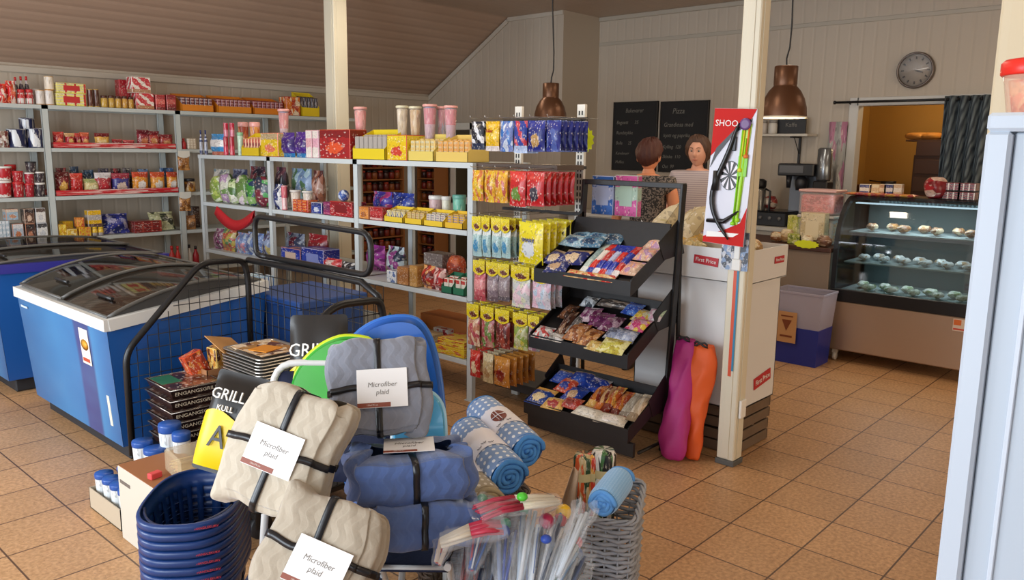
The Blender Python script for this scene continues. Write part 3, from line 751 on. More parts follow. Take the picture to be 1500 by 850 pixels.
def good(kind, loc, rot, w, d, h, m, m2, label, group=None, seed=0, name=None, cat=None):
    parts = kit(kind, w, d, h, m, m2, seed)
    nm_ = name or KNAME[kind]
    if len(parts) == 1:
        o = link(nm_, parts[0][1])
        tag(o, label, cat or KCAT[kind], group)
    else:
        o = thing(nm_, label, cat or KCAT[kind], group=group)
        for n, me in parts: link(n, me, o)
    o.location = loc
    o.rotation_euler = rot if isinstance(rot, (tuple, list)) else (0, 0, rot)
    return o
def row(plane, val, z, where, items, group=None, yref=None):
    """items: (kind, x0, x1, ytop, depth, mat, mat2, description[, opts]); pixel columns of its outline in the photo"""
    out = []; cnt = 0
    n = len(items)
    for it in items:
        kind, xa, xb, yt, d, m, m2, desc = it[:8]; op = it[8] if len(it) > 8 else {}
        off = op.get('back', 0)+.01
        f = (lambda x, y: ony(x, y, val+off)) if plane == 'Y' else (lambda x, y: onx(x, y, val+off))
        p = f((xa+xb)/2, yt); a = f(xa, yt+6); c = f(xb, yt+6)
        w = (c-a).length*.96
        zb = z
        cnt += 1; od = ORD[cnt] if cnt <= 20 else 'far right'
        if 'on' in op:
            b_ = out[-op['on']]; zb = b_[1]+.001
        h = op.get('h') or max(.02, p.z-zb)
        if h > .5: h = .5
        if kind in ('can', 'jar', 'bottle', 'tub', 'cup', 'ball'): w = (xb-xa)/FPX*((a+c)/2-EYEV).dot(FW)*.98; d = w
        ctr = (a+c)/2
        ry = -90 if plane == 'X' else 0
        dirv = Vector((1, 0)) if plane == 'X' else Vector((0, 1))
        loc = (ctr.x+dirv.x*d/2, ctr.y+dirv.y*d/2, zb+.001+abs(math.sin(R(op.get('tilt', 0))))*d*.15)
        rot = [R(op.get('tilt', 0)), 0, R(ry+op.get('yaw', 0))]
        lb = '%s, %s from left, %s' % (desc, od, where)
        o = good(kind, loc, rot, w, d, h, m, m2, lb, group, seed=cnt, name=op.get('name'), cat=op.get('cat'))
        out.append((o, zb+h))
    return out
RED, YEL, ORA, BLU, WHI, GRN, BRN, PUR = 'b3202a', 'e8c21c', 'd9741c', '2a4a9c', 'e6e2da', '4e8c3a', '5a3322', '5a2f8a'
m_ = mat
P = prn
lidr = mat('c02a2c', .35); lidw = mat('e6e2dc', .35); lidg = mat('c79a3c', .3, .6); lidk = mat('232327', .4); lidp = mat('e8a8a0', .3)
# ---- wall rack, top shelf
TW = 'wall rack top shelf'
row('Y', WRY, 2.006, TW+' left bay', [
    ('bag', -4, 12, 122, .10, P('c8202c', 'e8d0c0', 'e85030', 'blotch', 1), None, 'red and white crisp bag'),
    ('bag', 10, 25, 118, .10, P('d02a2c', 'f0d8c8', 'd8582c', 'blotch', 2), None, 'red and cream snack bag'),
    ('jar', 27, 38, 131, .06, P('d8d0c8', 'b82a2c', 'c8302c', 'rows'), lidr, 'white jar with red lid'),
    ('jar', 39, 50, 131, .06, P('d8d0c8', 'a8282c', 'c8302c', 'rows'), lidr, 'white jar, red lid, beside it'),
    ('bottle', 20, 27, 113, .05, P('d0ccd0', '403040', 'b03030', 'band'), lidr, 'slim bottle with dark red cap', {'back': .12}),
    ('bottle', 28, 35, 112, .05, P('c8c4cc', '403048', 'a03030', 'band'), lidr, 'slim white bottle behind the jars', {'back': .12}),
    ('bottle', 36, 43, 112, .05, P('d4ccd0', '383040', 'b84040', 'band'), lidr, 'slim pale bottle with dark band', {'back': .12}),
    ('can', 54, 66, 132, .07, P('d8a040', 'e0d8d0', 'b86020', 'band'), None, 'gold and white tin'),
    ('can', 48, 60, 112, .07, P('c8c8c4', 'e0d8d0', 'b8b8b0', 'band'), None, 'silver tin stacked behind', {'back': .10, 'h': .14}),
    ('can', 67, 80, 132, .07, P('d89838', 'e0d8d0', 'c87828', 'band'), None, 'gold tin, lower of a stack'),
    ('can', 67, 80, 112, .07, P('d8a848', 'e8dcc8', 'c87828', 'band'), None, 'gold tin standing on another', {'on': 1}),
])
row('Y', WRY, 2.006, TW+' middle bay', [
    ('box', 82, 127, 137, .12, P('e8e070', 'd8d0a8', 'c02a2a', 'rows', 1), m_('c02a2c', .5), 'yellow and white carton with red mark'),
    ('box', 82, 127, 122, .12, P('e8e078', 'd0c8a0', 'c02a2a', 'rows', 2), m_('c02a2c', .5), 'yellow carton stacked on the first', {'on': 1}),
    ('can', 129, 137, 131, .06, P('c8a030', '5a2a1a', 'e0c040', 'band'), None, 'yellow and brown tin'),
    ('can', 138, 146, 131, .06, P('c89828', '502818', 'e0c040', 'band'), None, 'amber and brown tin'),
    ('jar', 149, 159, 140, .06, P('c8a040', 'e8d0a0', '783818', 'oval'), m_('4a2418', .4), 'honey coloured jar with brown lid'),
    ('jar', 160, 169, 140, .06, P('c09838', 'e8d0a0', '783818', 'oval', 1), m_('4a2418', .4), 'amber jar with brown lid'),
    ('jar', 170, 179, 141, .06, P('c89c40', 'e8d8a0', '783818', 'oval', 2), m_('4a2418', .4), 'golden jar in the row of jars'),
    ('jar', 180, 188, 141, .06, P('c89438', 'e8d0a0', '783818', 'oval', 3), m_('4a2418', .4), 'orange jar in the row of jars'),
    ('jar', 189, 197, 142, .06, P('c09030', 'e0c890', '783818', 'oval', 4), m_('4a2418', .4), 'rightmost jar in the row of jars'),
    ('box', 174, 190, 117, .10, P('a8202c', 'c84048', '80181c', 'band'), None, 'dark red carton standing upright behind', {'back': .18}),
    ('box', 199, 226, 137, .12, P('c8303a', 'e8dcd0', 'b07850', 'diag', 1), None, 'red and white striped carton'),
    ('box', 192, 221, 113, .12, P('c83440', 'ece0d4', 'b08060', 'diag', 2), None, 'red and white carton on top', {'on': 1}),
    ('box', 228, 242, 139, .12, P('a8242c', 'd86058', '701418', 'band', 2), None, 'crimson carton', {}),
    ('box', 244, 258, 139, .12, P('8a2028', 'c05048', '601014', 'band', 3), None, 'maroon carton', {}),
])
row('Y', WRY, 2.006, TW+' right bay', [
    ('tray', 265, 313, 137, .25, m_('d9811e', .5), P('5a2430', 'c8b0a8', '8a2a30', 'rows', 1), 'orange display box of brown packs'),
    ('tray', 318, 369, 140, .25, m_('dc861c', .5), P('8a2028', 'd0a8a0', '5a2430', 'rows', 2), 'orange display box of dark red packs'),
    ('tray', 371, 417, 143, .25, m_('d67c1a', .5), P('8a2430', 'c89c98', '602028', 'rows', 3), 'orange display box of maroon packs'),
    ('box', 419, 440, 142, .15, P('d87828', 'e8d0b0', 'b03820', 'blotch', 2), None, 'orange carton with small pictures'),
    ('tray', 441, 468, 135, .2, m_('dfc21a', .5), P('4a4048', 'c0b8b0', '302830', 'blotch'), 'tall yellow display box beside the post'),
    ('bag', 500, 512, 146, .12, P('a04828', 'c86838', '602818', 'blotch'), None, 'brown bag just right of the post'),
])
# ---- second shelf
row('Y', WRY, 1.631, 'wall rack second shelf left bay', [
    ('bag', -2, 15, 192, .08, P('a08878', 'd8d0c8', '703028', 'blotch', 1), None, 'brown and white snack bag'),
    ('can', 15, 41, 192, .05, P('20264c', 'd8dce0', '303a6c', 'diag', 1), m_('c8ccd4', .4), 'round dark blue tin standing on edge', {'h': .16}),
    ('can', 43, 65, 190, .05, P('20264c', 'd8dce0', '303a6c', 'diag', 2), m_('c8ccd4', .4), 'dark blue tin beside its twin', {'h': .17}),
    ('can', 32, 53, 173, .05, P('1e2448', 'd0d4dc', '303a6c', 'diag', 3), m_('c8ccd4', .4), 'dark blue tin behind two others', {'back': .1, 'h': .26}),
])
bays = [('bag', 79, 96, 193, 'b02028', 'd84840', 'e07850', 'bright red sweet bag'), ('bag', 96, 112, 195, 'a82028', 'd8a870', 'd8b060', 'red bag with golden picture'), ('bag', 111, 120, 195, '902028', 'c84038', 'c09050', 'narrow red bag'), ('bag', 118, 133, 194, 'b02830', 'd86a48', 'e0a060', 'red and orange bag'),
        ('bag', 140, 163, 195, 'd8a850', '781c20', 'e0c080', 'cream and gold bag'), ('bag', 166, 182, 204, '8a2028', 'b03838', '602020', 'low dark red bag'), ('bag', 182, 200, 205, 'a02430', 'd05858', '702028', 'low crimson bag'), ('bag', 202, 222, 190, '8a2430', '6a1c28', 'c07048', 'tall maroon bag'), ('bag', 216, 236, 192, 'a83830', '7a2028', 'c88850', 'brown red bag with oval'), ('bag', 234, 256, 197, '9c3028', '802028', 'b88050', 'rust coloured bag')]
row('Y', WRY+.03, 1.640, 'wall rack second shelf middle bay', [(k, a, b_, y, .08, P(c1, c2, c3, 'oval', i), None, d, {}) for i, (k, a, b_, y, c1, c2, c3, d) in enumerate(bays)])
def shelf_tray(x0, x1, y, plane, z, c, label, hh=.045, dp=.3):
    f = ony if plane == 'Y' else onx
    v = WRY if plane == 'Y' else MRX
    a = f(x0, y, v+.006); c_ = f(x1, y, v+.006); w = (c_-a).length; b = MB(); t_ = .003
    b.bx(-w/2, w/2, 0, t_, 0, hh); b.bx(-w/2, w/2, dp-t_, dp, 0, hh); b.bx(-w/2, -w/2+t_, 0, dp, 0, hh); b.bx(w/2-t_, w/2, 0, dp, 0, hh); b.bx(-w/2, w/2, 0, dp, 0, t_)
    o = b.build('shelf_tray', c); m = (a+c_)/2; o.location = (m.x, m.y, z+.001); o.rotation_euler = (0, 0, R(-90) if plane == 'X' else 0)
    tag(o, label, 'tray'); return o
rt = prn('b01c24', 'c82830', 'e0b0a8', 'blotch', 5)
shelf_tray(78, 258, 215, 'Y', 1.631, rt, 'long shallow red shelf tray under the sweet bags on the second wall shelf', .05)
shelf_tray(82, 262, 283, 'Y', 1.201, rt, 'long shallow red shelf tray under the big bags on the third wall shelf', .05)
row('Y', WRY, 1.631, 'wall rack second shelf right bay', [
    ('bottle', 267, 274, 203, .06, m_('b02a2c', .3), lidr, 'small red bottle'),
    ('box', 275, 288, 203, .10, P('c8b8a0', 'd8ccb8', 'a89078', 'rows'), None, 'beige carton'),
])
# ---- third shelf
ww = P('dcd4cc', 'b8242c', '8a2028', 'band', 1); wr = P('b0242c', 'e0d8d0', '7a3028', 'oval', 2); wk = P('3a3034', 'd8d4d0', '8a4038', 'oval', 3)
row('Y', WRY, 1.201, 'wall rack third shelf left bay', [
    ('tub', -3, 19, 265, .1, ww, lidw, 'white tub with red print, lower'), ('tub', -3, 19, 244, .1, ww, lidw, 'white tub with red print, upper', {'on': 1}), ('tub', 9, 25, 234, .09, wr, lidr, 'small red tub at the back', {'back': .16, 'h': .28}),
    ('tub', 21, 37, 267, .09, wr, lidr, 'red tub with white picture, lower'), ('tub', 20, 36, 251, .09, wr, lidr, 'red tub with white picture, upper', {'on': 1}),
    ('tub', 38, 52, 269, .09, P('a82430', 'e0d8d0', '7a3028', 'oval', 4), lidr, 'crimson tub, lower'), ('tub', 38, 52, 253, .09, P('b02838', 'e8e0d8', '7a3028', 'oval', 5), lidw, 'crimson tub with white lid, upper', {'on': 1}),
    ('tub', 53, 68, 268, .09, wk, lidw, 'dark brown tub with white picture, lower'), ('tub', 53, 67, 252, .09, wk, lidw, 'dark brown tub with white lid, upper', {'on': 1}), ('tub', 40, 55, 237, .09, wk, lidk, 'dark tub standing on top', {'on': 3})])
bg3 = [(82, 104, 252, '7a2024', '601418', 'd8a850', 'dark red bag with round golden picture'), (104, 124, 254, 'c02c28', 'd04030', 'b02020', 'orange red bag'), (124, 148, 262, 'd0c088', 'a8b070', 'e0d8a8', 'cream green bag leaning'), (140, 166, 253, 'a83038', 'd8d0d0', 'b83038', 'red and white bag'), (165, 193, 254, '3c3a80', 'a03848', 'c8b0a0', 'violet blue bag'),
       (195, 220, 252, 'd88c28', 'c84828', 'e0d8d0', 'yellow orange bag with white label'), (222, 244, 252, 'd89430', 'c85028', 'd8d0c0', 'amber bag with white label'), (246, 263, 252, 'd89030', 'c04828', 'd8d0c8', 'golden bag next to the upright')]
row('Y', WRY+.03, 1.210, 'wall rack third shelf middle bay', [('bag', a, b_, y, .09, P(c1, c2, c3, 'oval', i), None, d, {}) for i, (a, b_, y, c1, c2, c3, d) in enumerate(bg3)])
row('Y', WRY+.16, 1.201, 'wall rack third shelf back row', [('bag', a, b_, y, .09, P(c1, c2, c3, 'blotch', i), None, d, {}) for i, (a, b_, y, c1, c2, c3, d) in enumerate([(84, 100, 246, '6a2028', '902830', '40181c', 'maroon bag'), (104, 118, 244, '2c4460', '3a5878', '202c40', 'slate blue bag'), (122, 140, 249, '284058', '406080', '203040', 'dark blue bag'), (146, 162, 247, '303040', '504858', '202028', 'black bag'), (164, 180, 247, '702028', '9a3038', '301820', 'wine red bag'), (182, 196, 246, '34303c', '585058', '201c24', 'charcoal bag'), (204, 220, 248, '3a5c90', '6080a8', '283c58', 'mid blue bag'), (236, 258, 246, '4a6a98', '8098b8', '304868', 'pale blue bag')])])
row('Y', WRY, 1.201, 'wall rack third shelf right bay', [('jar', 272, 290, 262, .08, P('b07c30', 'c8a878', '6a4020', 'blotch'), lidk, 'amber jar with dark lid')])
# ---- fourth shelf
row('Y', WRY, .819, 'wall rack fourth shelf left bay', [
    ('box', -3, 15, 324, .1, P('b8c4cc', 'd8dce0', '8098a8', 'rows', 1), None, 'pale blue carton'), ('box', 8, 27, 303, .1, P('98b0c0', 'd0c0b0', 'c08868', 'oval', 2), None, 'pale blue carton with tan picture', {'on': 1, 'h': .10}),
    ('box', 18, 35, 328, .1, P('a8b4c0', 'd0d0d0', 'b87048', 'oval', 3), None, 'grey blue carton with brown picture'),
    ('box', 37, 52, 328, .1, P('4a3430', '2c2426', 'b87858', 'oval', 4), None, 'dark brown carton, lower'), ('box', 35, 50, 306, .1, P('5a3c30', '302628', 'd0b098', 'oval', 5), None, 'dark brown carton, upper', {'on': 1}),
    ('box', 54, 70, 327, .1, P('dcdcd8', '444448', 'c8ccd0', 'oval', 6), None, 'white carton with black lettering, lower'), ('box', 52, 67, 305, .1, P('dedad4', '5a4a44', 'c8c8c8', 'oval', 7), None, 'white carton with black lettering, upper', {'on': 1})])
yy = lambda i, p='d8582c': P('e0b820', 'd8a018', p, 'blotch', i)
row('Y', WRY, .819, 'wall rack fourth shelf middle bay', [
    ('box', 85, 98, 329, .1, yy(1, 'f0d868'), None, 'yellow soup carton'), ('box', 98, 114, 336, .1, yy(2, 'f0e0a0'), None, 'low yellow carton'), ('box', 92, 108, 327, .1, yy(3, 'e8c848'), None, 'yellow carton behind', {'back': .12, 'h': .14}),
    ('box', 116, 125, 333, .08, yy(4), None, 'yellow box with red print'), ('box', 125, 134, 333, .08, yy(5), None, 'amber box with red print'), ('jar', 136, 144, 333, .06, P('a8a098', 'e8c020', '505060', 'band'), m_('e0b818', .4), 'grey jar with yellow lid'), ('jar', 145, 153, 333, .06, P('a8a0a0', 'e8c020', '404050', 'band'), m_('e0b818', .4), 'grey jar, second with yellow lid'),
    ('box', 113, 124, 319, .08, P('e08830', 'f0c040', 'c05020', 'blotch'), None, 'orange box on the yellow boxes', {'on': 4}), ('box', 128, 149, 308, .08, P('e0b010', 'b0a8a0', '5c4038', 'band', 2), None, 'yellow and grey carton stacked high', {'on': 4}),
    ('bag', 154, 194, 314, .14, P('30388c', '20286a', '9a98b8', 'blotch', 3), None, 'big blue bag slumped backwards', {'tilt': -14}),
    ('box', 196, 238, 324, .18, P('8a2826', '6a1c1c', 'a03c30', 'rows'), None, 'low dark red box'),
    ('bag', 224, 262, 311, .14, P('a8a880', 'c8c8a0', '3c4030', 'blotch', 2), None, 'pale green bag of noodles', {'tilt': -22})])
row('Y', WRY, .819, 'wall rack fourth shelf right bay', [('bag', 274, 290, 316, .1, P('c08850', 'a87040', '806048', 'oval'), None, 'tan brown bag'), ('box', 280, 292, 288, .1, P('3a2824', '50382c', '281c18', 'band'), None, 'dark brown carton', {'back': .15, 'h': .22})])
row('Y', WRY, .421, 'wall rack bottom shelf', [('bottle', 249, 258, 361, .09, m_('b82a28', .3), lidr, 'red ketchup bottle'), ('bottle', 258, 266, 361, .09, m_('c43028', .3), lidr, 'red squeeze bottle'), ('bottle', 275, 283, 359, .09, m_('d8d0c8', .3), lidk, 'white squeeze bottle with dark cap'), ('bottle', 284, 293, 361, .09, m_('a8202a', .3), lidk, 'dark red squeeze bottle')])
# strips of brown nibbles hanging on the wall rack upright
for i, (x, y) in enumerate(((268, 221), (270, 281))):
    p = ony(x, y, WRY-.05); o = good('card', (p.x, p.y, p.z-.30*.0-.19), 0, .12, .05, .19, P('a06830', '7a4a20', 'c89050', 'blotch', i), m_('d8d4c8', .5), 'brown nibbles bag with white header, the %s hung on the wall rack upright' % ['upper', 'lower'][i], 'hanging nibble bags')

# ---- middle rack, top shelf
TM = 'middle rack top'
yb = '%s'
row('X', MRX, 1.586, TM+' farthest bay', [
    ('bottle', 289, 294, 191, .05, P('c8ccd8', '28386c', '203058', 'rows'), m_('28386c', .4), 'small bottle with blue cap'), ('bottle', 296, 301, 191, .05, P('c8ccd8', '28386c', '203058', 'rows'), m_('28386c', .4), 'small blue and white bottle'),
    ('bag', 303, 323, 196, .09, P('3a90c8', 'dcd8d4', 'c87058', 'band', 2), None, 'white and bright blue bag'),
    ('can', 324, 331, 201, .06, P('b81c38', 'd83858', 'a01830', 'rows', 1), None, 'red tube tin, lower'), ('can', 324, 331, 180, .06, P('c02040', 'e090a8', 'a01830', 'rows', 2), m_('f0b0c0', .4), 'red tube tin with pink end, upper', {'on': 1}),
    ('can', 333, 340, 201, .06, P('b81c38', 'd83858', 'a01830', 'rows', 3), None, 'crimson tube tin, lower'), ('can', 333, 340, 180, .06, P('c02040', 'e090a8', 'a01830', 'rows', 4), m_('f0b0c0', .4), 'crimson tube tin, upper', {'on': 1}),
    ('tub', 343, 352, 194, .06, P('b8d0b8', 'd8dcd8', '6a3a90', 'oval'), m_('88b890', .4), 'green and white tub'),
    ('tub', 341, 357, 179, .10, P('c86838', 'd88850', 'a84830', 'blotch', 1), lidp, 'tall orange tub behind', {'back': .2}), ('tub', 358, 374, 179, .10, P('c87030', 'd89048', 'a85030', 'blotch', 2), lidp, 'tall amber tub behind', {'back': .2}),
    ('tray', 352, 379, 195, .14, m_('d8b81c', .5), P('8a2028', 'c86048', 'e0b080', 'oval'), 'yellow display box of dark red packs'),
])
row('X', MRX, 1.586, TM+' second farthest bay', [
    ('box', 381, 407, 195, .14, P('e0bc20', 'b8a078', 'e07858', 'oval', 2), None, 'yellow carton with pink oval'),
    ('bag', 407, 424, 194, .10, P('4a2c80', '382068', '2878b0', 'band', 1), None, 'purple and blue bag'), ('bag', 426, 446, 193, .10, P('502c88', '402070', '3080b8', 'band', 2), None, 'violet and blue bag'),
    ('box', 447, 456, 191, .12, P('e0d8d0', 'd8a0a8', 'e8e0d8', 'band', 3), None, 'white and pink box'), ('box', 457, 466, 191, .12, P('e0d4cc', 'd8a0b0', 'e8e0d8', 'band', 4), None, 'narrow white and pink box'),
    ('box', 467, 513, 190, .16, P('a01c20', '801418', 'd85028', 'oval', 3), None, 'red toy box with orange figures'),
])
row('X', MRX, 1.586, TM+' nearest bay', [
    ('tray', 515, 564, 189, .2, m_('dfc51c', .5), m_('a8a098', .6), 'yellow display box, half empty'),
    ('box', 566, 596, 198, .2, P('e0bc1c', 'e0c430', 'c8402c', 'oval', 4), None, 'yellow box with red picture'),
    ('tray', 597, 635, 196, .2, m_('dcc462', .5), P('e0c070', 'd8d0a8', 'b8a070', 'rows', 5), 'pale yellow display box of cream packs'),
    ('tray', 637, 686, 197, .2, m_('dcbc60', .5), P('e0a850', 'd8c090', 'c04838', 'rows', 6), 'pale yellow display box of orange packs'),
])
cs = lambda i: P('d88088', '88a0c8', 'd8c0c8', 'blotch', i, .4, 1.6)
for i, (xa, xb, yt, yb_, c, ds) in enumerate([(402, 419, 160, 192, P('c87070', '6080b8', 'c8b0b8', 'band', 1), 'far left, red over blue'), (513, 533, 157, 189, P('e09088', 'e8b8b0', 'd87878', 'blotch', 2), 'single pink, right of the cream post'), (575, 594, 155, 192, P('d8ccb0', 'e8e0c8', 'c8b890', 'blotch', 3), 'cream one on the yellow boxes'), (594, 613, 156, 192, P('d0b078', 'e0d0a8', 'b89858', 'blotch', 4), 'tan one beside the cream one'), (614, 636, 153, 196, P('c86878', '8098c8', 'c8a8b8', 'band', 5), 'tallest red and blue one'), (634, 650, 156, 196, P('b87080', '98a0b8', 'b89090', 'blotch', 6), 'half hidden one in the cup group'), (645, 666, 155, 196, P('c86878', '90a0b8', 'c0a0b0', 'band', 7), 'rightmost of the cup group')]):
    bk = .16 if i != 5 else .26
    a = onx(xa, yt, MRX+bk); b_ = onx(xb, yt, MRX+bk); zb = {0: 1.70, 1: 1.707, 2: 1.733, 3: 1.733, 4: 1.735, 5: 1.735, 6: 1.735}[i]
    zt2 = a.z; w = (xb-xa)/FPX*(a-EYEV).dot(FW)*.93
    good('cup', ((a.x+b_.x)/2+w/2*0+.03, (a.y+b_.y)/2, zb), 0, w, w, zt2-zb, c, lidp if i not in (2, 3) else m_('ddd8b8', .4), 'clear lidded candy cup on the middle rack, '+ds, 'candy cups')

# ---- middle rack second shelf
S2 = 'middle rack second shelf'
gl = [(303, 318, 258, 'b0c060', 'd8e0c0', '88a048'), (316, 330, 254, 'c8c8b8', '688848', 'a888a8'), (328, 342, 262, 'c0d098', 'e0e0d0', '507838'), (340, 356, 256, 'a8b888', 'd8c8d0', '608040'), (354, 370, 262, '408838', '88b068', '203858'), (366, 384, 258, '2c3448', '50a058', '7a2838')]
row('X', MRX, 1.149, S2+' farthest bay', [('sack', a, b_, y, .12, P(c1, c2, c3, 'blotch', i, .3, 1.4), None, ['lime green lollipop bag', 'white and green lollipop bag', 'pale green lollipop bag', 'green and lilac bag', 'deep green bag', 'dark bag with green stripe'][i], {'name': 'sweet_bag'}) for i, (a, b_, y, c1, c2, c3) in enumerate(gl)])
row('X', MRX+.22, 1.149, S2+' farthest bay back row', [('bag', a, b_, y, .1, P(c1, c2, c3, 'blotch', i+2, .3, 1.4), None, d, {}) for i, (a, b_, y, c1, c2, c3, d) in enumerate([(306, 330, 248, 'b0b0a0', '7890a0', 'd8d8d0', 'grey white bag'), (334, 356, 248, '5c6888', '9098a8', '384060', 'slate bag'), (360, 382, 244, '282430', '7a2c38', '48303c', 'black and wine bag')])])
row('X', MRX, 1.149, S2+' second farthest bay', [
    ('bag', 396, 408, 270, .08, P('283060', '384080', 'd8d8d8', 'blotch'), None, 'navy bag'),
    ('can', 408, 417, 272, .07, P('c84858', 'e8c8c8', 'd87880', 'rows', 1), None, 'pink and white tube'),
    ('cup', 418, 434, 273, .09, P('e0d8c8', 'e8e0d4', 'd0c0a8', 'blotch'), lidw, 'cream paper cup', {'h': .17}), ('cup', 436, 452, 273, .09, P('d8d0c0', 'e8e0d4', 'c8b8a0', 'blotch', 1), lidw, 'white paper cup', {'h': .17}),
    ('box', 428, 451, 293, .10, P('c84828', 'd88038', '9a2c20', 'rows', 1), None, 'orange red box in front', {'yaw': 0}),
    ('box', 455, 471, 297, .10, P('283c8c', '203070', 'c8ccd8', 'oval', 1), None, 'royal blue box'), ('box', 473, 484, 296, .10, P('8a2a60', '6a2050', 'b04870', 'band'), None, 'plum coloured box'),
    ('box', 482, 516, 296, .14, P('a82028', '8a1820', 'c03830', 'oval', 7), m_('7a1418', .5), 'broad red box with dark label'),
    ('ball', 488, 505, 275, .09, P('3858a0', 'c8d4e8', '284080', 'diag'), None, 'blue and white ball', {'on': 1, 'h': .09}),
    ('bag', 420, 450, 247, .1, P('7890b0', 'a8c0c8', '50704c', 'blotch', 3), None, 'sky blue bag at the back', {'back': .2}), ('bag', 452, 466, 250, .1, P('9a6048', 'b89080', '5c2c28', 'blotch', 4), None, 'brown bag at the back', {'back': .2}),
    ('bag', 398, 412, 245, .1, P('4a2c38', '28242c', '7a4850', 'blotch', 4), None, 'dark bag at the back', {'back': .2}),
])
row('X', MRX, 1.149, S2+' nearest bay', [
    ('box', 524, 540, 303, .10, P('d88c40', 'c87830', 'a05828', 'oval', 1), None, 'small orange box'), ('box', 541, 560, 304, .10, P('a01c20', 'b83838', 'd8a8a0', 'band', 1), None, 'small dark red box'),
    ('tray', 562, 590, 304, .12, m_('e0c030', .5), P('d8c890', '3048a0', 'd0c8a8', 'diag', 1), 'yellow display box with blue pack'), ('tray', 592, 618, 306, .12, m_('dfbb2c', .5), P('d0b870', 'c89050', '8890a0', 'rows', 1), 'yellow display box of bars'),
    ('tray', 620, 649, 309, .12, m_('e2be2a', .5), P('d8d0c0', '8088a0', 'c88858', 'rows', 2), 'yellow display box of white bars'), ('tray', 651, 678, 311, .12, m_('e0b428', .5), P('d8b048', '7888b0', 'e08838', 'rows', 3), 'yellow display box of orange bars'),
    ('bag', 540, 568, 281, .1, P('4838a0', '283888', 'a83870', 'blotch', 1), None, 'violet bag lying behind', {'back': .2}), ('bag', 568, 600, 283, .1, P('283888', '3048a0', '18286c', 'blotch', 2), None, 'deep blue bag behind', {'back': .2}),
    ('tub', 620, 641, 287, .1, P('c8a8a8', 'd8c0c0', 'b85868', 'oval', 1), lidw, 'pink tub behind', {'back': .16}), ('tub', 641, 656, 288, .1, P('d0d0b8', 'e0dcc8', 'b0b890', 'band', 1), lidw, 'cream tub behind', {'back': .2}), ('tub', 655, 676, 286, .1, P('58a890', '70b8a0', '489880', 'band', 1), m_('68a898', .4), 'sea green tub behind', {'back': .16}),
])
# ---- third shelf
S3 = 'middle rack third shelf'
row('X', MRX, .706, S3+' farthest bay', [('bag', a, b_, y, .10, P(c1, c2, c3, 'blotch', i, .3, 1.5), None, d, {'tilt': -8}) for i, (a, b_, y, c1, c2, c3, d) in enumerate([(306, 320, 336, '88406a', 'b8a0a8', '5c3048', 'plum bag'), (318, 336, 332, 'c0a848', '58885c', 'c05840', 'green and yellow bag'), (338, 354, 342, '7890c0', 'c0ccdc', 'c88898', 'light blue bag'), (352, 376, 342, '7c98c8', 'd0d8e0', '5870a8', 'blue and white bag'), (378, 390, 340, 'b8a868', '8898b8', '4a4868', 'yellow grey bag')])])
def hung_cloth(label, xa, xb, yt, yb2):
    a = onx(xa, yt, MRX-.012); c = onx(xb, yt, MRX-.012); h = a.z-onx((xa+xb)/2, yb2, MRX).z; w = (c-a).length
    b = MB(); n = 16; prf = [(-w/2+w*k/n, -h*(.35+.65*math.sin(math.pi*k/n)**.8)) for k in range(n+1)]
    top = [(-w/2+w*k/n, -h*.55*math.sin(math.pi*k/n)**1.2) for k in range(n+1)]
    for k in range(n):
        i = b.vs([(top[k][0], -.004, top[k][1]), (top[k+1][0], -.004, top[k+1][1]), (prf[k+1][0], -.03, prf[k+1][1]), (prf[k][0], -.03, prf[k][1]), (top[k][0], .0, top[k][1]), (top[k+1][0], .0, top[k+1][1]), (prf[k+1][0], .0, prf[k+1][1]), (prf[k][0], .0, prf[k][1])])
        b.face((i+3, i+2, i+1, i), sm=True); b.face((i+4, i+5, i+6, i+7), sm=True); b.face((i+0, i+1, i+5, i+4)); b.face((i+2, i+3, i+7, i+6))
    o = b.build('bunting', m_('b81e26', .6)); m = (a+c)/2; o.location = m; o.rotation_euler = (0, 0, R(-90)); tag(o, label, 'bunting'); return o
hung_cloth('red cloth bunting sagging below the second shelf in the farthest rack bay', 318, 373, 305, 340)
row('X', MRX, .706, S3+' second farthest bay', [
    ('box', 411, 440, 364, .16, P('283c9c', '20308a', 'c88878', 'oval', 1), m_('c0a898', .5), 'royal blue chocolate carton'), ('box', 441, 474, 365, .16, P('2c409c', '24348c', 'a8a8d0', 'oval', 2), m_('7a86c0', .5), 'second royal blue chocolate carton'),
    ('bag', 445, 473, 344, .1, P('9a2028', '7a181e', 'c06058', 'band', 1), None, 'dark red bag behind', {'back': .2}), ('bag', 412, 440, 342, .1, P('8890a0', '384058', '7a2c40', 'blotch', 2), None, 'grey bag behind', {'back': .2}),
    ('bag', 466, 496, 384, .08, P('b82430', 'd85858', 'e0c8c0', 'blotch', 2), None, 'bright red packet', {'h': .10}), ('bag', 496, 516, 386, .08, P('303038', 'd0d0d0', '1c1c20', 'blotch', 3), None, 'black and white packet', {'h': .09}),
])
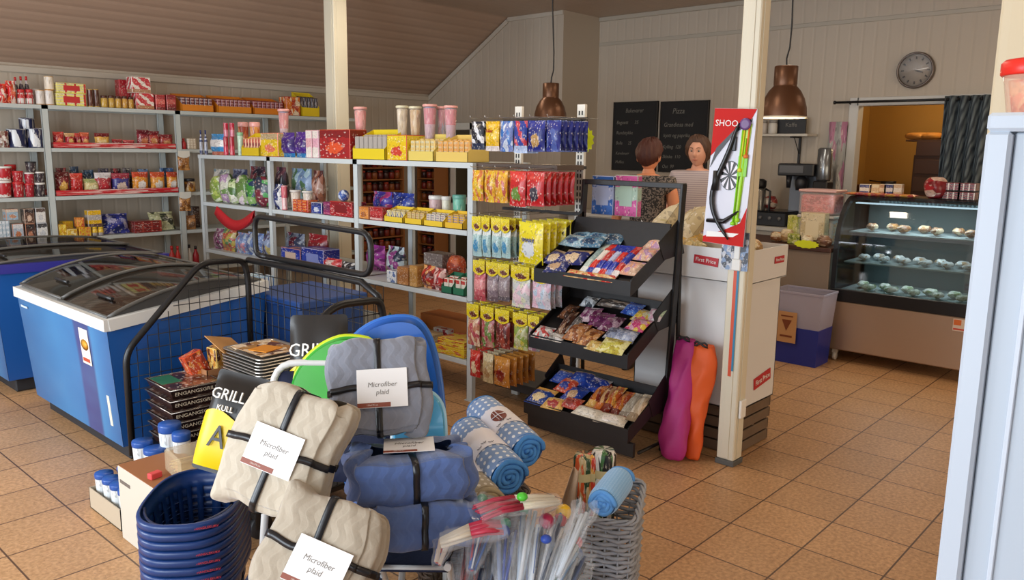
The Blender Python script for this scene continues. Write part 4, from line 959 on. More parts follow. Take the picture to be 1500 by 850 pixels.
row('X', MRX, .706, S3+' nearest bay', [
    ('bag', 530, 556, 360, .12, P('a8389a', 'c868b0', '7a2870', 'blotch', 1), None, 'magenta pack', {'back': .25}), ('bag', 560, 584, 362, .12, P('c0ccd0', '283048', '9a4888', 'blotch', 2), None, 'white and black pack', {'back': .2}),
    ('box', 566, 580, 397, .1, P('d0d4d8', '6078a8', 'e0e0e0', 'blotch', 2), None, 'white and blue box'), ('box', 581, 598, 392, .14, P('a8703c', '98602e', 'c08850', 'band', 2), None, 'open brown cardboard box'), ('box', 599, 611, 390, .14, P('b88848', 'a87838', 'c89858', 'band', 3), None, 'ochre cardboard box'),
    ('bag', 613, 630, 390, .1, P('b03028', '702020', 'd89858', 'blotch', 4), None, 'red and brown bag', {}), ('bag', 630, 646, 394, .1, P('c03030', 'd8b0a8', '8a2020', 'blotch', 5), None, 'scarlet bag', {}),
    ('tray', 646, 662, 402, .12, m_('24664a', .5), P('c83a30', 'e0d8c8', 'b83030', 'band', 2), 'green tray of red and white packs'), ('tray', 663, 680, 404, .12, m_('2a7050', .5), P('c04038', 'e0d8c8', 'a83030', 'band', 3), 'second green tray of red packs'),
    ('sack', 649, 671, 362, .12, P('c84a24', 'd86838', 'a83818', 'blotch', 1, .5, 2), None, 'orange red net bag', {'back': .3, 'h': .2, 'name': 'net_bag'}),
    ('box', 620, 648, 380, .14, P('807068', '90827a', '706058', 'band', 2), None, 'grey brown carton behind', {'back': .3, 'h': .2}),
])
row('X', MRX, .276, 'middle rack bottom shelf nearest bay', [
    ('bag', 560, 584, 452, .12, P('c03838', 'e0c040', '5c8c40', 'blotch', 1), None, 'red and yellow sweet pack', {'back': .2, 'h': .12}), ('bag', 586, 612, 450, .12, P('b83030', '3c8048', 'e0b838', 'blotch', 2), None, 'red and green sweet pack', {'back': .2, 'h': .12}),
    ('box', 612, 642, 478, .14, P('908048', 'b8a468', '585038', 'rows', 1), None, 'olive brown tray box', {'h': .05, 'back': .25}), ('box', 634, 656, 470, .14, P('d0d0cc', 'a82838', 'c0c0c0', 'blotch', 2), None, 'white box with red lid', {'h': .09, 'back': .25}),
    ('box', 636, 680, 494, .2, P('e0c030', 'd8a828', 'd06830', 'blotch', 3), None, 'low yellow box of sweets', {'h': .06}), ('box', 640, 680, 482, .2, P('e0c438', 'e0b83c', 'c04828', 'blotch', 4), None, 'yellow packs lying on the low box', {'on': 1, 'h': .05}),
    ('box', 566, 620, 505, .2, P('c8b088', 'd8c8a0', 'b09068', 'band', 4), None, 'beige carton', {'h': .08})])
b = MB(); b.bx(-.3, .3, 0, .2, 0, .16, .004); o = b.build('cardboard_box', m_('b86e34', .7, var=.1)); o.rotation_euler = (0, 0, R(-90)); p = onx(655, 450, MRX+.32); o.location = (p.x, p.y-.0, .277); tag(o, 'orange brown cardboard box at the back of the bottom shelf nearest bay', 'box')

# ------------------------------------------------------------------ hanging bags
def hang(level, x0, x1, ybot, m, m2, kind, desc, n=3, dx=.055, front=3.55, w=None, grp=None):
    z1 = HZ[level]; a = onx(x0, (ybot+10), front); c = onx(x1, ybot+10, front); w = (c-a).length*.97; zb = onx((x0+x1)/2, ybot, front).z
    for k in range(n):
        X = front+k*dx
        if X > HX-.06: break
        where = ['frontmost', 'second', 'third', 'fourth', 'fifth', 'sixth', 'seventh', 'eighth'][k]
        good(kind, (X, (a.y+c.y)/2+rnd.uniform(-.006, .006), zb), (0, 0, R(-90)+rnd.uniform(-.08, .08)), w, .04, z1-zb, m, m2, '%s, %s, peg rack %s row' % (desc, where, ['top', 'second', 'third', 'fourth', 'fifth', 'bottom'][level]), 'bags on the peg rack', seed=k, name='hanging_bag', cat='bag')
    b = MB(); b.tube([(0, 0, 0), (front-HX-.02, 0, 0), (front-HX-.025, 0, .012)], .0028, 6)
    o = b.build('hook', mat('b8b8b4', .3, .8), None); o.location = (HX-.04, (a.y+c.y)/2, z1+.014*0+.018)
    o.parent = HOOKROOT; o.location = (-.04, (a.y+c.y)/2, z1+.018)
HOOKROOT = t = [o for o in bpy.data.objects if o.name == 'peg_rack'][0]
hang(0, 690, 709, 219, P('20202c', 'd8d8dc', '303850', 'diag', 1), None, 'bag', 'black and white sweet bag', 3)
hang(0, 710, 731, 221, P('e0b018', 'e8c020', 'd8ccc8', 'band', 2), None, 'bag', 'yellow sweet bag with white foot', 3)
hang(0, 732, 752, 222, P('6878b0', 'c0c8d8', '3870b8', 'blotch', 3), None, 'bag', 'pale blue patterned sweet bag', 3)
hang(0, 753, 772, 224, P('283c90', 'c03848', 'a8b8d8', 'diag', 4), None, 'bag', 'blue sweet bag with red flash', 3)
hang(0, 773, 798, 222, P('1c2474', '283088', 'b08850', 'oval', 5), None, 'bag', 'navy sweet bag with golden star', 6, .05)
hang(0, 800, 822, 222, P('1c2470', '242c80', '5060a0', 'blotch', 6), None, 'bag', 'dark navy sweet bag', 6, .05)
hang(1, 692, 708, 294, P('e0a820', 'd8b838', 'c87038', 'blotch', 1), None, 'bag', 'yellow orange chew bag at the upright', 4)
hang(1, 709, 725, 296, P('dca424', 'e0b838', 'b85a30', 'blotch', 2), None, 'bag', 'amber chew bag', 4)
hang(1, 726, 744, 297, P('d89a28', 'e0b030', 'c05a4a', 'blotch', 3), None, 'bag', 'orange chew bag', 4)
hang(1, 745, 770, 302, P('c02424', 'd84038', '68883c', 'oval', 4), None, 'bag', 'red sweet bag with green picture', 5)
hang(1, 772, 798, 302, P('b81e20', 'c83028', '3c3440', 'oval', 5), None, 'bag', 'scarlet sweet bag with dark picture', 6)
ycard = P('e2c81c', 'e8d430', '6a3020', 'oval', 2)
for i, (xa, xb) in enumerate(((692, 705), (706, 719), (720, 733), (734, 748))):
    hang(2, xa, xb, 375+i, P('a8c8c8', 'dce4e0', '4c90b8', 'oval', i), ycard, 'card', ['blue and white bag under yellow card, leftmost', 'blue and white bag under yellow card, second', 'blue and white bag under yellow card, third', 'blue and white bag under yellow card, fourth'][i], 3)
hang(2, 757, 796, 386, P('e0cc20', 'e4d430', 'd8dce0', 'oval', 7), None, 'bag', 'big yellow snack bag', 6, .065, 3.5)
hang(3, 695, 711, 440, P('c86068', 'e09090', 'b04850', 'band', 1), ycard, 'card', 'pink bag under yellow smile card', 3)
hang(3, 713, 729, 441, P('8a7880', 'a89498', '6c5a60', 'band', 2), ycard, 'card', 'grey mauve bag under yellow smile card', 3)
hang(3, 731, 747, 441, P('8c7c80', '9a8c90', '60565c', 'band', 3), ycard, 'card', 'grey bag under yellow smile card', 3)
hang(3, 749, 776, 450, P('c8c8c8', 'e8c8d0', 'd8d8b8', 'blotch', 4), ycard, 'card', 'white marshmallow bag under yellow card', 3)
hang(3, 779, 806, 452, P('ccc4cc', 'e0b8c8', 'b8c8d8', 'blotch', 5), ycard, 'card', 'pastel marshmallow bag under yellow card', 3)
hang(4, 686, 704, 506, P('c08060', 'b85058', 'e0c0a0', 'blotch', 1), ycard, 'card', 'red and cream bag under yellow card', 3)
hang(4, 706, 724, 508, P('a84850', 'c08878', '6c8840', 'blotch', 2), ycard, 'card', 'rose bag under yellow card', 3)
hang(4, 726, 746, 510, P('803028', 'a04838', '5c2420', 'blotch', 3), ycard, 'card', 'brown red bag under yellow card', 3)
hang(4, 752, 772, 512, P('8ca048', 'b8b888', 'c0b040', 'blotch', 4), ycard, 'card', 'olive bag under yellow card', 3)
hang(4, 774, 790, 514, P('807c78', 'a89098', '906878', 'blotch', 5), ycard, 'card', 'dusty mauve bag under yellow card', 3)
hang(5, 690, 704, 552, P('b82420', 'd04030', 'e0c8a0', 'oval', 1), None, 'bag', 'red nut bag', 4)
hang(5, 706, 722, 560, P('c0a878', 'd8c8a0', 'a88050', 'oval', 2), None, 'bag', 'cream nut bag', 4)
hang(5, 724, 748, 566, P('b8752c', 'c88838', '8a2c1c', 'oval', 3), None, 'bag', 'orange brown chocolate bag with red letter', 5)
# price tags and star
b = MB(); n = 22; b.prism([((.055 if k % 2 else .042)*math.cos(2*math.pi*k/n), (.075 if k % 2 else .058)*math.sin(2*math.pi*k/n)) for k in range(n)], -.001, .001)
o = b.build('price_star', mat('d8e61e', .5)); p = onx(860, 205, HX-.03); o.location = (p.x, p.y, p.z); o.rotation_euler = (0, 0, R(-90)); tag(o, 'neon yellow star price sign clipped to the slotted upright', 'price sign')

def bag_text(x, y, X, s, size, m, lab):
    """printed word on the frontmost bag of a hook"""
    best = None
    q = onx(x, y, X)
    for o in bpy.data.objects:
        if o.name.startswith('hanging_bag') and o.parent is None and abs(o.location.x-X) < .01 and lab in o['label'] and 'frontmost' in o['label']: best = o
    if best: text(s, size, m, best, (0, -.0275, q.z-best.location.z), (R(90), 0, 0), depth=.0015)
bag_text(778, 352, 3.5, 'SMASH!', .030, mat('2c3f94', .4), 'big yellow snack bag')
bag_text(736, 545, 3.55, 'm&m', .040, mat('8a1c14', .4), 'orange brown chocolate')
bag_text(720, 192, 3.55, 'bilar', .032, mat('a8301c', .4), 'yellow sweet bag with white foot')
# ------------------------------------------------------------------ black leaning tray stand
SK = mat('141112', .45, bump=.08, bscale=30)
sx0, sx1 = 3.44, 3.92        # floor front, top rear
sy0, sy1 = 2.30, 2.95
t = thing('tray_stand', 'black leaning display stand with three tilted trays of biscuits and chocolate', 'display stand', (sx0, (sy0+sy1)/2, 0)); hy = (sy1-sy0)/2
HT = 1.50
for s in (-1, 1):
    y = s*(hy+.012)
    b = MB(); ang = math.atan2(.10, HT); L_ = math.hypot(.10, HT)
    b.box((.41, y, HT/2), (.045, .018, L_), .003, T=Matrix.Rotation(ang, 3, 'Y')); b.build('side_post', SK, t)
    b = MB(); b.tube([(.45, y, 1.30), (.50, y, .02)], .012, 8); b.build('rear_leg', SK, t)
    b = MB(); b.tube([(.12, y, .05), (.50, y, .05)], .010, 8); b.build('floor_bar', SK, t)
b = MB(); b.box((.46, 0, HT-.01), (.04, 2*hy+.04, .03), .003); b.build('top_rail', SK, t)
b = MB(); b.box((.345, -.0, 1.20), (.012, 2*hy, .18), .002, T=Matrix.Rotation(R(17), 3, 'Y')); b.build('back_board', SK, t)
def Tf(zf): return Vector((0, 0, zf))
TR = [(1.012, 1.215, .40), (.622, .825, .36), (.218, .352, .30)]
TRAY = []
for k, (zf, zr, dd) in enumerate(TR):
    yoff = .0 if k < 1 else (.06 if k == 1 else .08)
    b = MB(); w = hy-.004
    y_a, y_b = -w, w
    if k == 2: y_b += .06; y_a -= .02
    if k == 1: y_b += .03
    th = .008; lip = .028
    A = Vector((0, 0, zf-lip)); B_ = Vector((dd, 0, zr-lip))
    def slab(p, q, up0, up1, ya, yb):
        i = b.vs([(p.x, ya, p.z+up0), (q.x, ya, q.z+up0), (q.x, yb, q.z+up0), (p.x, yb, p.z+up0), (p.x, ya, p.z+up1), (q.x, ya, q.z+up1), (q.x, yb, q.z+up1), (p.x, yb, p.z+up1)])
        for f in ((3, 2, 1, 0), (4, 5, 6, 7), (0, 1, 5, 4), (1, 2, 6, 5), (2, 3, 7, 6), (3, 0, 4, 7)): b.face([i+q_ for q_ in f])
    slab(A, B_, -.01, 0, y_a, y_b)
    slab(A, B_, -.05, lip+.008, y_a-.008, y_a); slab(A, B_, -.05, lip+.008, y_b, y_b+.008)
    slab(A-Vector((.008, 0, 0)), A, -.05, lip, y_a-.008, y_b+.008); slab(B_, B_+Vector((.008, 0, 0)), -.05, lip+.03, y_a-.008, y_b+.008)
    b.build('tray', SK, t)
    for s, yy in ((-1, y_a-.009), (1, y_b+.009)):
        b = MB(); T_ = Matrix(((1, 0, 0, 0), (0, 1, 0, 0), (0, 0, 1, 0), (0, 0, 0, 1)))
        b.prism([(dd*.75, zr-.12), (dd+.11, zr-.10), (dd+.04, zr+.10), (dd*.6, zr-.02)], yy-.002, yy+.002); b.build('side_plate', SK, t)
    TRAY.append((A, B_, y_a, y_b))
b = MB(); b.box((.02, 0, .10), (.02, 2*hy+.1, .08), .003); b.build('kick_board', SK, t)
def on_tray(k, u, v, kind, w, d, h, m, m2, label, yaw=0, lift=0, name=None, grp='goods on the black stand'):
    """u: 0 left .. 1 right seen from the front, v: 0 front .. 1 back"""
    A, B_, ya, yb = TRAY[k]
    yy = yb+(ya-yb)*u; p = A+(B_-A)*v; sl = math.atan2(B_.z-A.z, B_.x-A.x)
    M = Matrix.Translation(Vector((sx0, (sy0+sy1)/2, 0))+Vector((p.x, yy, p.z+.001+lift))) @ Matrix.Rotation(-sl, 4, 'Y') @ Matrix.Rotation(R(yaw-90), 4, 'Z')
    w *= 1.22; h *= 1.15; d *= 1.15
    if kind == 'bag': M = M @ Matrix.Translation((0, -h/2, d/2)) @ Matrix.Rotation(R(-90), 4, 'X')     # lying on its back, top away from the viewer
    o = good(kind, (0, 0, 0), 0, w, d, h, m, m2, label, grp, seed=int(u*7+v*5), name=name)
    o.matrix_world = M
    return o
ON3 = ['top', 'middle', 'bottom']
# top tray: biscuits left, long bars right
i = 0
for (u, v, w, h, cs_, ds, yw, lf) in [(.12, .82, .12, .10, ('7aa0b8', 'c8d4dc', '305878'), 'light blue biscuit pack, back left', 8, .0), (.30, .84, .13, .10, ('6890ac', 'b8ccd8', '2c5070'), 'steel blue biscuit pack behind the long bars', -6, .0), (.46, .86, .12, .10, ('486880', 'a0b8c8', '20384c'), 'slate blue biscuit pack, back middle', 5, .0), (.15, .60, .14, .10, ('88a8b8', 'e0e4e4', '2c4c70'), 'blue white biscuit pack, second row left', -4, .03), (.33, .62, .13, .10, ('4c7490', 'b0c4d0', '203c58'), 'teal blue biscuit pack, second row', 7, .03),
        (.10, .30, .13, .12, ('202c70', 'b8a088', 'c8b090'), 'navy biscuit pack with biscuit picture, left', -10, 0), (.27, .36, .14, .13, ('1c2868', 'c8a880', 'd0b898'), 'navy biscuit pack with round biscuit', 4, 0), (.20, .12, .12, .10, ('24306c', 'd8c0a8', 'b89878'), 'navy biscuit pack at the front lip', 12, 0)]:
    on_tray(0, u, v, 'bag', w, .04, h, P(cs_[0], cs_[1], cs_[2], 'oval', i), None, ds+', top tray', yw, lf, 'biscuit_pack'); i += 1
for k, (c1, c2, c3, ds) in enumerate([('b8c8c0', '88a0a0', 'd8dcd8', 'pale green'), ('d03028', 'e8e0d8', '2838a0', 'red tipped'), ('2838a0', 'c03030', 'e0e0e8', 'blue'), ('2a3cac', 'b8c0e0', 'c82c28', 'bright blue'), ('3040a8', 'd03830', '8090d0', 'blue and red'), ('c03430', '2c3ca0', 'e0d8d8', 'scarlet and blue')]):
    on_tray(0, .46+k*.065, .42, 'bag', .038, .03, .26, P(c1, c2, c3, 'band', k), None, '%s long chocolate bar, %s of the long bars, top tray' % (ds, ORD[k+1]), 3, 0, 'chocolate_bar')
for k, (u, v, ds) in enumerate([(.90, .3, 'front'), (.90, .62, 'middle'), (.89, .9, 'rear')]):
    on_tray(0, u, v, 'bag', .09, .03, .11, P('d8a088', 'b088a8', 'c8a890', 'blotch', k), None, 'peach and lilac pack in the %s right of the top tray' % ds, 0, 0, 'biscuit_pack')
for k, u in enumerate((.42, .58, .74)):
    on_tray(0, u, .06, 'bag', .10, .022, .06, P('d8a868', 'c83028', 'e0c090', 'blotch', k), None, 'low tan card pack along the top tray front lip, %s from left' % ORD[k+1], 0, 0, 'biscuit_pack')
pk2 = [(.16, .62, .07, .11, 'bar', ('6a4028', '8a5838', '3c2418'), 'brown wafer pack'), (.10, .12, .10, .09, 'bag', ('d8d0c8', 'b83838', 'a8a0a0'), 'white pack with red figures'), (.29, .86, .08, .08, 'bag', ('a8b0b8', '404850', 'c8ccd0'), 'silver grey pack'), (.24, .40, .05, .18, 'bag', ('5c3424', '98765c', '3c2018'), 'brown striped bar'), (.34, .45, .05, .18, 'bag', ('7a7470', '4a4444', 'a09890'), 'grey brown bar'),
       (.40, .60, .10, .11, 'bag', ('6a2850', '8a4870', 'c8b0b8'), 'plum biscuit pack'), (.53, .58, .10, .11, 'bag', ('702c58', '904c78', '5a2048'), 'purple biscuit pack'), (.65, .54, .10, .11, 'bag', ('602448', '8a4870', 'b090a0'), 'dark plum biscuit pack'), (.42, .22, .10, .13, 'bag', ('a86838', 'c08858', '8a4c28'), 'caramel biscuit pack'), (.55, .20, .10, .13, 'bag', ('a06030', 'd09860', '7a4420'), 'toffee brown biscuit pack'), (.27, .08, .09, .06, 'bag', ('98948c', 'c0b8b0', '706860'), 'small grey pack'),
       (.74, .86, .09, .09, 'bag', ('3c60b8', '5880c8', '2848a0'), 'bright blue pack'), (.86, .80, .09, .09, 'bag', ('d8c8a0', 'e0b838', 'c85878'), 'yellow and pink pack'), (.96, .86, .08, .09, 'bag', ('d0a0b0', 'e0d0d0', 'a8c0a0'), 'pink and white pack'), (.90, .58, .10, .09, 'bag', ('d04878', 'e0c048', 'd8a0b0'), 'pink and yellow pack'), (.74, .38, .08, .09, 'bag', ('8890a8', 'b8b8b8', '585c70'), 'blue grey pack'), (.86, .36, .11, .09, 'bag', ('a8b0c8', 'c8ccd8', '8890a8'), 'pale lavender pack'), (.84, .10, .14, .10, 'bag', ('d0c858', 'b8a838', 'e0dc98'), 'yellow green pack'), (.68, .08, .10, .07, 'bag', ('d8b868', 'c09848', 'e0d0a0'), 'cream yellow pack'), (.55, .94, .22, .06, 'bag', ('6a5c54', '8a7868', '403834'), 'long brown paper pack')]
for k, (u, v, w, h, kd, c, ds) in enumerate(pk2):
    on_tray(1, u, v, 'bag', w, .035, h, P(c[0], c[1], c[2], 'blotch', k), None, ds+' in the middle tray of the black stand', rnd.uniform(-8, 8), .012 if k % 3 == 2 else 0, 'biscuit_pack')
pk3 = [(.12, .85, .11, .11, ('2848a0', 'c8a070', '3858b0'), 'blue bag at the back left'), (.30, .88, .12, .12, ('1c3890', 'b89878', '2c50a8'), 'deep blue bag at the back'), (.46, .88, .12, .12, ('24409c', 'a8a0a0', '183078'), 'royal blue bag at the back'), (.10, .22, .13, .13, ('20408c', 'e0a850', 'e8d0a0'), 'blue biscuit pack with golden biscuits'), (.24, .62, .10, .12, ('c04830', 'd88040', '2c3c90'), 'red orange pack on blue bag'), (.36, .50, .11, .12, ('203c94', '3858b0', 'c8a078'), 'dark blue pack in the middle'), (.27, .14, .12, .09, ('d8a858', 'e8c890', 'a83838'), 'golden biscuit pack at the lip'), (.42, .22, .10, .08, ('b03c30', 'd07048', '8a2820'), 'small red pack'),
       (.55, .62, .05, .19, ('d88030', '903020', 'e0b060'), 'orange wafer bar'), (.63, .60, .05, .19, ('e0b078', '8a3420', 'd07028'), 'tan and red wafer bar'), (.71, .58, .05, .19, ('c86028', 'e0a848', '7a2818'), 'burnt orange wafer bar'), (.79, .56, .05, .19, ('b84c24', 'd88838', '6a2014'), 'rust wafer bar'), (.88, .56, .06, .20, ('b0a490', 'c8c0b0', '8a7c6c'), 'grey beige wafer bar'), (.96, .54, .05, .20, ('c0ac90', 'd8ccb8', '9a8468'), 'beige wafer bar'), (.60, .16, .16, .08, ('d8ccb8', 'b04c38', 'e8e0d0'), 'white biscuit pack with red biscuit'), (.82, .16, .16, .08, ('d0c4b0', 'a85038', 'e8dcd0'), 'cream biscuit pack at the right lip')]
for k, (u, v, w, h, c, ds) in enumerate(pk3):
    on_tray(2, u, v, 'bag', w, .04, h, P(c[0], c[1], c[2], 'oval' if h < .15 else 'diag', k), None, ds+' in the bottom tray of the black stand', rnd.uniform(-9, 9) if h < .15 else 4, .012 if k % 3 == 1 else 0, 'biscuit_pack')
# two boxes seen through the top frame
for (xa, xb, yt, yb_, c, c2, ds) in ((870, 902, 257, 305, '2c60b0', 'a8b0d0', 'blue and lavender'), (904, 937, 256, 307, 'd0589c', 'a8c0b0', 'pink and mint')):
    X = 4.16; a = onx(xa, yt, X); c_ = onx(xb, yb_, X); h = .24; w = abs(a.y-c_.y)
    o = good('box', (X, (a.y+c_.y)/2, 1.275), R(-90), w*.95, .05, a.z-1.275, P(c, c2, c, 'band', 1), m_(c2, .5), ds+' box standing on the white bin behind the black stand')

# ------------------------------------------------------------------ white promotional bin on wooden crates
bx0, bx1, by0, by1 = 3.99, 4.42, 1.93, 2.62; WB = mat('dcdcdc', .5, var=.03)
cr0 = .27
BN = t = thing('promotion_bin', 'white cardboard promotion bin with red lettering, behind the slim post', 'bin', (bx0, (by0+by1)/2, 0)); hy = (by1-by0)/2; D = bx1-bx0
ZB = 1.02
b = MB(); b.bx(0, .006, -hy, hy, cr0, ZB); b.bx(D-.006, D, -hy, hy, cr0, ZB); b.bx(0, D, -hy, -hy+.006, cr0, ZB); b.bx(0, D, hy-.006, hy, cr0, ZB); b.bx(0, D, -hy, hy, cr0, cr0+.006); b.bx(.006, D-.006, -hy+.006, hy-.006, 1.0, 1.006)
b.build('box', WB, t)
b = MB(); e = .022; z1 = 1.16
for (xa, xb, ya, yb) in ((-e, -e+.005, -hy-e, hy+e), (D+e-.005, D+e, -hy-e, hy+e)): b.bx(xa, xb, ya, yb, ZB-.04, z1)
for (xa, xb, ya, yb) in ((-e, D+e, -hy-e, -hy-e+.005), (-e, D+e, hy+e-.005, hy+e)): b.bx(xa, xb, ya, yb, ZB-.04, z1)
b.bx(-e, D+e, -hy-e, hy+e, ZB-.042, ZB-.036)
b.build('collar', WB, t)
rdl = mat('b8202c', .45); wl = mat('f0eeea', .4)
def fp(parent, loc, rz, w, tilt=0):
    b = MB(); n = 6
    b.box((0, 0, 0), (w, .004, w*.32), w*.03); o = b.build('brand_label', rdl, parent); o.location = loc; o.rotation_euler = (0, R(tilt), rz)
    text('First Price', w*.205, wl, o, (0, -.0035, 0), (R(90), 0, 0)); return o
fp(t, (-e-.003, -hy+.235, 1.085), R(-90), .15, 4)
fp(t, (D*.62, -hy-.003, .40), 0, .21, -8)
fp(t, (D*.78, -hy-e-.003, 1.085), 0, .12, 0)
b = MB(); b.prism([(-.0, 0), (.10, 0), (.02, .16), (-.0, .18)], -.002, .002); o = b.build('flap', WB, t); o.location = (-e-.004, .32, 1.10); o.rotation_euler = (0, 0, R(-90))
# crates
for k in range(2):
    c = thing('wooden_crate', 'weathered grey wooden crate under the white bin, '+['lower', 'upper'][k], 'crate', (bx0+.015+.012*k, (by0+by1)/2, .003+k*.133)); b = MB(); wd = mat('6e5a48', .8, bump=.3, bscale=25, var=.25, vscale=9)
    for z in (.0, .066):
        for (xa, xb, ya, yb) in ((0, .012, -hy+.01, hy-.01), (D-.04, D-.028, -hy+.01, hy-.01), (0, D-.03, -hy+.01, -hy+.022), (0, D-.03, hy-.022, hy-.01)): b.bx(xa, xb, ya, yb, z+.002, z+.058, .002)
    b.build('slats', wd, c); b = MB()
    for xx in (.012, D-.06):
        for yy in (-hy+.022, hy-.042): b.bx(xx, xx+.02, yy, yy+.02, 0, .128, .001)
    b.build('corner_battens', wd, c); b = MB(); b.bx(.012, D-.04, -hy+.022, hy-.022, .0, .008); b.build('base', wd, c)
# bread bags lying in the bin
bb = [(955, 310, .17, 'c8b894', 'b0a070', 'kraft'), (985, 308, .17, 'bca880', 'd8ccb0', 'tan'), (965, 322, .15, 'b4a888', 'c8bc98', 'grey brown'), (1003, 322, .16, 'd0a850', 'c8b080', 'golden'), (1020, 338, .15, 'c8b070', 'a89860', 'straw coloured'), (1035, 345, .12, 'c89a48', 'd8c898', 'amber')]
for k, (x, y, s, c1, c2, ds) in enumerate(bb):
    p = onx(x, y, 4.20); o = good('bag', (4.14+.06*(k % 3), p.y, 1.075), (R(-38-9*k), R(-25+17*k), R(-90+22*k-40)), s*1.1, s*.75, max(.24, (p.z-1.01)*1.25), P(c1, c2, c1, 'blotch', k, .5), None, ds+' bread bag heaped in the white bin, %s from left' % ORD[k+1], 'bread bags in the bin', seed=k, name='bread_bag')
p = ony(1118, 362, 2.0)
for k, (x, y, c1, c2, ds) in enumerate([(1108, 352, 'd8c49c', 'b88c50', 'cream'), (1116, 366, 'c8b898', 'e8dcc8', 'pale'), (1124, 350, 'd0b488', 'a87c48', 'golden')]):
    q = ony(x, y, 2.02); good('sack', (min(4.36, q.x), 2.04+.03*k, 1.01), (0, 0, k), .14, .12, max(.1, q.z-1.01), P(c1, c2, c1, 'blotch', k+2, .5), None, ds+' pastry bag in the right end of the white bin', 'bread bags in the bin', seed=k, name='bread_bag')

# pink and orange folding chair bags leaning on the bin
def cloth_bag(label, col, pts, rads):
    b = MB(); n = 22; rings = []
    for (p, r_) in zip(pts, rads):
        p = Vector(p); rings.append(b.vs([p+Vector((r_*.62*math.cos(2*math.pi*k/n), r_*(1+.10*math.sin(3*2*math.pi*k/n+p.z*14))*math.sin(2*math.pi*k/n), .008*math.sin(5*k))) for k in range(n)]))
    for a in range(len(rings)-1):
        for k in range(n): b.face((rings[a]+k, rings[a]+(k+1) % n, rings[a+1]+(k+1) % n, rings[a+1]+k), sm=True)
    b.face([rings[0]+k for k in range(n)][::-1]); b.face([rings[-1]+k for k in range(n)])
    for i_, v_ in enumerate(b.v):
        zq = v_[2]; lump = .005*math.sin(v_[1]*75+zq*21)+.004*math.sin(zq*44+v_[1]*40)+.004*math.sin(zq*91+v_[0]*80)
        b.v[i_] = (v_[0]-lump*.9, v_[1]+lump*.8, max(.003, zq))
    me = b.mesh('x', mat(col, .6, bump=.5, bscale=14)); t = thing('folding_chair_bag', label, 'bag', pts[0]); o = link('fabric_bag', me, t); o.location = -Vector(pts[0])
    q = Vector(pts[-1])-Vector(pts[0]); c = MB()
    c.tube([q+Vector((-.045+.0*k, .04*math.cos(k*.7), .012*math.sin(k*1.3))) for k in range(10)], .006, 6); c.build('drawstring', mat('1f1a1c', .6), t)
    md = o.modifiers.new('s', 'SUBSURF'); md.levels = md.render_levels = 1
    return t
def line(bot, top, n, sag=.0): return [Vector(bot).lerp(Vector(top), k/n)+Vector((sag*math.sin(math.pi*k/n), 0, 0)) for k in range(n+1)]
bt = onx(983, 676, 3.72); bt = (3.70, 2.155, .004)
cloth_bag('magenta fabric folding chair bag leaning on the white bin beside the stand', 'b02a78', line((3.70, 2.165, .004), (3.88, 2.205, .66), 14, .0), [.062, .078, .086, .084, .080, .084, .076, .072, .078, .07, .066, .072, .068, .066, .060])
cloth_bag('orange fabric folding chair bag leaning between the magenta bag and the post', 'dc5a1c', line((3.78, 2.085, .004), (3.88, 2.095, .645), 14, .0), [.052, .045, .048, .05, .056, .055, .062, .060, .072, .07, .078, .08, .084, .078, .07])

# ------------------------------------------------------------------ toy bow set hanging on the post
a = onx(1048, 160, 3.82); c = onx(1110, 155, 3.82); bb_ = onx(1035, 355, 3.82); dd_ = onx(1095, 360, 3.82)
t = thing('toy_bow_set', 'toy bow and arrow set on tall white and red backing card hanging on the post', 'toy', (3.80, (a.y+c.y+bb_.y+dd_.y)/4, (a.z+bb_.z)/2), rot=(0, R(0), 0))
w = (a.y-c.y+bb_.y-dd_.y)/2; h = a.z-bb_.z; t.rotation_euler = (R(1.5), 0, R(-90)); 
t.rotation_euler = (0, R(2.5), R(-90))
def flat(name, poly, y0, m, parent=t, th=.0016): b = MB(); b.prism(poly, y0-th, y0); return b.build(name, m, parent)
flat('backing_card', [(-w/2, -h/2), (w/2, -h/2), (w/2, h/2), (-w/2, h/2)], 0, mat('cfcfdc', .35), th=.004)
rdm = mat('c4100a', .75)
flat('red_header', [(-w/2+.001, h/2-.001), (w/2-.001, h/2-.001), (w/2-.03, h/2-.06), (0, h/2-.12), (-w/2+.02, h/2-.22), (-w/2+.001, h/2-.24)], -.0045, rdm)
flat('red_footer', [(-w/2+.001, -h/2+.001), (w/2-.001, -h/2+.001), (w/2-.001, -h/2+.20), (w/2-.03, -h/2+.12), (0, -h/2+.075), (-w/2+.001, -h/2+.03)], -.0045, rdm)
flat('white_stripe', [(-w/2+.02, -h/2+.03), (w/2-.06, -h/2+.045), (w/2-.03, -h/2+.065), (-w/2+.02, -h/2+.06)], -.0065, wl)
o = text('SHOO', .045, wl, t, (-w/2+.075, -.0072, h/2-.075), (R(90), 0, 0), sx=1.0)
bowpts = []
for k in range(21):
    s = k/20; z = h/2-.07-s*(h-.10); x = .035-.16*math.sin(math.pi*min(1, s*1.02))**.8*.62+.03*math.sin(2*math.pi*s)
    bowpts.append((x, -.018, z))
b = MB(); b.tube(bowpts, [.004+.010*math.sin(math.pi*k/20)**.5 for k in range(21)], 8); b.build('bow', mat('15151a', .3), t)
b = MB(); b.tube([(bowpts[10][0], -.02, bowpts[10][2]+.05), (bowpts[10][0], -.02, bowpts[10][2]-.05)], .017, 10); b.build('grip', mat('101014', .5), t)
b = MB(); b.tube([(-w/2+.02, -.016, -h/2+.115), (0, -.016, -h/2+.12), (w/2-.04, -.016, -h/2+.18)], [.010, .013, .004], 8); b.build('lower_limb', mat('15151a', .3), t)
b = MB()
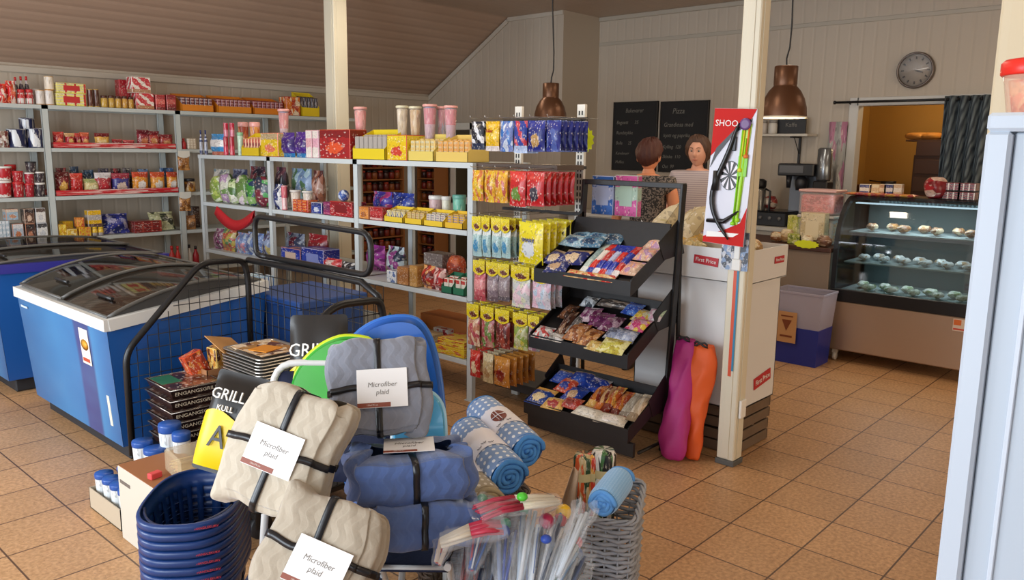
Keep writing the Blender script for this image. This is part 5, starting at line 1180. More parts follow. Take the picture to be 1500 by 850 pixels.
for z0, r_ in ((0.03, .052),):
    for k in range(10):
        a0, a1 = 2*math.pi*k/10, 2*math.pi*(k+.5)/10; b.prism([(.005+.01*math.cos(a0), -.02+z0+.01*math.sin(a0)), (.005+r_*math.cos(a0), -.02+z0+r_*1.35*math.sin(a0)), (.005+r_*math.cos(a1), -.02+z0+r_*1.35*math.sin(a1))], -.010, -.008)
b.build('dart_target', mat('e8e4ee', .4), t)
flat('target_disc', [(.005+.055*math.cos(k*math.pi/12), .01+.074*math.sin(k*math.pi/12)) for k in range(24)], -.0055, mat('17171c', .4))
flat('arrow_print', [(.040, -.235), (.072, -.235), (.098, .27), (.055, .27)], -.0055, mat('b4d848', .4))
flat('bow_print', [(-w/2+.003, h/2-.30), (-w/2+.03, h/2-.20), (0, h/2-.11), (w/2-.02, h/2-.045), (w/2-.02, h/2-.06), (0, h/2-.13), (-w/2+.035, h/2-.24)], -.0062, mat('17171c', .4))
for k, (x, cc, l0, l1) in enumerate(((.050, '8cd81c', -.22, .24), (.072, 'a0e020', -.20, .20), (.060, 'd8d030', .05, .27), (.084, 'e07830', .12, .25))):
    b = MB(); b.tube([(x, -.012, l0), (x+.004, -.012, l1)], .0045, 6); b.lathe([(.0, 0), (.013, .004), (.011, .018), (.004, .022), (0, .022)], 10, c=(x, -.014, l0-.02)); b.build('arrow', mat(cc, .35), t)
b = MB(); b.box((.07, -.011, .06), (.05, .006, .10), .002); b.build('fletching', mat('7cc828', .4), t)
b = MB(); b.box((.015, -.011, .17), (.02, .010, .07), .003); b.build('arrow_holder', mat('15151a', .4), t)
b = MB(); b.lathe([(.020, 0), (.030, .004), (.030, .008), (.020, .012)], 20, c=(w/2-.05, -.010, h/2-.075), T=Matrix.Rotation(R(90), 3, 'X')); b.build('ring_badge', mat('6a4880', .4), t)
# papers pinned low on the post
b = MB(); b.bx(-.058, -.055, -.05, .10, 1.10, 1.30, .0005)
o = b.build('photo_sheet', prn('c8ccd4', '58606c', '8aa0c0', 'blotch', 3, .6, 1.2)); o.location = (3.90, 1.925-.015, -.03); tag(o, 'black and white picture sheet taped on the post under the toy set', 'poster')

# ------------------------------------------------------------------ pendant lamps
cop = mat('64432e', .36, .6, bump=.02)
for (x, y0_, y1_, ds) in ((806, 122, 176, 'copper brown pendant lamp above the hanging bags'), (1147, 97, 172, 'copper brown pendant lamp near the clock, larger and nearer the post')):
    X = 5.3; p = onx(x, y1_, X); q = onx(x, y0_, X); h = q.z-p.z; s = h/.33
    t = thing('pendant_lamp', ds, 'lamp', (X, p.y, p.z))
    r_ = .15*s*1.0
    pr = [(r_, 0), (r_*1.0, .008), (r_*.97, .06*s), (r_*.86, .12*s), (r_*.68, .17*s), (r_*.50, .20*s), (r_*.49, .205*s), (r_*.50, .215*s), (r_*.50, .325*s), (r_*.46, .33*s), (.008, .33*s)]
    b = MB(); b.lathe(pr, 40, capb=False, capt=False); b.lathe([(q_[0]-.004 if q_[0] > .01 else .004, q_[1]-.003 if i_ else .0) for i_, q_ in enumerate(pr)][:5]+[(.0, .19*s)], 40, capb=False, capt=False); b.build('shade', cop, t)
    b = MB(); b.lathe([(r_*1.0, -.004), (r_*1.012, 0), (r_*1.0, .006), (r_*.97, .006), (r_*.97, -.004)], 40, capb=False, capt=False); b.build('rim', mat('d8cdb8', .4), t)
    b = MB(); b.lathe([(.0, .03), (.03, .05), (.035, .08), (.02, .13), (.018, .17)], 16, capb=False); b.build('bulb', mat('ffe2b0', .4, emit=6), t)
    b = MB(); b.tube([(0, 0, .33*s), (.02, .012, .38*s), (.03, .0, .45*s), (.02, -.008, .6*s), (.0, 0, 1.0*s), (0, 0, ZC-p.z)], .006, 6); b.build('cord', mat('1c1a18', .6), t)
    l = bpy.data.lights.new('pendant_light', 'POINT'); l.energy = 9; l.color = (1, .78, .5); l.shadow_soft_size = .05; lo = bpy.data.objects.new('pendant_light', l); COL.objects.link(lo); lo.parent = t; lo.location = (0, 0, -.02)
# ------------------------------------------------------------------ chalk boards, clock, door curtain
def boardw(xa, xb, yt, yb_, X, label, lines):
    a = onx(xa, yt, X); c = onx(xb, yt, X); d = onx(xa, yb_, X); w = a.y-c.y; h = a.z-d.z
    t = thing('chalkboard', label, 'chalkboard', (X, (a.y+c.y)/2, (a.z+d.z)/2), R(-90))
    b = MB(); b.box((0, 0, 0), (w, .02, h), .002); b.build('board', mat('16171a', .75, var=.25, vscale=6), t)
    b = MB()
    for s in (-1, 1): b.box((s*(w/2-.006), -.008, 0), (.012, .024, h), .002); b.box((0, -.008, s*(h/2-.006)), (w, .024, .012), .002)
    b.build('frame', mat('1e1a18', .5), t)
    ch = mat('77756f', .8)
    for s, size, x, z, al in lines: text(s, size*h, ch, t, (x*w, -.0115, z*h), (R(90), 0, 0), align=al, shear=.2, sx=.9, depth=.0003)
    return t
boardw(900, 965, 150, 249, XB-.012, 'black chalkboard, left one of the two behind the women', [('Bakevarer', .085, -.02, .37, 'CENTER'), ('Baguett      35', .075, -.42, .20, 'LEFT'), ('Rundstykke', .07, -.42, .05, 'LEFT'), ('Bolle      25', .065, -.42, -.10, 'LEFT'), ('Kanelsnurr', .06, -.42, -.25, 'LEFT'), ('Muffins', .06, -.42, -.38, 'LEFT')])
boardw(969, 1040, 149, 252, XB-.012, 'black chalkboard, right one of the two behind the women', [('Pizza', .11, -.12, .36, 'CENTER'), ('Grandiosa med', .085, -.42, .17, 'LEFT'), ('kjott og paprika', .075, -.42, .02, 'LEFT'), ('Kylling  120', .07, -.42, -.14, 'LEFT'), ('Skinke  110', .07, -.42, -.28, 'LEFT'), ('Ost  99', .07, -.42, -.42, 'LEFT')])
p = onx(1341, 103, XB-.02); rr = .165
t = thing('wall_clock', 'round grey wall clock high on the back wall above the doorway', 'clock', (XB-.001, p.y, p.z), rot=(0, R(-90), 0))
b = MB(); b.lathe([(rr, 0), (rr, .03), (rr*.95, .045), (rr*.88, .04), (rr*.88, .02)], 48, capt=False); b.build('rim', mat('6c625c', .3, .5), t)
b = MB(); b.lathe([(rr*.9, .0), (rr*.9, .02), (0, .02)], 40); b.build('dial', mat('9a938c', .6), t)
b = MB()
for k in range(12): 
    a = math.pi*k/6; b.box((rr*.68*math.cos(a), rr*.68*math.sin(a), .022), (.024, .013, .004), .001, T=Matrix.Rotation(a, 3, 'Z'))
b.build('hour_marks', mat('2c2828', .5), t)
for nm2, ang, L_, w_ in (('hour_hand', R(-108), .07, .010), ('minute_hand', R(-82), .115, .008)):
    b = MB(); b.box((L_/2*math.cos(ang), L_/2*math.sin(ang), .027), (L_, w_, .003), .001, T=Matrix.Rotation(ang, 3, 'Z')); b.build(nm2, mat('e6e4e0' if nm2[0] == 'm' else '2c2828', .3), t)
b = MB(); b.lathe([(rr*.88, .034), (0, .036)], 40, capb=False, capt=False); b.build('glass', glass('ffffff', .06), t)
# rod and curtain
ra = onx(1224, 157, XB-.08); rb_ = onx(1462, 148, XB-.08); rz = 2.165
t = thing('curtain_rod', 'thin black curtain rod above the doorway', 'curtain rod', (XB-.08, ra.y, rz))
b = MB(); b.tube([(0, 0, 0), (0, rb_.y-ra.y, 0)], .012, 10); b.build('rod', mat('161618', .4), t)
b = MB(); b.lathe([(.0, 0), (.018, .004), (.018, .02), (0, .024)], 12, T=Matrix.Rotation(R(-90), 3, 'X')); b.build('finial', mat('161618', .4), t)
for yy in (-.12, rb_.y-ra.y+.15):
    b = MB(); b.tube([(0, yy, 0), (.08, yy, -.02)], .007, 6); b.box((.077, yy, -.04), (.006, .02, .08), .002); b.build('bracket', mat('161618', .4), t)
y0_, y1_ = onx(1378, 200, XB-.1).y, onx(1452, 200, XB-.1).y
def curtain_mat():
    m, nt, b = nm('curtain_cloth'); N = nt.nodes.new; L = nt.links.new
    tc = N('ShaderNodeTexCoord'); w = N('ShaderNodeTexWave'); w.wave_type = 'BANDS'; w.bands_direction = 'DIAGONAL'; w.inputs['Scale'].default_value = 9; w.inputs['Distortion'].default_value = 6; w.inputs['Detail'].default_value = 2
    L(tc.outputs['UV'], w.inputs['Vector']); mx = N('ShaderNodeMix'); mx.data_type = 'RGBA'; L(w.outputs['Fac'], mx.inputs[0]); mx.inputs[6].default_value = lin('2c3640'); mx.inputs[7].default_value = lin('68747a'); L(mx.outputs[2], b.inputs['Base Color']); b.inputs['Roughness'].default_value = .8
    return m
t = thing('curtain', 'grey blue patterned curtain gathered at the right side of the doorway', 'curtain', (XB-.1, (y0_+y1_)/2, 0))
b = MB(); W_ = y0_-y1_
fn = lambda u, v: Vector((.045*math.sin(u*2*math.pi*4.5)*(1-.2*v), (u-.5)*W_*(.82+.18*v), .03+v*(rz+.03-.03)))
b.grid(fn, 60, 8)
o = b.build('cloth', curtain_mat(), t); md = o.modifiers.new('s', 'SOLIDIFY'); md.thickness = .004
b = MB()
for k in range(9):
    yy = (k/8-.5)*W_*.96; b.tube([(.02*math.cos(a*math.pi/6), yy, rz+.02*math.sin(a*math.pi/6)) for a in range(12)], .003, 5, closed=True)
b.build('rings', mat('4a4a4c', .3, .8), t)
# sheer strip with coloured dots left of the doorway
b = MB(); a = onx(1214, 190, XB-.05); c = onx(1241, 190, XB-.05); W_ = a.y-c.y
b.grid(lambda u, v: Vector((.012*math.sin(u*14), (u-.5)*W_, v*1.05)), 20, 3); o = b.build('apron', prn('a8a8a4', 'b8b8b4', 'b88098', 'blotch', 4, .8)); o.location = (XB-.05, (a.y+c.y)/2, .93)
md = o.modifiers.new('s', 'SOLIDIFY'); md.thickness = .003; tag(o, 'pale patterned cloth hanging from the rod end left of the doorway', 'cloth')
# room beyond: brown cabinet, bread shelf
t = thing('bakery_cabinet', 'dark brown cabinet in the yellow room beyond the doorway', 'cabinet', (9.4, onx(1362, 260, 9.4).y, 0))
b = MB(); b.bx(0, .5, -.42, .18, 0, onx(1340, 227, 9.4).z, .005); b.build('body', mat('4a2e1c', .6), t)
b = MB(); 
for k in range(9): b.bx(-.012, 0, -.40, .16, .14+k*.19, .29+k*.19, .002)
b.build('drawer_fronts', mat('523420', .55), t)
zt3 = onx(1340, 227, 9.4).z; q = onx(1352, 205, 9.5)
t = thing('bread_rack', 'wooden bread shelf on thin legs standing on the brown cabinet', 'shelf', (9.45, q.y, zt3+.002))
b = MB(); b.bx(0, .3, -.45, .16, q.z-zt3-.02, q.z-zt3, .003); b.build('shelf', mat('4c2e1a', .6), t)
b = MB()
for xx, yy in ((.05, .02), (.25, .02), (.05, -.38), (.25, -.38)): b.tube([(xx, yy, 0), (xx, yy+.02, q.z-zt3-.02)], .008, 6)
b.build('legs', mat('2a1e18', .6), t)
for k in range(4): good('sack', (9.6, q.y+.08-.15*k, q.z+.001), (0, 0, k), .13, .26, .08, m_(['c08840', 'b07830', 'c89850', 'a87030'][k], .7), None, 'baked loaf on the far bread shelf beyond the doorway, %s from left' % ORD[k+1], 'loaves', name='bread_loaf', cat='bread', seed=k)
t = thing('bakery_table', 'low brown table in the yellow room behind the display case', 'table', (9.3, onx(1290, 300, 9.3).y, 0))
zt4 = onx(1290, 272, 9.3).z
b = MB(); b.bx(0, .6, -.05, .30, zt4-.04, zt4, .004); b.build('tabletop', mat('5a3a20', .6), t)
for xx in (.04, .56):
    for yy in (-.01, .26): b = MB(); b.bx(xx-.02, xx+.02, yy-.02, yy+.02, 0, zt4-.04, .002); b.build('leg', mat('4a2e1a', .6), t)
t0 = thing('pan', 'dark pan with handle on the table beyond the doorway', 'pan', (9.35, onx(1305, 250, 9.4).y, zt4))
b = MB(); b.lathe([(.07, 0), (.085, .05), (.08, .05), (.066, .006), (0, .006)], 24, capt=False); b.build('bowl', mat('1c1616', .4), t0)
b = MB(); b.tube([(0, .08, .04), (0, .20, .05)], .008, 6); b.build('handle', mat('1c1616', .4), t0)

# ------------------------------------------------------------------ back counter with coffee things
zc = .95
t = thing('back_counter', 'white back counter along the wall behind the shop counter', 'counter', (7.58, 3.9, 0))
b = MB(); b.bx(0, .60, -.86, 2.1, 0, zc-.04, .004); b.build('cabinet', mat('b8b4ac', .5), t)
b = MB(); b.bx(-.02, .61, -.88, 2.12, zc-.04, zc, .004); b.build('worktop', mat('c8c4bc', .4), t)
sp = onx(1186, 196, 8.0); sl = onx(1100, 198, 8.0)
t = thing('wall_shelf', 'white wall shelf on black brackets above the coffee machine', 'shelf', (8.19, (sp.y+sl.y)/2+.15, sp.z))
hl = (sl.y-sp.y)/2+.15
b = MB(); b.bx(-.25, 0, -hl, hl, -.025, 0, .003); b.build('board', mat('c8c2b6', .5), t)
for yy in (-hl+.17, hl-.1):
    b = MB(); b.bx(-.23, 0, yy-.012, yy+.012, -.04, -.026, .001); b.bx(-.014, 0, yy-.012, yy+.012, -.38, -.026, .001); b.tube([(-.15, yy, -.04), (-.01, yy, -.2)], .005, 6); b.build('bracket', mat('1a1a1c', .5), t)
for k, (x, ds) in enumerate(((1118, 'pale'), (1132, 'whitish'))):
    q = onx(x, 190, 8.05); good('jar', (8.05, q.y, sp.z), 0, .09, .09, .14, m_(['b8b0a8', 'ccc8c0'][k], .4), m_('8a8680', .4), ds+' jar on the wall shelf left of the dark picture', 'shelf jars')
q = onx(1158, 190, 8.08); b = MB(); b.box((0, 0, .085), (.30, .02, .17), .003); o = b.build('picture_frame', mat('16161a', .5)); o.location = (8.10, q.y, sp.z); o.rotation_euler = (R(8)*0, 0, R(-90)); tag(o, 'small black chalk sign leaning on the wall shelf under the copper lamp', 'sign')
text('Kaffe', .06, mat('77756f', .8), o, (0, -.011, .09))
q = onx(1160, 300, 7.75)
t = thing('coffee_machine', 'black and grey coffee machine on the back counter', 'coffee machine', (7.72, q.y, zc))
b = MB(); b.bx(.0, .34, -.20, .16, .50, .62, .01); b.build('head', mat('1d1e22', .35), t)
b = MB(); b.bx(.22, .34, -.18, .12, .03, .50, .005); b.build('column', mat('7d838c', .35, .4), t)
b = MB(); b.bx(.0, .34, -.2, .16, 0, .03, .005); b.build('base', mat('1a1a1e', .4), t)
b = MB(); b.bx(-.004, 0, -.10, .14, .53, .60, .002); b.build('control_panel', mat('5a5c60', .3), t)
b = MB(); b.lathe([(.05, .36), (.06, .42), (.06, .46), (.03, .5)], 16, c=(.10, -.05, 0)); b.lathe([(.02, .38), (.03, .5)], 12, c=(.10, .08, 0)); b.build('brewing_basket', mat('2a2b30', .4), t)
t = thing('grinder', 'steel grinder cylinder standing at the coffee machine', 'grinder', (7.80, onx(1203, 300, 7.8).y, zc))
b = MB(); b.bx(-.08, .08, -.07, .07, 0, .46, .01); b.build('body', mat('17181c', .4), t)
b = MB(); b.lathe([(.062, .46), (.068, .48), (.068, .76), (.05, .775), (0, .775)], 24); b.build('hopper', mat('8a9096', .25, .8), t)
t = thing('thermos', 'steel thermos jug with black lid on the back counter', 'thermos', (7.75, onx(1109, 300, 7.75).y, zc))
b = MB(); b.lathe([(.075, 0), (.08, .02), (.08, .34), (.06, .38)], 24); b.build('jug', mat('9a9894', .25, .8), t)
b = MB(); b.lathe([(.075, .37), (.08, .39), (.08, .44), (.05, .46), (0, .46)], 20); b.build('lid', mat('17171a', .4), t)
b = MB(); b.tube([(0, -.08, .36), (0, -.13, .34), (0, -.13, .14), (0, -.08, .12)], .012, 8); b.build('handle', mat('17171a', .4), t)
t = thing('stove_top', 'black worktop cooker standing on the back counter behind the thermos', 'cooker', (7.65, onx(1140, 320, 7.75).y+.12, zc))
b = MB(); b.bx(0, .4, -.24, .26, 0, .14, .01); b.build('body', mat('1c1c1e', .4), t)
b = MB(); b.bx(.0, .4, -.24, .26, .141, .15, .004); b.build('hob', mat('101012', .2), t)
b = MB(); 
for k in range(4): b.lathe([(.0, 0), (.018, 0), (.016, .02), (0, .02)], 12, c=(0, -.18+.1*k, .08), T=Matrix.Rotation(R(-90), 3, 'Y'))
b.build('knobs', mat('6a6a6c', .4), t)
q = onx(1133, 282, 7.9); good('sack', (7.85, q.y, zc+.152), 0, .16, .12, .14, P('b84838', 'd8c8b8', '8a3030', 'blotch', 1), None, 'red and white bag on the black cooker', name='paper_bag')

# ------------------------------------------------------------------ goods on the shop counter and by the case
ct = .921
def clear_box(name, label, x, y, z, w, d, h, inner, lidm):
    t = thing(name, label, 'tub', (x, y, z), R(-90)); b = MB(); b.box((0, 0, h*.44), (w, d, h*.88), .012); b.build('tub', clear('e8e4e0', .3), t)
    b = MB(); b.box((0, 0, h*.42), (w*.93, d*.93, h*.76), .015); b.build('sweets', inner, t)
    b = MB(); b.box((0, 0, h*.94), (w*1.05, d*1.05, h*.1), .006); b.build('lid', lidm, t); return t
ya = onx(1226, 300, 6.7).y; yb2 = onx(1172, 300, 6.7).y; yc = (ya+yb2)/2
clear_box('sweet_box', 'large clear box of pale wrapped sweets beside the display case', 6.78, yc, ct, .30, .24, .245, P('c8b088', 'd89048', 'b0a8a0', 'blotch', 2, .4, 2), m_('c8c4c0', .4))
clear_box('sweet_box', 'clear box of red sweets stacked on the pale sweet box', 6.78, yc, ct+.247, .30, .24, .21, P('d03840', 'e07078', 'b02030', 'blotch', 3, .4, 2), m_('d0a8a4', .4))
def cq(x, yt, kind, w, d, m, m2, label, X=6.56, h=None, name=None, yaw=0):
    q = onx(x, yt, X); return good(kind, (X+d/2, q.y, ct), R(-90+yaw), w, d, h or q.z-ct, m, m2, label, seed=int(x), name=name)
cq(1191, 312, 'box', .20, .10, P('d8cba8', 'c8b890', '7a5a48', 'band', 1), m_('e0d4b4', .5), 'beige display box with brown lettering on the counter', name='display_box')
cq(1165, 316, 'box', .13, .08, P('c8cc60', 'a8b840', 'd8d890', 'blotch', 2), None, 'lime green carton on the counter', X=6.68)
cq(1164, 343, 'box', .12, .07, P('a8b048', 'd8d8a0', '788838', 'blotch', 3), None, 'low olive green carton in front of the lime one')
cq(1150, 336, 'sack', .12, .1, P('d0b890', 'b89060', 'e0d0b0', 'blotch', 1), None, 'cream bun bag on the counter left of the cartons', X=6.58)
cq(1135, 340, 'sack', .12, .1, P('c09068', 'd8c8a8', '8a5a38', 'blotch', 2), None, 'tan bun bag at the left end of the counter', X=6.58)
cq(1180, 345, 'sack', .10, .08, P('d8ccb0', 'a88860', 'e8e0c8', 'blotch', 3), None, 'pale cookie bag before the beige display box', X=6.50)
cq(1205, 345, 'sack', .12, .08, P('684838', '8a6850', 'a89078', 'blotch', 4), None, 'brown pastry bag beside the display case', X=6.50)
q = onx(1181, 358, 6.46); b = MB(); b.prism([(.11*math.cos(k*math.pi/12)*(1 if k % 2 else .86), .035*math.sin(k*math.pi/12)*(1 if k % 2 else .86)) for k in range(24)], -.001, .001); o = b.build('price_sign', mat('dbe81c', .5)); o.rotation_euler = (0, 0, R(-90)); o.location = (6.462, q.y, q.z); tag(o, 'neon yellow oval price sign on the front edge of the counter', 'price sign')
# on top of the display case
zt5 = 1.336
for k, (x, w, c) in enumerate([(1266, .10, ('30306c', 'd8d0c0', '484888')), (1282, .08, ('d8c8a0', 'c8a878', 'e0d8c0')), (1293, .07, ('b08050', 'd8c098', '905830')), (1302, .10, ('2c3068', 'd0ccc8', '404880')), (1314, .09, ('c8a880', 'd8d0c0', 'a88050'))]):
    q = onx(x, 270, 6.86); good('box', (6.9, q.y, zt5), R(-90), w*.8, .06, max(.04, q.z-zt5), P(c[0], c[1], c[2], 'band', k), None, '%s small packet on the display case, %s from left' % (['navy', 'cream', 'tan', 'dark blue', 'beige'][k], ORD[k+1]), 'packets on the display case', name='packet', cat='packet')
for k, x in enumerate((1256, 1280, 1304, 1328)):
    q = onx(x, 286, 6.85); o = good('bag', (0, 0, 0), 0, .17, .025, .16, P(['d86828', 'c02c38', 'c8402c', 'b82a30'][k], 'e0a038', 'a82028', 'blotch', k), None, '%s flat sweet bag lying on the display case edge, %s from left' % (['orange', 'crimson', 'red orange', 'dark red'][k], ORD[k+1]), 'flat bags on the case')
    o.matrix_world = Matrix.Translation((6.84, q.y, zt5+.014)) @ Matrix.Rotation(R(-90), 4, 'Z') @ Matrix.Translation((0, -.08, 0)) @ Matrix.Rotation(R(-90), 4, 'X')
q = onx(1371, 262, 6.85); good('sack', (6.88, q.y, zt5), (0, 0, .3), .20, .16, .17, P('a82830', 'c8a898', '7a1c24', 'blotch', 6), None, 'red coffee bag standing on the right of the display case', name='coffee_bag')
for k, (x, yy, ds) in enumerate(((1393, 276, 'left stack, upper'), (1415, 276, 'right stack, upper'), (1393, 287, 'left stack, lower'), (1415, 287, 'right stack, lower'))):
    q = onx(x, 287, 6.85); good('box', (6.9, q.y, zt5+(.068 if k < 2 else 0)), R(-90), .125, .1, .062, P('3a2428', '983038', 'd8d0cc', 'rows', k), None, 'dark red and white small carton on the case, '+ds, 'small cartons on the case')
# blue bin with clear liner
t = thing('waste_bin', 'blue plastic bin with clear tall insert in front of the counter', 'bin', (6.30, (onx(1133, 450, 6.2).y+onx(1208, 450, 6.2).y)/2, 0), R(-90)); W_ = .40
def taper(b, w0, d0, w1, d1, z0, z1, th=.004):
    for s in (-1, 1):
        for (wa, da, wb, db) in ((w0, d0, w1, d1),):
            i = b.vs([(-wa/2, s*da/2, z0), (wa/2, s*da/2, z0), (wb/2, s*db/2, z1), (-wb/2, s*db/2, z1), (-wa/2, s*(da/2-th), z0), (wa/2, s*(da/2-th), z0), (wb/2, s*(db/2-th), z1), (-wb/2, s*(db/2-th), z1)])
            for f in ((0, 1, 2, 3), (7, 6, 5, 4), (2, 6, 7, 3), (0, 4, 5, 1)): b.face([i+k for k in (f if s < 0 else f[::-1])])
            i = b.vs([(s*wa/2, -da/2, z0), (s*wa/2, da/2, z0), (s*wb/2, db/2, z1), (s*wb/2, -db/2, z1), (s*(wa/2-th), -da/2, z0), (s*(wa/2-th), da/2, z0), (s*(wb/2-th), db/2, z1), (s*(wb/2-th), -db/2, z1)])
            for f in ((0, 1, 2, 3), (7, 6, 5, 4), (2, 6, 7, 3)): b.face([i+k for k in (f if s > 0 else f[::-1])])
b = MB(); taper(b, .36, .26, .385, .28, .0, .30); b.bx(-.18, .18, -.13, .13, 0, .004); b.build('blue_bin', mat('22308c', .4), t)
b = MB(); taper(b, .37, .27, .42, .30, .24, .585, .003); b.bx(-.21, .21, -.155, -.145, .57, .59, .003); b.bx(-.21, .21, .145, .155, .57, .59, .003); b.bx(-.215, -.205, -.15, .15, .57, .59, .003); b.bx(.205, .215, -.15, .15, .57, .59, .003)
b.build('clear_insert', clear('c0bcd0', .5, .2), t)
b = MB(); b.box((-.06, -.162, .30), (.16, .003, .25), .002); st = b.build('paper_sheet', mat('c09060', .6), t)
b = MB(); b.prism([(-.10, .36), (-.02, .36), (-.06, .27)], -.1665, -.1645); b.bx(-.11, -.01, -.1665, -.1645, .22, .235); b.bx(-.11, -.01, -.1665, -.1645, .385, .395); b.build('printed_mark', mat('7a3c1c', .6), st)

# ------------------------------------------------------------------ wooden jar racks at the far left corner, seen through the middle rack
def wood_rack(label, loc, rz, w, h, rows, cols, grp, wh):
    t = thing('wooden_rack', label, 'shelving', loc, rz); b = MB(); wd = mat('9c6434', .6, var=.15)
    b.bx(-w/2, -w/2+.02, 0, .25, 0, h, .002); b.bx(w/2-.02, w/2, 0, .25, 0, h, .002); b.build('side_boards', wd, t)
    b = MB(); b.bx(-w/2, w/2, .24, .25, 0, h, .001); b.build('back_board', mat('6c4224', .7), t)
    zs = [.25+(h-.3)*k/rows for k in range(rows)]
    proto = None
    for j, z in enumerate(zs):
        b = MB(); b.bx(-w/2+.02, w/2-.02, 0, .24, z-.015, z, .001); b.build('shelf', wd, t)
        for k in range(cols):
            x = -w/2+.02+(w-.04)*(k+.5)/cols; hh = (h-.3)/rows*.72
            v = Matrix.Rotation(rz, 3, 'Z') @ Vector((x, .07, z))
            good('jar', (loc[0]+v.x, loc[1]+v.y, z+.001), rz, min(.085, (w-.04)/cols*.85), .08, hh, [m_('5a1c18', .3), m_('3a1a18', .3), m_('7a2418', .3), m_('8a4a20', .3)][(j*3+k) % 4], m_(['2a1a18', 'a83c28', '201818'][(j+k) % 3], .4), '%s jar, %s from left on %s shelf from top of %s' % (['dark red', 'brown black', 'red', 'amber'][(j*3+k) % 4], ORD[k+1], ORD[rows-j], wh), grp, name='jar')
p0 = ony(538, 300, 8.0); p1 = ony(600, 300, 8.0)
wood_rack('warm wooden rack of dark jars on the left wall, seen through the middle rack', ((p0.x+p1.x)/2, 8.1, 0), 0, (p1.x-p0.x), 1.62, 9, 7, 'jars on the wooden rack', 'the wide wooden rack')
p0 = onx(611, 300, 7.2); p1 = onx(637, 300, 7.2)
wood_rack('narrow wooden rack of jars in the far corner, seen through the middle rack', (7.2, (p0.y+p1.y)/2, 0), R(-90), (p0.y-p1.y), 1.62, 9, 3, 'jars on the narrow wooden rack', 'the narrow wooden rack')
# white glazed frame standing in the far corner
p0 = onx(657, 300, 7.4); p1 = onx(692, 300, 7.4)
t = thing('glazed_door', 'white framed glazed door leaf at the far end wall behind the middle rack', 'door', (7.43, (p0.y+p1.y)/2, 0), R(-90)); w = p0.y-p1.y
b = MB(); b.bx(-w/2, -w/2+.09, 0, .05, 0, 2.0, .004); b.bx(w/2-.09, w/2, 0, .05, 0, 2.0, .004)
for z in (.0, .95, 1.91): b.bx(-w/2, w/2, 0, .05, z, z+.09, .004)
b.build('frame', mat('d8d8d0', .4), t)
b = MB(); b.bx(-w/2+.09, w/2-.09, .02, .028, .09, 1.91); b.build('pane', mat('4a4636', .15), t)

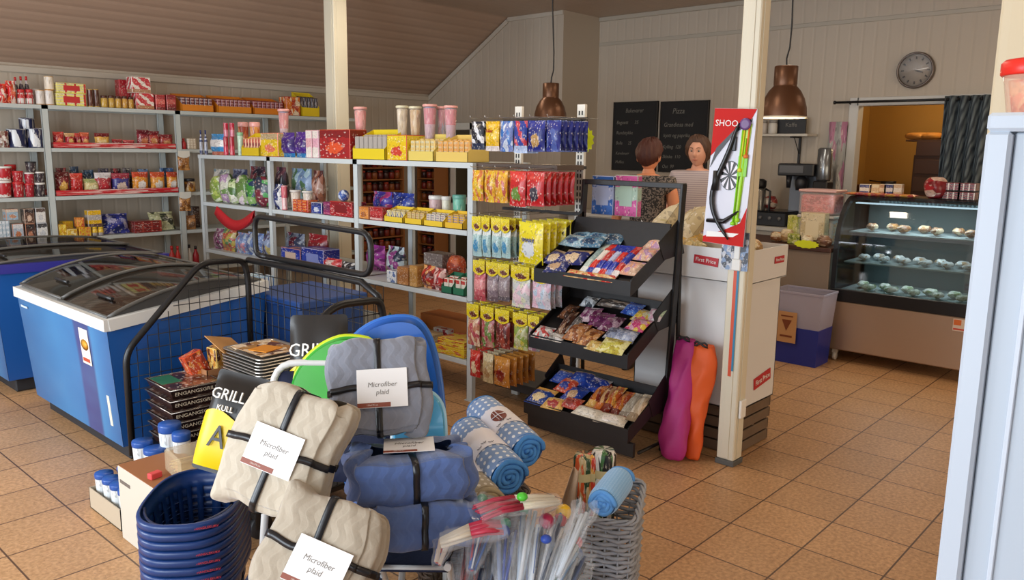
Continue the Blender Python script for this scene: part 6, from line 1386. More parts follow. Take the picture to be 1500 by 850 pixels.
# ------------------------------------------------------------------ the two women behind the bin
def person(label, loc, yaw, hgt, pose, top, top_m, hair_m, trouser_m, back=False, skin='d9a080', sleeve=.65, hlow=0):
    k_ = hgt/1.70
    root = thing('person', label, 'person', loc, yaw)
    J = {'pelvis': (0, 0, .95, .125, .10), 'spine': (0, -.005, 1.10, .118, .088), 'chest': (0, 0, 1.27, .135, .10), 'up': (0, .01, 1.405, .10, .075), 'neck': (0, .0, 1.475, .047, .047), 'skull': (0, -.01, 1.53, .048, .05)}
    E_ = [('pelvis', 'spine'), ('spine', 'chest'), ('chest', 'up'), ('up', 'neck'), ('neck', 'skull')]
    arms = {}
    for s, n in ((-1, 'l'), (1, 'r')):
        J.update({n+'hip': (s*.085, .0, .88, .088, .088), n+'knee': (s*.095, -.01, .48, .055, .058), n+'calf': (s*.098, .015, .36, .05, .055), n+'ank': (s*.10, .02, .085, .034, .038), n+'ball': (s*.11, -.08, .03, .036, .026), n+'toe': (s*.113, -.14, .022, .026, .018)})
        E_ += [('pelvis', n+'hip'), (n+'hip', n+'knee'), (n+'knee', n+'calf'), (n+'calf', n+'ank'), (n+'ank', n+'ball'), (n+'ball', n+'toe')]
        el, wr = pose[n]
        sh = (s*.168, .015, 1.405)
        J[n+'sh'] = (*sh, .056, .056); J[n+'el'] = (*el, .038, .038); m = [(el[i]*.6+wr[i]*.4) for i in range(3)]; J[n+'fo'] = (*m, .037, .035); J[n+'wr'] = (*wr, .024, .022)
        E_ += [('up', n+'sh'), (n+'sh', n+'el'), (n+'el', n+'fo'), (n+'fo', n+'wr')]
        d = (Vector(wr)-Vector(el)).normalized(); side = Vector((1, 0, 0))-d*d.x; side.normalize(); nrm = d.cross(side)
        pm = Vector(wr)+d*.05; J[n+'palm'] = (*pm, .034, .018); E_.append((n+'wr', n+'palm'))
        for f, (o_, ln) in enumerate(((-.030, .062), (-.010, .075), (.010, .07), (.028, .055))):
            a = pm+d*.03+side*o_; b1 = a+d*ln*.5+nrm*.008; c1 = b1+(d*.7+nrm*.5).normalized()*ln*.5
            for q, (nn, v, r_) in enumerate((('a', a, .010), ('b', b1, .0085), ('c', c1, .0075))): J[n+str(f)+nn] = (*v, r_, r_)
            E_ += [(n+'palm', n+str(f)+'a'), (n+str(f)+'a', n+str(f)+'b'), (n+str(f)+'b', n+str(f)+'c')]
        th0 = Vector(wr)+d*.03-side*s*.03; th1 = th0+(d*.6-side*s*.7).normalized()*.035; th2 = th1+d*.03
        for nn, v, r_ in (('ta', th0, .013), ('tb', th1, .011), ('tc', th2, .009)): J[n+nn] = (*v, r_, r_)
        E_ += [(n+'palm', n+'ta'), (n+'ta', n+'tb'), (n+'tb', n+'tc')]
    def skinned(name, joints, edges, grow, m, rootj, lift=None, sub=2, maxr=None):
        me = bpy.data.meshes.new(name); idx = {j: i for i, j in enumerate(joints)}
        me.from_pydata([tuple(c*k_ for c in (lift or J)[j][:3]) for j in joints], [(idx[a], idx[b_]) for a, b_ in edges], [])
        o = link(name, me, root); md = o.modifiers.new('skin', 'SKIN'); md.use_smooth_shade = True
        sv = me.skin_vertices[0].data
        for j in joints: 
            r_ = J[j][3:]; g = grow; sv[idx[j]].radius = ((r_[0]+g)*k_, (r_[1]+g)*k_); sv[idx[j]].use_root = (j == rootj)
        s_ = o.modifiers.new('sub', 'SUBSURF'); s_.levels = s_.render_levels = sub
        me.materials.append(m); bpy.context.view_layer.update()
        dg = bpy.context.evaluated_depsgraph_get(); me2 = bpy.data.meshes.new_from_object(o.evaluated_get(dg)); o.modifiers.clear(); o.data = me2
        for p in me2.polygons: p.use_smooth = True
        return o
    sk = mat(skin, .5, bump=.03)
    body = skinned('body', list(J), E_, 0, sk, 'pelvis')
    # head with features merged into the body mesh
    hc = Vector((0, -.02, 1.605))*k_; hy_ = pose.get('head', 0); tl = pose.get('tilt', 0)
    RM = Matrix.Rotation(hy_, 3, 'Z') @ Matrix.Rotation(tl, 3, 'X')
    def hp(u, v, g=0.0):
        a = u*2*math.pi; th = v*math.pi; x = math.sin(th)*math.sin(a); y = -math.sin(th)*math.cos(a); z = -math.cos(th)
        rx, ry, rz_ = .074+g, .094+g, .115+g
        # narrower jaw, flatter face
        w_ = 1-.28*max(0, -z-.1)**1.2; px, py, pz = x*rx*w_, y*ry*(1-.10*max(0, -z)), z*rz_
        if y < 0: py *= .93
        f = lambda cx, cz, sx_, sz_: math.exp(-((x-cx)/sx_)**2-((z-cz)/sz_)**2) if y < 0 else 0
        py -= .026*f(0, -.16, .13, .13)+.012*f(0, .05, .10, .22)      # nose
        py += .012*f(.36, .10, .17, .11)+.012*f(-.36, .10, .17, .11)  # eye sockets
        py -= .006*f(0, -.50, .28, .06)+.005*f(0, -.60, .22, .05)     # lips
        py -= .010*f(0, -.86, .3, .16)                                # chin
        py -= .006*f(0, .30, .5, .10)
        return Vector((px, py, pz))*k_
    nu, nv = 48, 36; verts = [hc+RM @ hp(a/nu, b_/nv) for b_ in range(nv+1) for a in range(nu)]
    me = body.data; v0 = [v.co.copy() for v in me.vertices]; f0 = [tuple(p.vertices) for p in me.polygons]; o_ = len(v0)
    f1 = [(o_+b_*nu+a, o_+b_*nu+(a+1) % nu, o_+(b_+1)*nu+(a+1) % nu, o_+(b_+1)*nu+a) for b_ in range(nv) for a in range(nu)]
    ears = []
    for s in (-1, 1):
        eo = len(v0)+len(verts)+len(ears); 
        ring = [hc+RM @ (Vector((s*(.074+.006*math.sin(q*math.pi/4)), .012+.018*math.cos(q*math.pi/4), -.012+.032*math.sin(q*math.pi/4)))*k_) for q in range(8)]
        ring2 = [hc+RM @ (Vector((s*(.086), .02+.022*math.cos(q*math.pi/4), -.008+.036*math.sin(q*math.pi/4)))*k_) for q in range(8)]
        ears += ring+ring2+[hc+RM @ (Vector((s*.080, .014, -.010))*k_)]
        f1 += [(eo+q, eo+(q+1) % 8, eo+8+(q+1) % 8, eo+8+q) for q in range(8)]+[(eo+8+q, eo+8+(q+1) % 8, eo+16) for q in range(8)]
    nme = bpy.data.meshes.new('body'); nme.from_pydata(v0+verts+ears, [], f0+f1); nme.materials.append(sk)
    for p in nme.polygons: p.use_smooth = True
    body.data = nme
    def child_mb(name, mb, m): return mb.build(name, m, root)
    # eyes, brows, lips
    for s in (-1, 1):
        b = MB(); c = hc+RM @ (Vector((s*.029, -.072, .013))*k_); b.lathe([(.0100*k_*math.sin(q*math.pi/8), -.0100*k_*math.cos(q*math.pi/8)) for q in range(9)], 12, c=c); child_mb('eye', b, mat('a89c92', .3))
        b = MB(); c = hc+RM @ (Vector((s*.029, -.0805, .013))*k_); b.lathe([(.0, -.005*k_), (.0045*k_, -.003*k_), (.0055*k_, 0), (.0045*k_, .003*k_), (0, .005*k_)], 10, c=c); child_mb('iris', b, mat('33241c', .2))
        b = MB(); b.tube([hc+RM @ (Vector((s*x_, y_, z_))*k_) for x_, y_, z_ in ((.014, -.090, .034), (.030, -.089, .040), (.046, -.078, .035))], [.002, .003, .0015], 6); child_mb('eyebrow', b, hair_m)
    b = MB(); b.tube([hc+RM @ (Vector((x_, y_, z_))*k_) for x_, y_, z_ in ((-.022, -.080, -.056), (-.010, -.089, -.054), (0, -.090, -.056), (.010, -.089, -.054), (.022, -.080, -.056))], [.002, .005, .005, .005, .002], 6); child_mb('lips', b, mat('a85a50', .4))
    # hair: thick cap of locks
    b = MB(); hr = random.Random(3 if back else 5)
    def hair(u, v):
        a = u*2*math.pi; 
        low = .20+.0*math.cos(a); fr = math.cos(a)          # 1 at the face
        vmin = .44 if fr < -.1 else (.44+.30*min(1, (fr+.1)/.75))
        vmin = vmin-.18*max(0, -fr) if fr < 0 else vmin
        vmin -= hlow*(.16 if fr < .55 else max(0, .16-(fr-.55)*.5))
        vv = vmin+(1-vmin)*v
        g = (.016+.010*math.sin(math.pi*min(1, v*1.1))+.0045*math.sin(a*17+v*9)+.004*math.sin(a*29-v*13)+.003*math.sin(a*43+v*5))*(.35+.65*min(1, v*5)) 
        return hc+RM @ hp(u, vv, g)
    b.grid(hair, 64, 20); b.grid(lambda u, v: hair(u, v*.02)-(hair(u, v*.02)-hc)*(.12*v), 64, 2, flip=True); child_mb('hair', b, hair_m)
    # clothes
    J['yoke'] = (0, .008, 1.462, .080, .062); J['gup'] = (0, .01, 1.415, .115, .085)
    TJ = ['pelvis', 'spine', 'chest', 'gup', 'yoke', 'lgs', 'rgs', 'lsl', 'rsl', 'lhip', 'rhip']
    for n in 'lr': 
        s_ = J[n+'sh']; e_ = J[n+'el']; J[n+'gs'] = (s_[0]*.92, s_[1], s_[2]-.004, .062, .064); J[n+'sl'] = tuple(s_[i]*(1-sleeve)+e_[i]*sleeve for i in range(3))+(.046, .046)
    topo = skinned(top, TJ, [('pelvis', 'spine'), ('spine', 'chest'), ('chest', 'gup'), ('gup', 'yoke'), ('gup', 'lgs'), ('gup', 'rgs'), ('lgs', 'lsl'), ('rgs', 'rsl'), ('pelvis', 'lhip'), ('pelvis', 'rhip')], .018, top_m, 'pelvis')
    LJ = ['pelvis', 'lhip', 'rhip', 'lknee', 'rknee', 'lcalf', 'rcalf', 'lank', 'rank']
    skinned('trousers', LJ, [('pelvis', 'lhip'), ('pelvis', 'rhip'), ('lhip', 'lknee'), ('rhip', 'rknee'), ('lknee', 'lcalf'), ('rknee', 'rcalf'), ('lcalf', 'lank'), ('rcalf', 'rank')], .010, trouser_m, 'pelvis')
    for n in 'lr': 
        b = MB(); s = -1 if n == 'l' else 1
        b.grid(lambda u, v: Vector((s*.107+.046*math.cos(u*2*math.pi)*(1-.15*abs(v-.4)), -.055+.13*math.sin(u*2*math.pi), v*.075*(1-.45*max(0, -math.sin(u*2*math.pi)))))*k_, 20, 4)
        b.grid(lambda u, v: Vector((s*.107+.044*v*math.cos(u*2*math.pi), -.055+.125*v*math.sin(u*2*math.pi), .075*(1-.45*v*max(0, -math.sin(u*2*math.pi)))))*k_, 20, 4, flip=True)
        child_mb('shoe', b, mat('22201f', .5))
    return root
def knit():
    m, nt, b = nm('patterned_knit'); N = nt.nodes.new; L = nt.links.new
    tc = N('ShaderNodeTexCoord'); v = N('ShaderNodeTexVoronoi'); v.inputs['Scale'].default_value = 120; L(tc.outputs['Object'], v.inputs['Vector']); s = N('ShaderNodeSeparateColor'); L(v.outputs['Color'], s.inputs[0])
    cr = N('ShaderNodeValToRGB'); cr.color_ramp.interpolation = 'CONSTANT'; cr.color_ramp.elements[0].color = lin('2c2a2a'); cr.color_ramp.elements[1].position = .5; cr.color_ramp.elements[1].color = lin('786e68'); L(s.outputs[0], cr.inputs[0]); L(cr.outputs[0], b.inputs['Base Color']); b.inputs['Roughness'].default_value = .85
    return m
def stripes():
    m, nt, b = nm('striped_jersey'); N = nt.nodes.new; L = nt.links.new
    tc = N('ShaderNodeTexCoord'); s = N('ShaderNodeSeparateXYZ'); L(tc.outputs['Object'], s.inputs[0]); a = N('ShaderNodeMath'); a.operation = 'MULTIPLY'; a.inputs[1].default_value = 58; L(s.outputs[2], a.inputs[0]); f = N('ShaderNodeMath'); f.operation = 'FRACT'; L(a.outputs[0], f.inputs[0]); g = N('ShaderNodeMath'); g.operation = 'GREATER_THAN'; g.inputs[1].default_value = .7; L(f.outputs[0], g.inputs[0])
    mx = N('ShaderNodeMix'); mx.data_type = 'RGBA'; L(g.outputs[0], mx.inputs[0]); mx.inputs[6].default_value = lin('bcb2b8'); mx.inputs[7].default_value = lin('98909a'); L(mx.outputs[2], b.inputs['Base Color']); b.inputs['Roughness'].default_value = .85
    return m
q = onx(952, 204, 5.15)
# first woman: back to us, turned to the right
person('woman with short auburn hair seen from behind in a dark patterned top', (5.15, q.y, 0), R(90)+R(20), q.z/1.725*1.70, {'l': ((-.22, -.02, 1.10), (-.17, -.22, 1.02)), 'r': ((.25, -.05, 1.10), (.20, -.24, 1.06)), 'head': R(-8), 'tilt': R(6)}, 'top', knit(), mat('4a2218', .6, bump=.3, bscale=120), mat('23252c', .8), back=True, skin='d8906a', sleeve=.22)
q = onx(1024, 200, 5.95)
person('woman with brown hair and striped grey shirt facing left behind the bow set', (5.95, q.y, 0), R(-62), q.z/1.725*1.70, {'l': ((-.23, .0, 1.10), (-.14, -.20, 1.05)), 'r': ((.23, .0, 1.10), (.15, -.22, 1.03)), 'head': R(-16), 'tilt': R(4)}, 'shirt', stripes(), mat('52382a', .6, bump=.3, bscale=120), mat('2a2c34', .8), skin='d8a088', hlow=1)
# white cabinet the women stand behind
# ------------------------------------------------------------------ black mesh cart
CYL, CYR, CXF, CXB = 4.08, 2.88, 1.60, 2.29
blk2 = mat('19191b', .38, .2)
CT = t = thing('mesh_cart', 'black tubular mesh cart full of barbecue goods beside the ice cream freezer', 'cart', (CXF, CYR, 0))
W2, D2 = CYL-CYR, CXB-CXF; ZD = .17
def rnd_path(pts, r_=.06, n=5):
    out = [Vector(pts[0])]
    for i in range(1, len(pts)-1):
        p = Vector(pts[i]); a = (Vector(pts[i-1])-p); c = (Vector(pts[i+1])-p); ra = min(r_, a.length*.45, c.length*.45)
        A = p+a.normalized()*ra; C_ = p+c.normalized()*ra
        for k in range(n+1):
            s = k/n; out.append((A*(1-s)**2)+(p*2*s*(1-s))+(C_*s*s))
    out.append(Vector(pts[-1])); return out
b = MB(); b.tube(rnd_path([(0, W2, .10), (0, W2, .64), (.42, W2, 1.06), (D2-.02, W2, 1.05), (D2, W2, .95), (D2, W2, .10)], .07), .017, 10); b.build('side_frame', blk2, CT)
b = MB(); b.tube(rnd_path([(.02, 0, .10), (.02, 0, .56), (.40, 0, 1.00), (D2-.02, 0, .99), (D2, 0, .90), (D2, 0, .10)], .09), .017, 10); b.build('side_frame', blk2, CT)
b = MB(); b.tube([(D2, W2-.01, 1.05), (D2, W2*.55, 1.055), (D2, .16, 1.05), (D2, .04, 1.0), (D2, .0, .90)], .017, 10); b.build('back_rail', blk2, CT)
b = MB(); yl_, yr_ = W2-.08, .10
b.tube(rnd_path([(D2+.01, yl_-.12, 1.085), (D2+.01, yl_, 1.085), (D2+.01, yl_, 1.30), (D2+.01, yr_, 1.285), (D2+.01, yr_, 1.085), (D2+.01, yl_-.12, 1.085)], .075), .015, 10); b.build('push_handle', blk2, CT)
def mesh_panel(P0, PU, PV, nu, nv, clip=None):
    b = MB(); P0, PU, PV = Vector(P0), Vector(PU), Vector(PV)
    for k in range(nu+1):
        s = k/nu; hi = clip(s) if clip else 1
        if hi > .02: b.tube([P0+PU*s, P0+PU*s+PV*hi], .0024, 4)
    for j in range(nv+1):
        v = j/nv; s0, s1 = 0, 1
        if clip:
            ok = [k/40 for k in range(41) if clip(k/40) >= v]
            if not ok: continue
            s0, s1 = ok[0], ok[-1]
        b.tube([P0+PU*s0+PV*v, P0+PU*s1+PV*v], .0024, 4)
    return b
cl = lambda s: min(1, (.50+s*D2/.42*.44)) if s*D2 < .42 else 1
mesh_panel((0, W2, ZD), (D2, 0, 0), (0, 0, .88), 12, 13, cl).build('side_mesh', blk2, CT)
mesh_panel((.02, 0, ZD), (D2-.02, 0, 0), (0, 0, .82), 12, 13, cl).build('side_mesh', blk2, CT)
mesh_panel((D2, 0, ZD), (0, W2, 0), (0, 0, .88), 20, 13).build('back_mesh', blk2, CT)
b = MB(); b.bx(0, D2, 0, W2, ZD-.03, ZD-.005, .004); b.build('deck', blk2, CT)
for xx in (.08, D2-.08):
    for yy in (.10, W2-.10):
        b = MB(); b.lathe([(0, -.015), (.05, -.015), (.055, -.008), (.055, .008), (.05, .015), (0, .015)], 18, c=(0, 0, .055), T=Matrix.Rotation(R(90), 3, 'X')); b.bx(-.01, .01, -.02, .02, .09, ZD-.03, .002)
        o = b.build('wheel', mat('2a2a2c', .5), CT); o.location = (xx, yy, 0)
def G(x, y, z): return (CXF+x, CYR+y, z)
# disposable grills, stacked
gx0, gy1 = 1.665, 4.035
gw, gl_ = .26, .30
gz = ZD+.002
brw = P('4a2c24', '2c1c1a', '6a4a38', 'blotch', 1, .3)
for k in range(6):
    z = gz+k*.056; hh = .053
    t = thing('disposable_grill', 'flat disposable grill in dark wrap, %s' % ['lowest of the stack in the cart corner', 'second from bottom of the stack', 'third from bottom of the stack', 'third from top of the stack', 'second from top of the stack', 'topmost of the stack, with green label'][k], 'disposable grill', (gx0+.13+rnd.uniform(-.006, .006), gy1-.16+rnd.uniform(-.006, .006), z), R(-2), 'stacked disposable grills')
    b = MB(); 
    i0 = b.vs([(sx*gw*.44, sy*gl_*.44, 0) for sx, sy in ((-1, -1), (1, -1), (1, 1), (-1, 1))]); i1 = b.vs([(sx*gw*.5, sy*gl_*.5, hh-.006) for sx, sy in ((-1, -1), (1, -1), (1, 1), (-1, 1))])
    b.face([i0+q for q in (3, 2, 1, 0)])
    for q in range(4): b.face((i0+q, i0+(q+1) % 4, i1+(q+1) % 4, i1+q), [(0, 0), (1, 0), (1, 1), (0, 1)])
    b.face([i1+q for q in range(4)]); b.build('wrap', mat('2c1a18', .25), t)
    b = MB(); b.tube([(sx*gw*.51, sy*gl_*.51, hh-.004) for sx, sy in ((-1, -1), (1, -1), (1, 1), (-1, 1))], .0035, 6, closed=True); b.build('foil_rim', mat('b0a8a0', .25, .8), t)
    b = MB(); b.box((0, 0, hh-.002), (gw*.94, gl_*.94, .003), .001); b.build('lid_print', brw if k < 5 else P('5a3428', '8a5a40', '3c2820', 'blotch', 2, .2), t)
    if k == 5:
        b = MB(); b.box((-.07, .05, hh), (.10, .16, .001)); b.build('green_label', m_('2c6c4c', .4), t)
    text('ENGANGSGRILL', .026, mat('d8c8b0', .5), t, (0, -gl_*.475-.0015, hh*.45), (R(97), 0, 0), sx=1.15)
# brown box with fire lighters
b = MB(); bxs = .17
t = thing('cardboard_box', 'open brown cardboard box of fire lighters standing behind the grill stack', 'box', (1.99, 3.955, ZD))
zb_ = .36
b.bx(-.08, .08, -.10, -.096, 0, zb_); b.bx(-.08, .08, .096, .10, 0, zb_); b.bx(-.08, -.076, -.1, .1, 0, zb_); b.bx(.076, .08, -.1, .1, 0, zb_); b.bx(-.08, .08, -.1, .1, 0, .004); b.build('box', mat('9c6a42', .7), t)
b = MB(); b.box((0, 0, 0), (.20, .16, .004), .001); o = b.build('flap', mat('c09058', .7), t); o.location = (.04, -.10, zb_+.115); o.rotation_euler = (R(28), R(15), R(20))
for k, (dx, dy, dz, c, ds) in enumerate(((-.06, 0, .03, ('c84a24', 'e08838', '8a2c18'), 'orange red'), (.03, -.02, .05, ('c88838', 'e0b860', '5a3020'), 'golden'), (.05, .04, .01, ('6a3c24', 'a87040', '3c2018'), 'brown'))):
    o = good('box', (1.99+dx, 3.945+dy, ZD+zb_-.10+dz), (R(12*k-8), R(-20+14*k), R(15*k)), .10, .07, .16, P(c[0], c[1], c[2], 'blotch', k), None, ds+' fire lighter packet sticking out of the brown box', name='fire_lighter_packet', cat='packet')
# aluminium trays stack
fx, fy = onz(395, 506, .62).x, onz(395, 506, .62).y
px_ = Vector((fx+.145, fy+.22-.0, 0))
t = thing('grill_tray_stack', 'stack of shiny aluminium barbecue trays, ribbed from the many rims, with orange card on top', 'barbecue trays', (2.115, 3.56, .38), R(0)); 
b = MB(); b.bx(-.15, .15, -.18, .18, -.0, .001)
CRT = good('box', (2.12, 3.63, ZD), 0, .28, .36, .26, P('3a2c28', '5a4438', '241c1a', 'band', 5), None, 'dark brown carton under the aluminium trays in the cart', name='carton')
NTR = 13
bpy.data.objects.remove(t)
for k in range(NTR):
    z = ZD+.263+k*.0165; j = rnd.uniform(-.003, .003)
    b = MB()
    def rr(w_, l_, z_, r0=.035): 
        out = []
        for (cx, cy, a0) in ((w_-r0, -l_+r0, -90), (w_-r0, l_-r0, 0), (-w_+r0, l_-r0, 90), (-w_+r0, -l_+r0, 180)):
            for q in range(5): a = R(a0+90*q/4); out.append((cx+r0*math.cos(a), cy+r0*math.sin(a), z_))
        return out
    rings = [rr(.118, .158, 0), rr(.138, .178, .020), rr(.150, .190, .021), rr(.151, .191, .017), rr(.149, .189, .0155)]
    ids = [b.vs(r_) for r_ in rings]; n = len(rings[0])
    for q in range(len(ids)-1):
        for m in range(n): b.face((ids[q]+m, ids[q]+(m+1) % n, ids[q+1]+(m+1) % n, ids[q+1]+m))
    b.face([ids[0]+m for m in range(n)][::-1])
    o = b.build('barbecue_tray', mat('c4beb4', .28, .75)); o.location = (2.12+j, 3.63-j, z); tag(o, 'shiny aluminium barbecue tray, %s' % ('lowest of the tray stack' if k == 0 else 'topmost of the tray stack under the orange card' if k == NTR-1 else '%s from bottom of the tray stack' % ORD[k+1]), 'tray', 'aluminium barbecue trays')
zt6 = ZD+.263+NTR*.0165+.008
b = MB(); b.box((0, 0, 0), (.22, .30, .004), .001); o = b.build('card_insert', prn('a8783c', '5a3028', 'e0c8a8', 'blotch', 4, .4)); o.location = (2.12, 3.63, zt6); tag(o, 'brown printed card lying on the aluminium trays', 'card')
b = MB(); b.box((0, 0, 0), (.12, .12, .004), .001); o = b.build('card_insert', mat('dc8c20', .4)); o.location = (2.10, 3.60, zt6+.005); o.rotation_euler = (0, 0, .3); tag(o, 'bright orange card lying on the brown card of the trays', 'card')
# charcoal sacks
def sackbag(label, M, w, h, d, seed, tf=.70, yf=.52):
    t = thing('charcoal_bag', label, 'bag'); t.matrix_world = M
    b = MB(); bag_mesh(b, w, d, h, seed, crimp=.03); o = b.build('paper_sack', mat('1d1a18', .4, bump=.3, bscale=8), t)
    md = o.modifiers.new('s', 'SUBSURF'); md.levels = md.render_levels = 1
    # yellow printed lower half, lettering
    def surf(u, v, off=.004):
        a = max(0, 1-abs(2*u-1)**3.2); c = max(0, 1-abs(2*v-1)**2.6); return Vector(((u-.5)*w*.97, -d/2*1.14*(a*c)**.62-off, v*h))
    b = MB(); b.grid(lambda u, v: surf(.03+.94*u, .04+(yf-.04)*v+.05*math.sin(u*5)*v), 14, 8); b.build('yellow_print', mat('e6c414', .4), t)
    b = MB(); b.grid(lambda u, v: surf(.30+.40*u, .12+.30*v+.0*u, .007)+Vector((0, 0, 0)), 8, 6)
    text('GRILL', .07 if seed == 2 else .055, mat('ece8e0', .4), t, (0, surf(.5, .66).y-.010, h*tf), (R(82), 0, 0), name='lettering', sx=.95, depth=.003)
    text('KULL', .028, mat('ece8e0', .4), t, (0, surf(.5, .56).y-.008, h*(tf-.13)), (R(90), 0, 0), depth=.004)
    text('A', .11, mat('1d1a18', .4), t, (-.0, surf(.5, .3).y-.010, h*yf*.62), (R(92), 0, 0), depth=.002, sx=.9)
    return t
rr_ = Vector((math.sin(YAW), -math.cos(YAW), 0)); ff = Vector((math.cos(YAW), math.sin(YAW), 0)); zz = Vector((0, 0, 1))
def place_px(x, y, w, roll=0, lean=0, turn=0):
    """frame at photo pixel x,y and depth w; roll: clockwise degrees, lean: top tips away from viewer, turn: about the vertical"""
    p = deep(x, y, w)
    rt_ = rr_*math.cos(R(turn))+ff*math.sin(R(turn)); bk = zz.cross(rt_)
    up = zz*math.cos(R(lean))+bk*math.sin(R(lean))
    nrm = rt_.cross(up)
    q = Matrix.Rotation(R(roll), 3, nrm)
    return frame(p, q @ rt_, q @ up)
sackbag('black and yellow charcoal bag leaning in the front of the cart', place_px(318, 694, 2.84, roll=-8, lean=22, turn=-12), .215, .36, .10, 1, .76, .56)
sackbag('second charcoal bag standing at the back beside the green board', place_px(466, 700, 3.05, roll=4, lean=14, turn=-10), .24, .62, .12, 2, .775, .64)
b_ = good('box', G(.38, .50, ZD), R(5), .30, .24, .22, P('3a2a22', '6a5040', '241a18', 'band', 6), None, 'dark carton in the middle of the cart', name='carton')

# ------------------------------------------------------------------ boards standing in front
def board(label, outline, w, c1, th=.035, emb=None, name='bodyboard'):
    """outline in photo pixels, placed on an upright plane facing the viewer at depth w, given real thickness"""
    c = deep(sum(p[0] for p in outline)/len(outline), sum(p[1] for p in outline)/len(outline), w)
    M = frame(c, rr_, zz*math.cos(R(12))+ff*math.sin(R(12))); Mi = M.inverted(); nrm = M.to_3x3() @ Vector((0, 1, 0))
    pl = []
    for (x, y) in outline:
        d = ray(x, y); s = (c-EYEV).dot(nrm)/d.dot(nrm); q = Mi @ (EYEV+d*s); pl.append((q.x, q.z))
    # smooth closed outline
    for _ in range(3): pl = [(a[0]*.75+b2[0]*.25, a[1]*.75+b2[1]*.25) if k % 2 == 0 else (a[0]*.25+b2[0]*.75, a[1]*.25+b2[1]*.75) for i in range(len(pl)) for k, (a, b2) in enumerate(((pl[i], pl[(i+1) % len(pl)]), (pl[i], pl[(i+1) % len(pl)])))]
    cx = sum(p[0] for p in pl)/len(pl); cz = sum(p[1] for p in pl)/len(pl)
    t = thing(name, label, 'board'); t.matrix_world = M
    b = MB(); n = len(pl)
    area_ = sum(pl[i][0]*pl[(i+1) % n][1]-pl[(i+1) % n][0]*pl[i][1] for i in range(n))
    if area_ < 0: pl = pl[::-1]
    ids = []
    for sc_, y in ((.93, -th/2), (.985, -th/2*.8), (1, -th*.15), (1, th*.15), (.985, th/2*.8), (.93, th/2)): ids.append(b.vs([(cx+(p[0]-cx)*sc_, y, cz+(p[1]-cz)*sc_) for p in pl]))
    for q in range(5):
        for m in range(n): b.face((ids[q]+(m+1) % n, ids[q]+m, ids[q+1]+m, ids[q+1]+(m+1) % n)[::-1], sm=True)
    b.face([ids[0]+m for m in range(n)]); b.face([ids[-1]+m for m in range(n)][::-1]); b.build('board', c1, t)
    b = MB(); b.tube([(cx+(p[0]-cx)*.995, 0, cz+(p[1]-cz)*.995) for p in pl[::2]], th*.28, 6, closed=True); b.build('edge_piping', emb or mat('2f6cc0', .3), t)
    return t
board('large blue bodyboard standing upright behind the grey blanket', [(515, 492), (555, 466), (603, 461), (626, 480), (641, 525), (650, 590), (651, 650), (640, 720), (600, 760), (545, 760), (505, 720), (498, 600), (500, 530)], 2.72, mat('1d5cb4', .3, coat=.3))
board('small light blue board standing in front of the large blue one', [(600, 570), (630, 572), (648, 590), (653, 620), (652, 680), (640, 720), (590, 720), (575, 650), (580, 590)], 2.56, mat('5cb4e0', .25, coat=.4), .03, mat('a8d8f0', .3))
board('green bodyboard leaning behind the cream and grey blankets', [(424, 570), (436, 540), (455, 517), (480, 499), (510, 490), (560, 500), (570, 600), (540, 690), (470, 690), (430, 640)], 2.64, mat('3fae3c', .35, var=.2, vscale=9), .035, mat('c8d820', .4))
# ------------------------------------------------------------------ folded blankets with black ribbon and card
def cable(c1, c2):
    key = ('cable', c1)
    if key in MATS: return MATS[key]
    m, nt, b = nm('cable_fleece'); N = nt.nodes.new; L = nt.links.new
    tc = N('ShaderNodeTexCoord'); s = N('ShaderNodeSeparateXYZ'); L(tc.outputs['Object'], s.inputs[0])
    def M(op, a, v):
        x = N('ShaderNodeMath'); x.operation = op
        for i, q in enumerate((a, v)):
            if q is None: continue
            if isinstance(q, (int, float)): x.inputs[i].default_value = q
            else: L(q, x.inputs[i])
        return x.outputs[0]
    sw = M('MULTIPLY', M('SINE', M('MULTIPLY', s.outputs[2], 95), None), .22)
    st = M('ABSOLUTE', M('SUBTRACT', M('FRACT', M('ADD', M('MULTIPLY', s.outputs[0], 24), sw), None), .5), None)
    n = N('ShaderNodeTexNoise'); n.inputs['Scale'].default_value = 45; n.inputs['Detail'].default_value = 5; L(tc.outputs['Object'], n.inputs['Vector'])
    n3 = N('ShaderNodeTexNoise'); n3.inputs['Scale'].default_value = 9; L(tc.outputs['Object'], n3.inputs['Vector'])
    h = M('ADD', M('MULTIPLY', st, 1.3), M('MULTIPLY', n.outputs['Fac'], .9))
    bp = N('ShaderNodeBump'); bp.inputs['Strength'].default_value = .55; bp.inputs['Distance'].default_value = .006; L(h, bp.inputs['Height']); L(bp.outputs[0], b.inputs['Normal'])
    mx = N('ShaderNodeMix'); mx.data_type = 'RGBA'; f = M('ADD', M('MULTIPLY', M('GREATER_THAN', st, .42), .15), M('MULTIPLY', n3.outputs['Fac'], .5)); L(f, mx.inputs[0]); mx.inputs[6].default_value = lin(c1); mx.inputs[7].default_value = lin(c2); L(mx.outputs[2], b.inputs['Base Color'])
    b.inputs['Roughness'].default_value = .9; b.inputs['Sheen Weight'].default_value = .4
    MATS[key] = m; return m
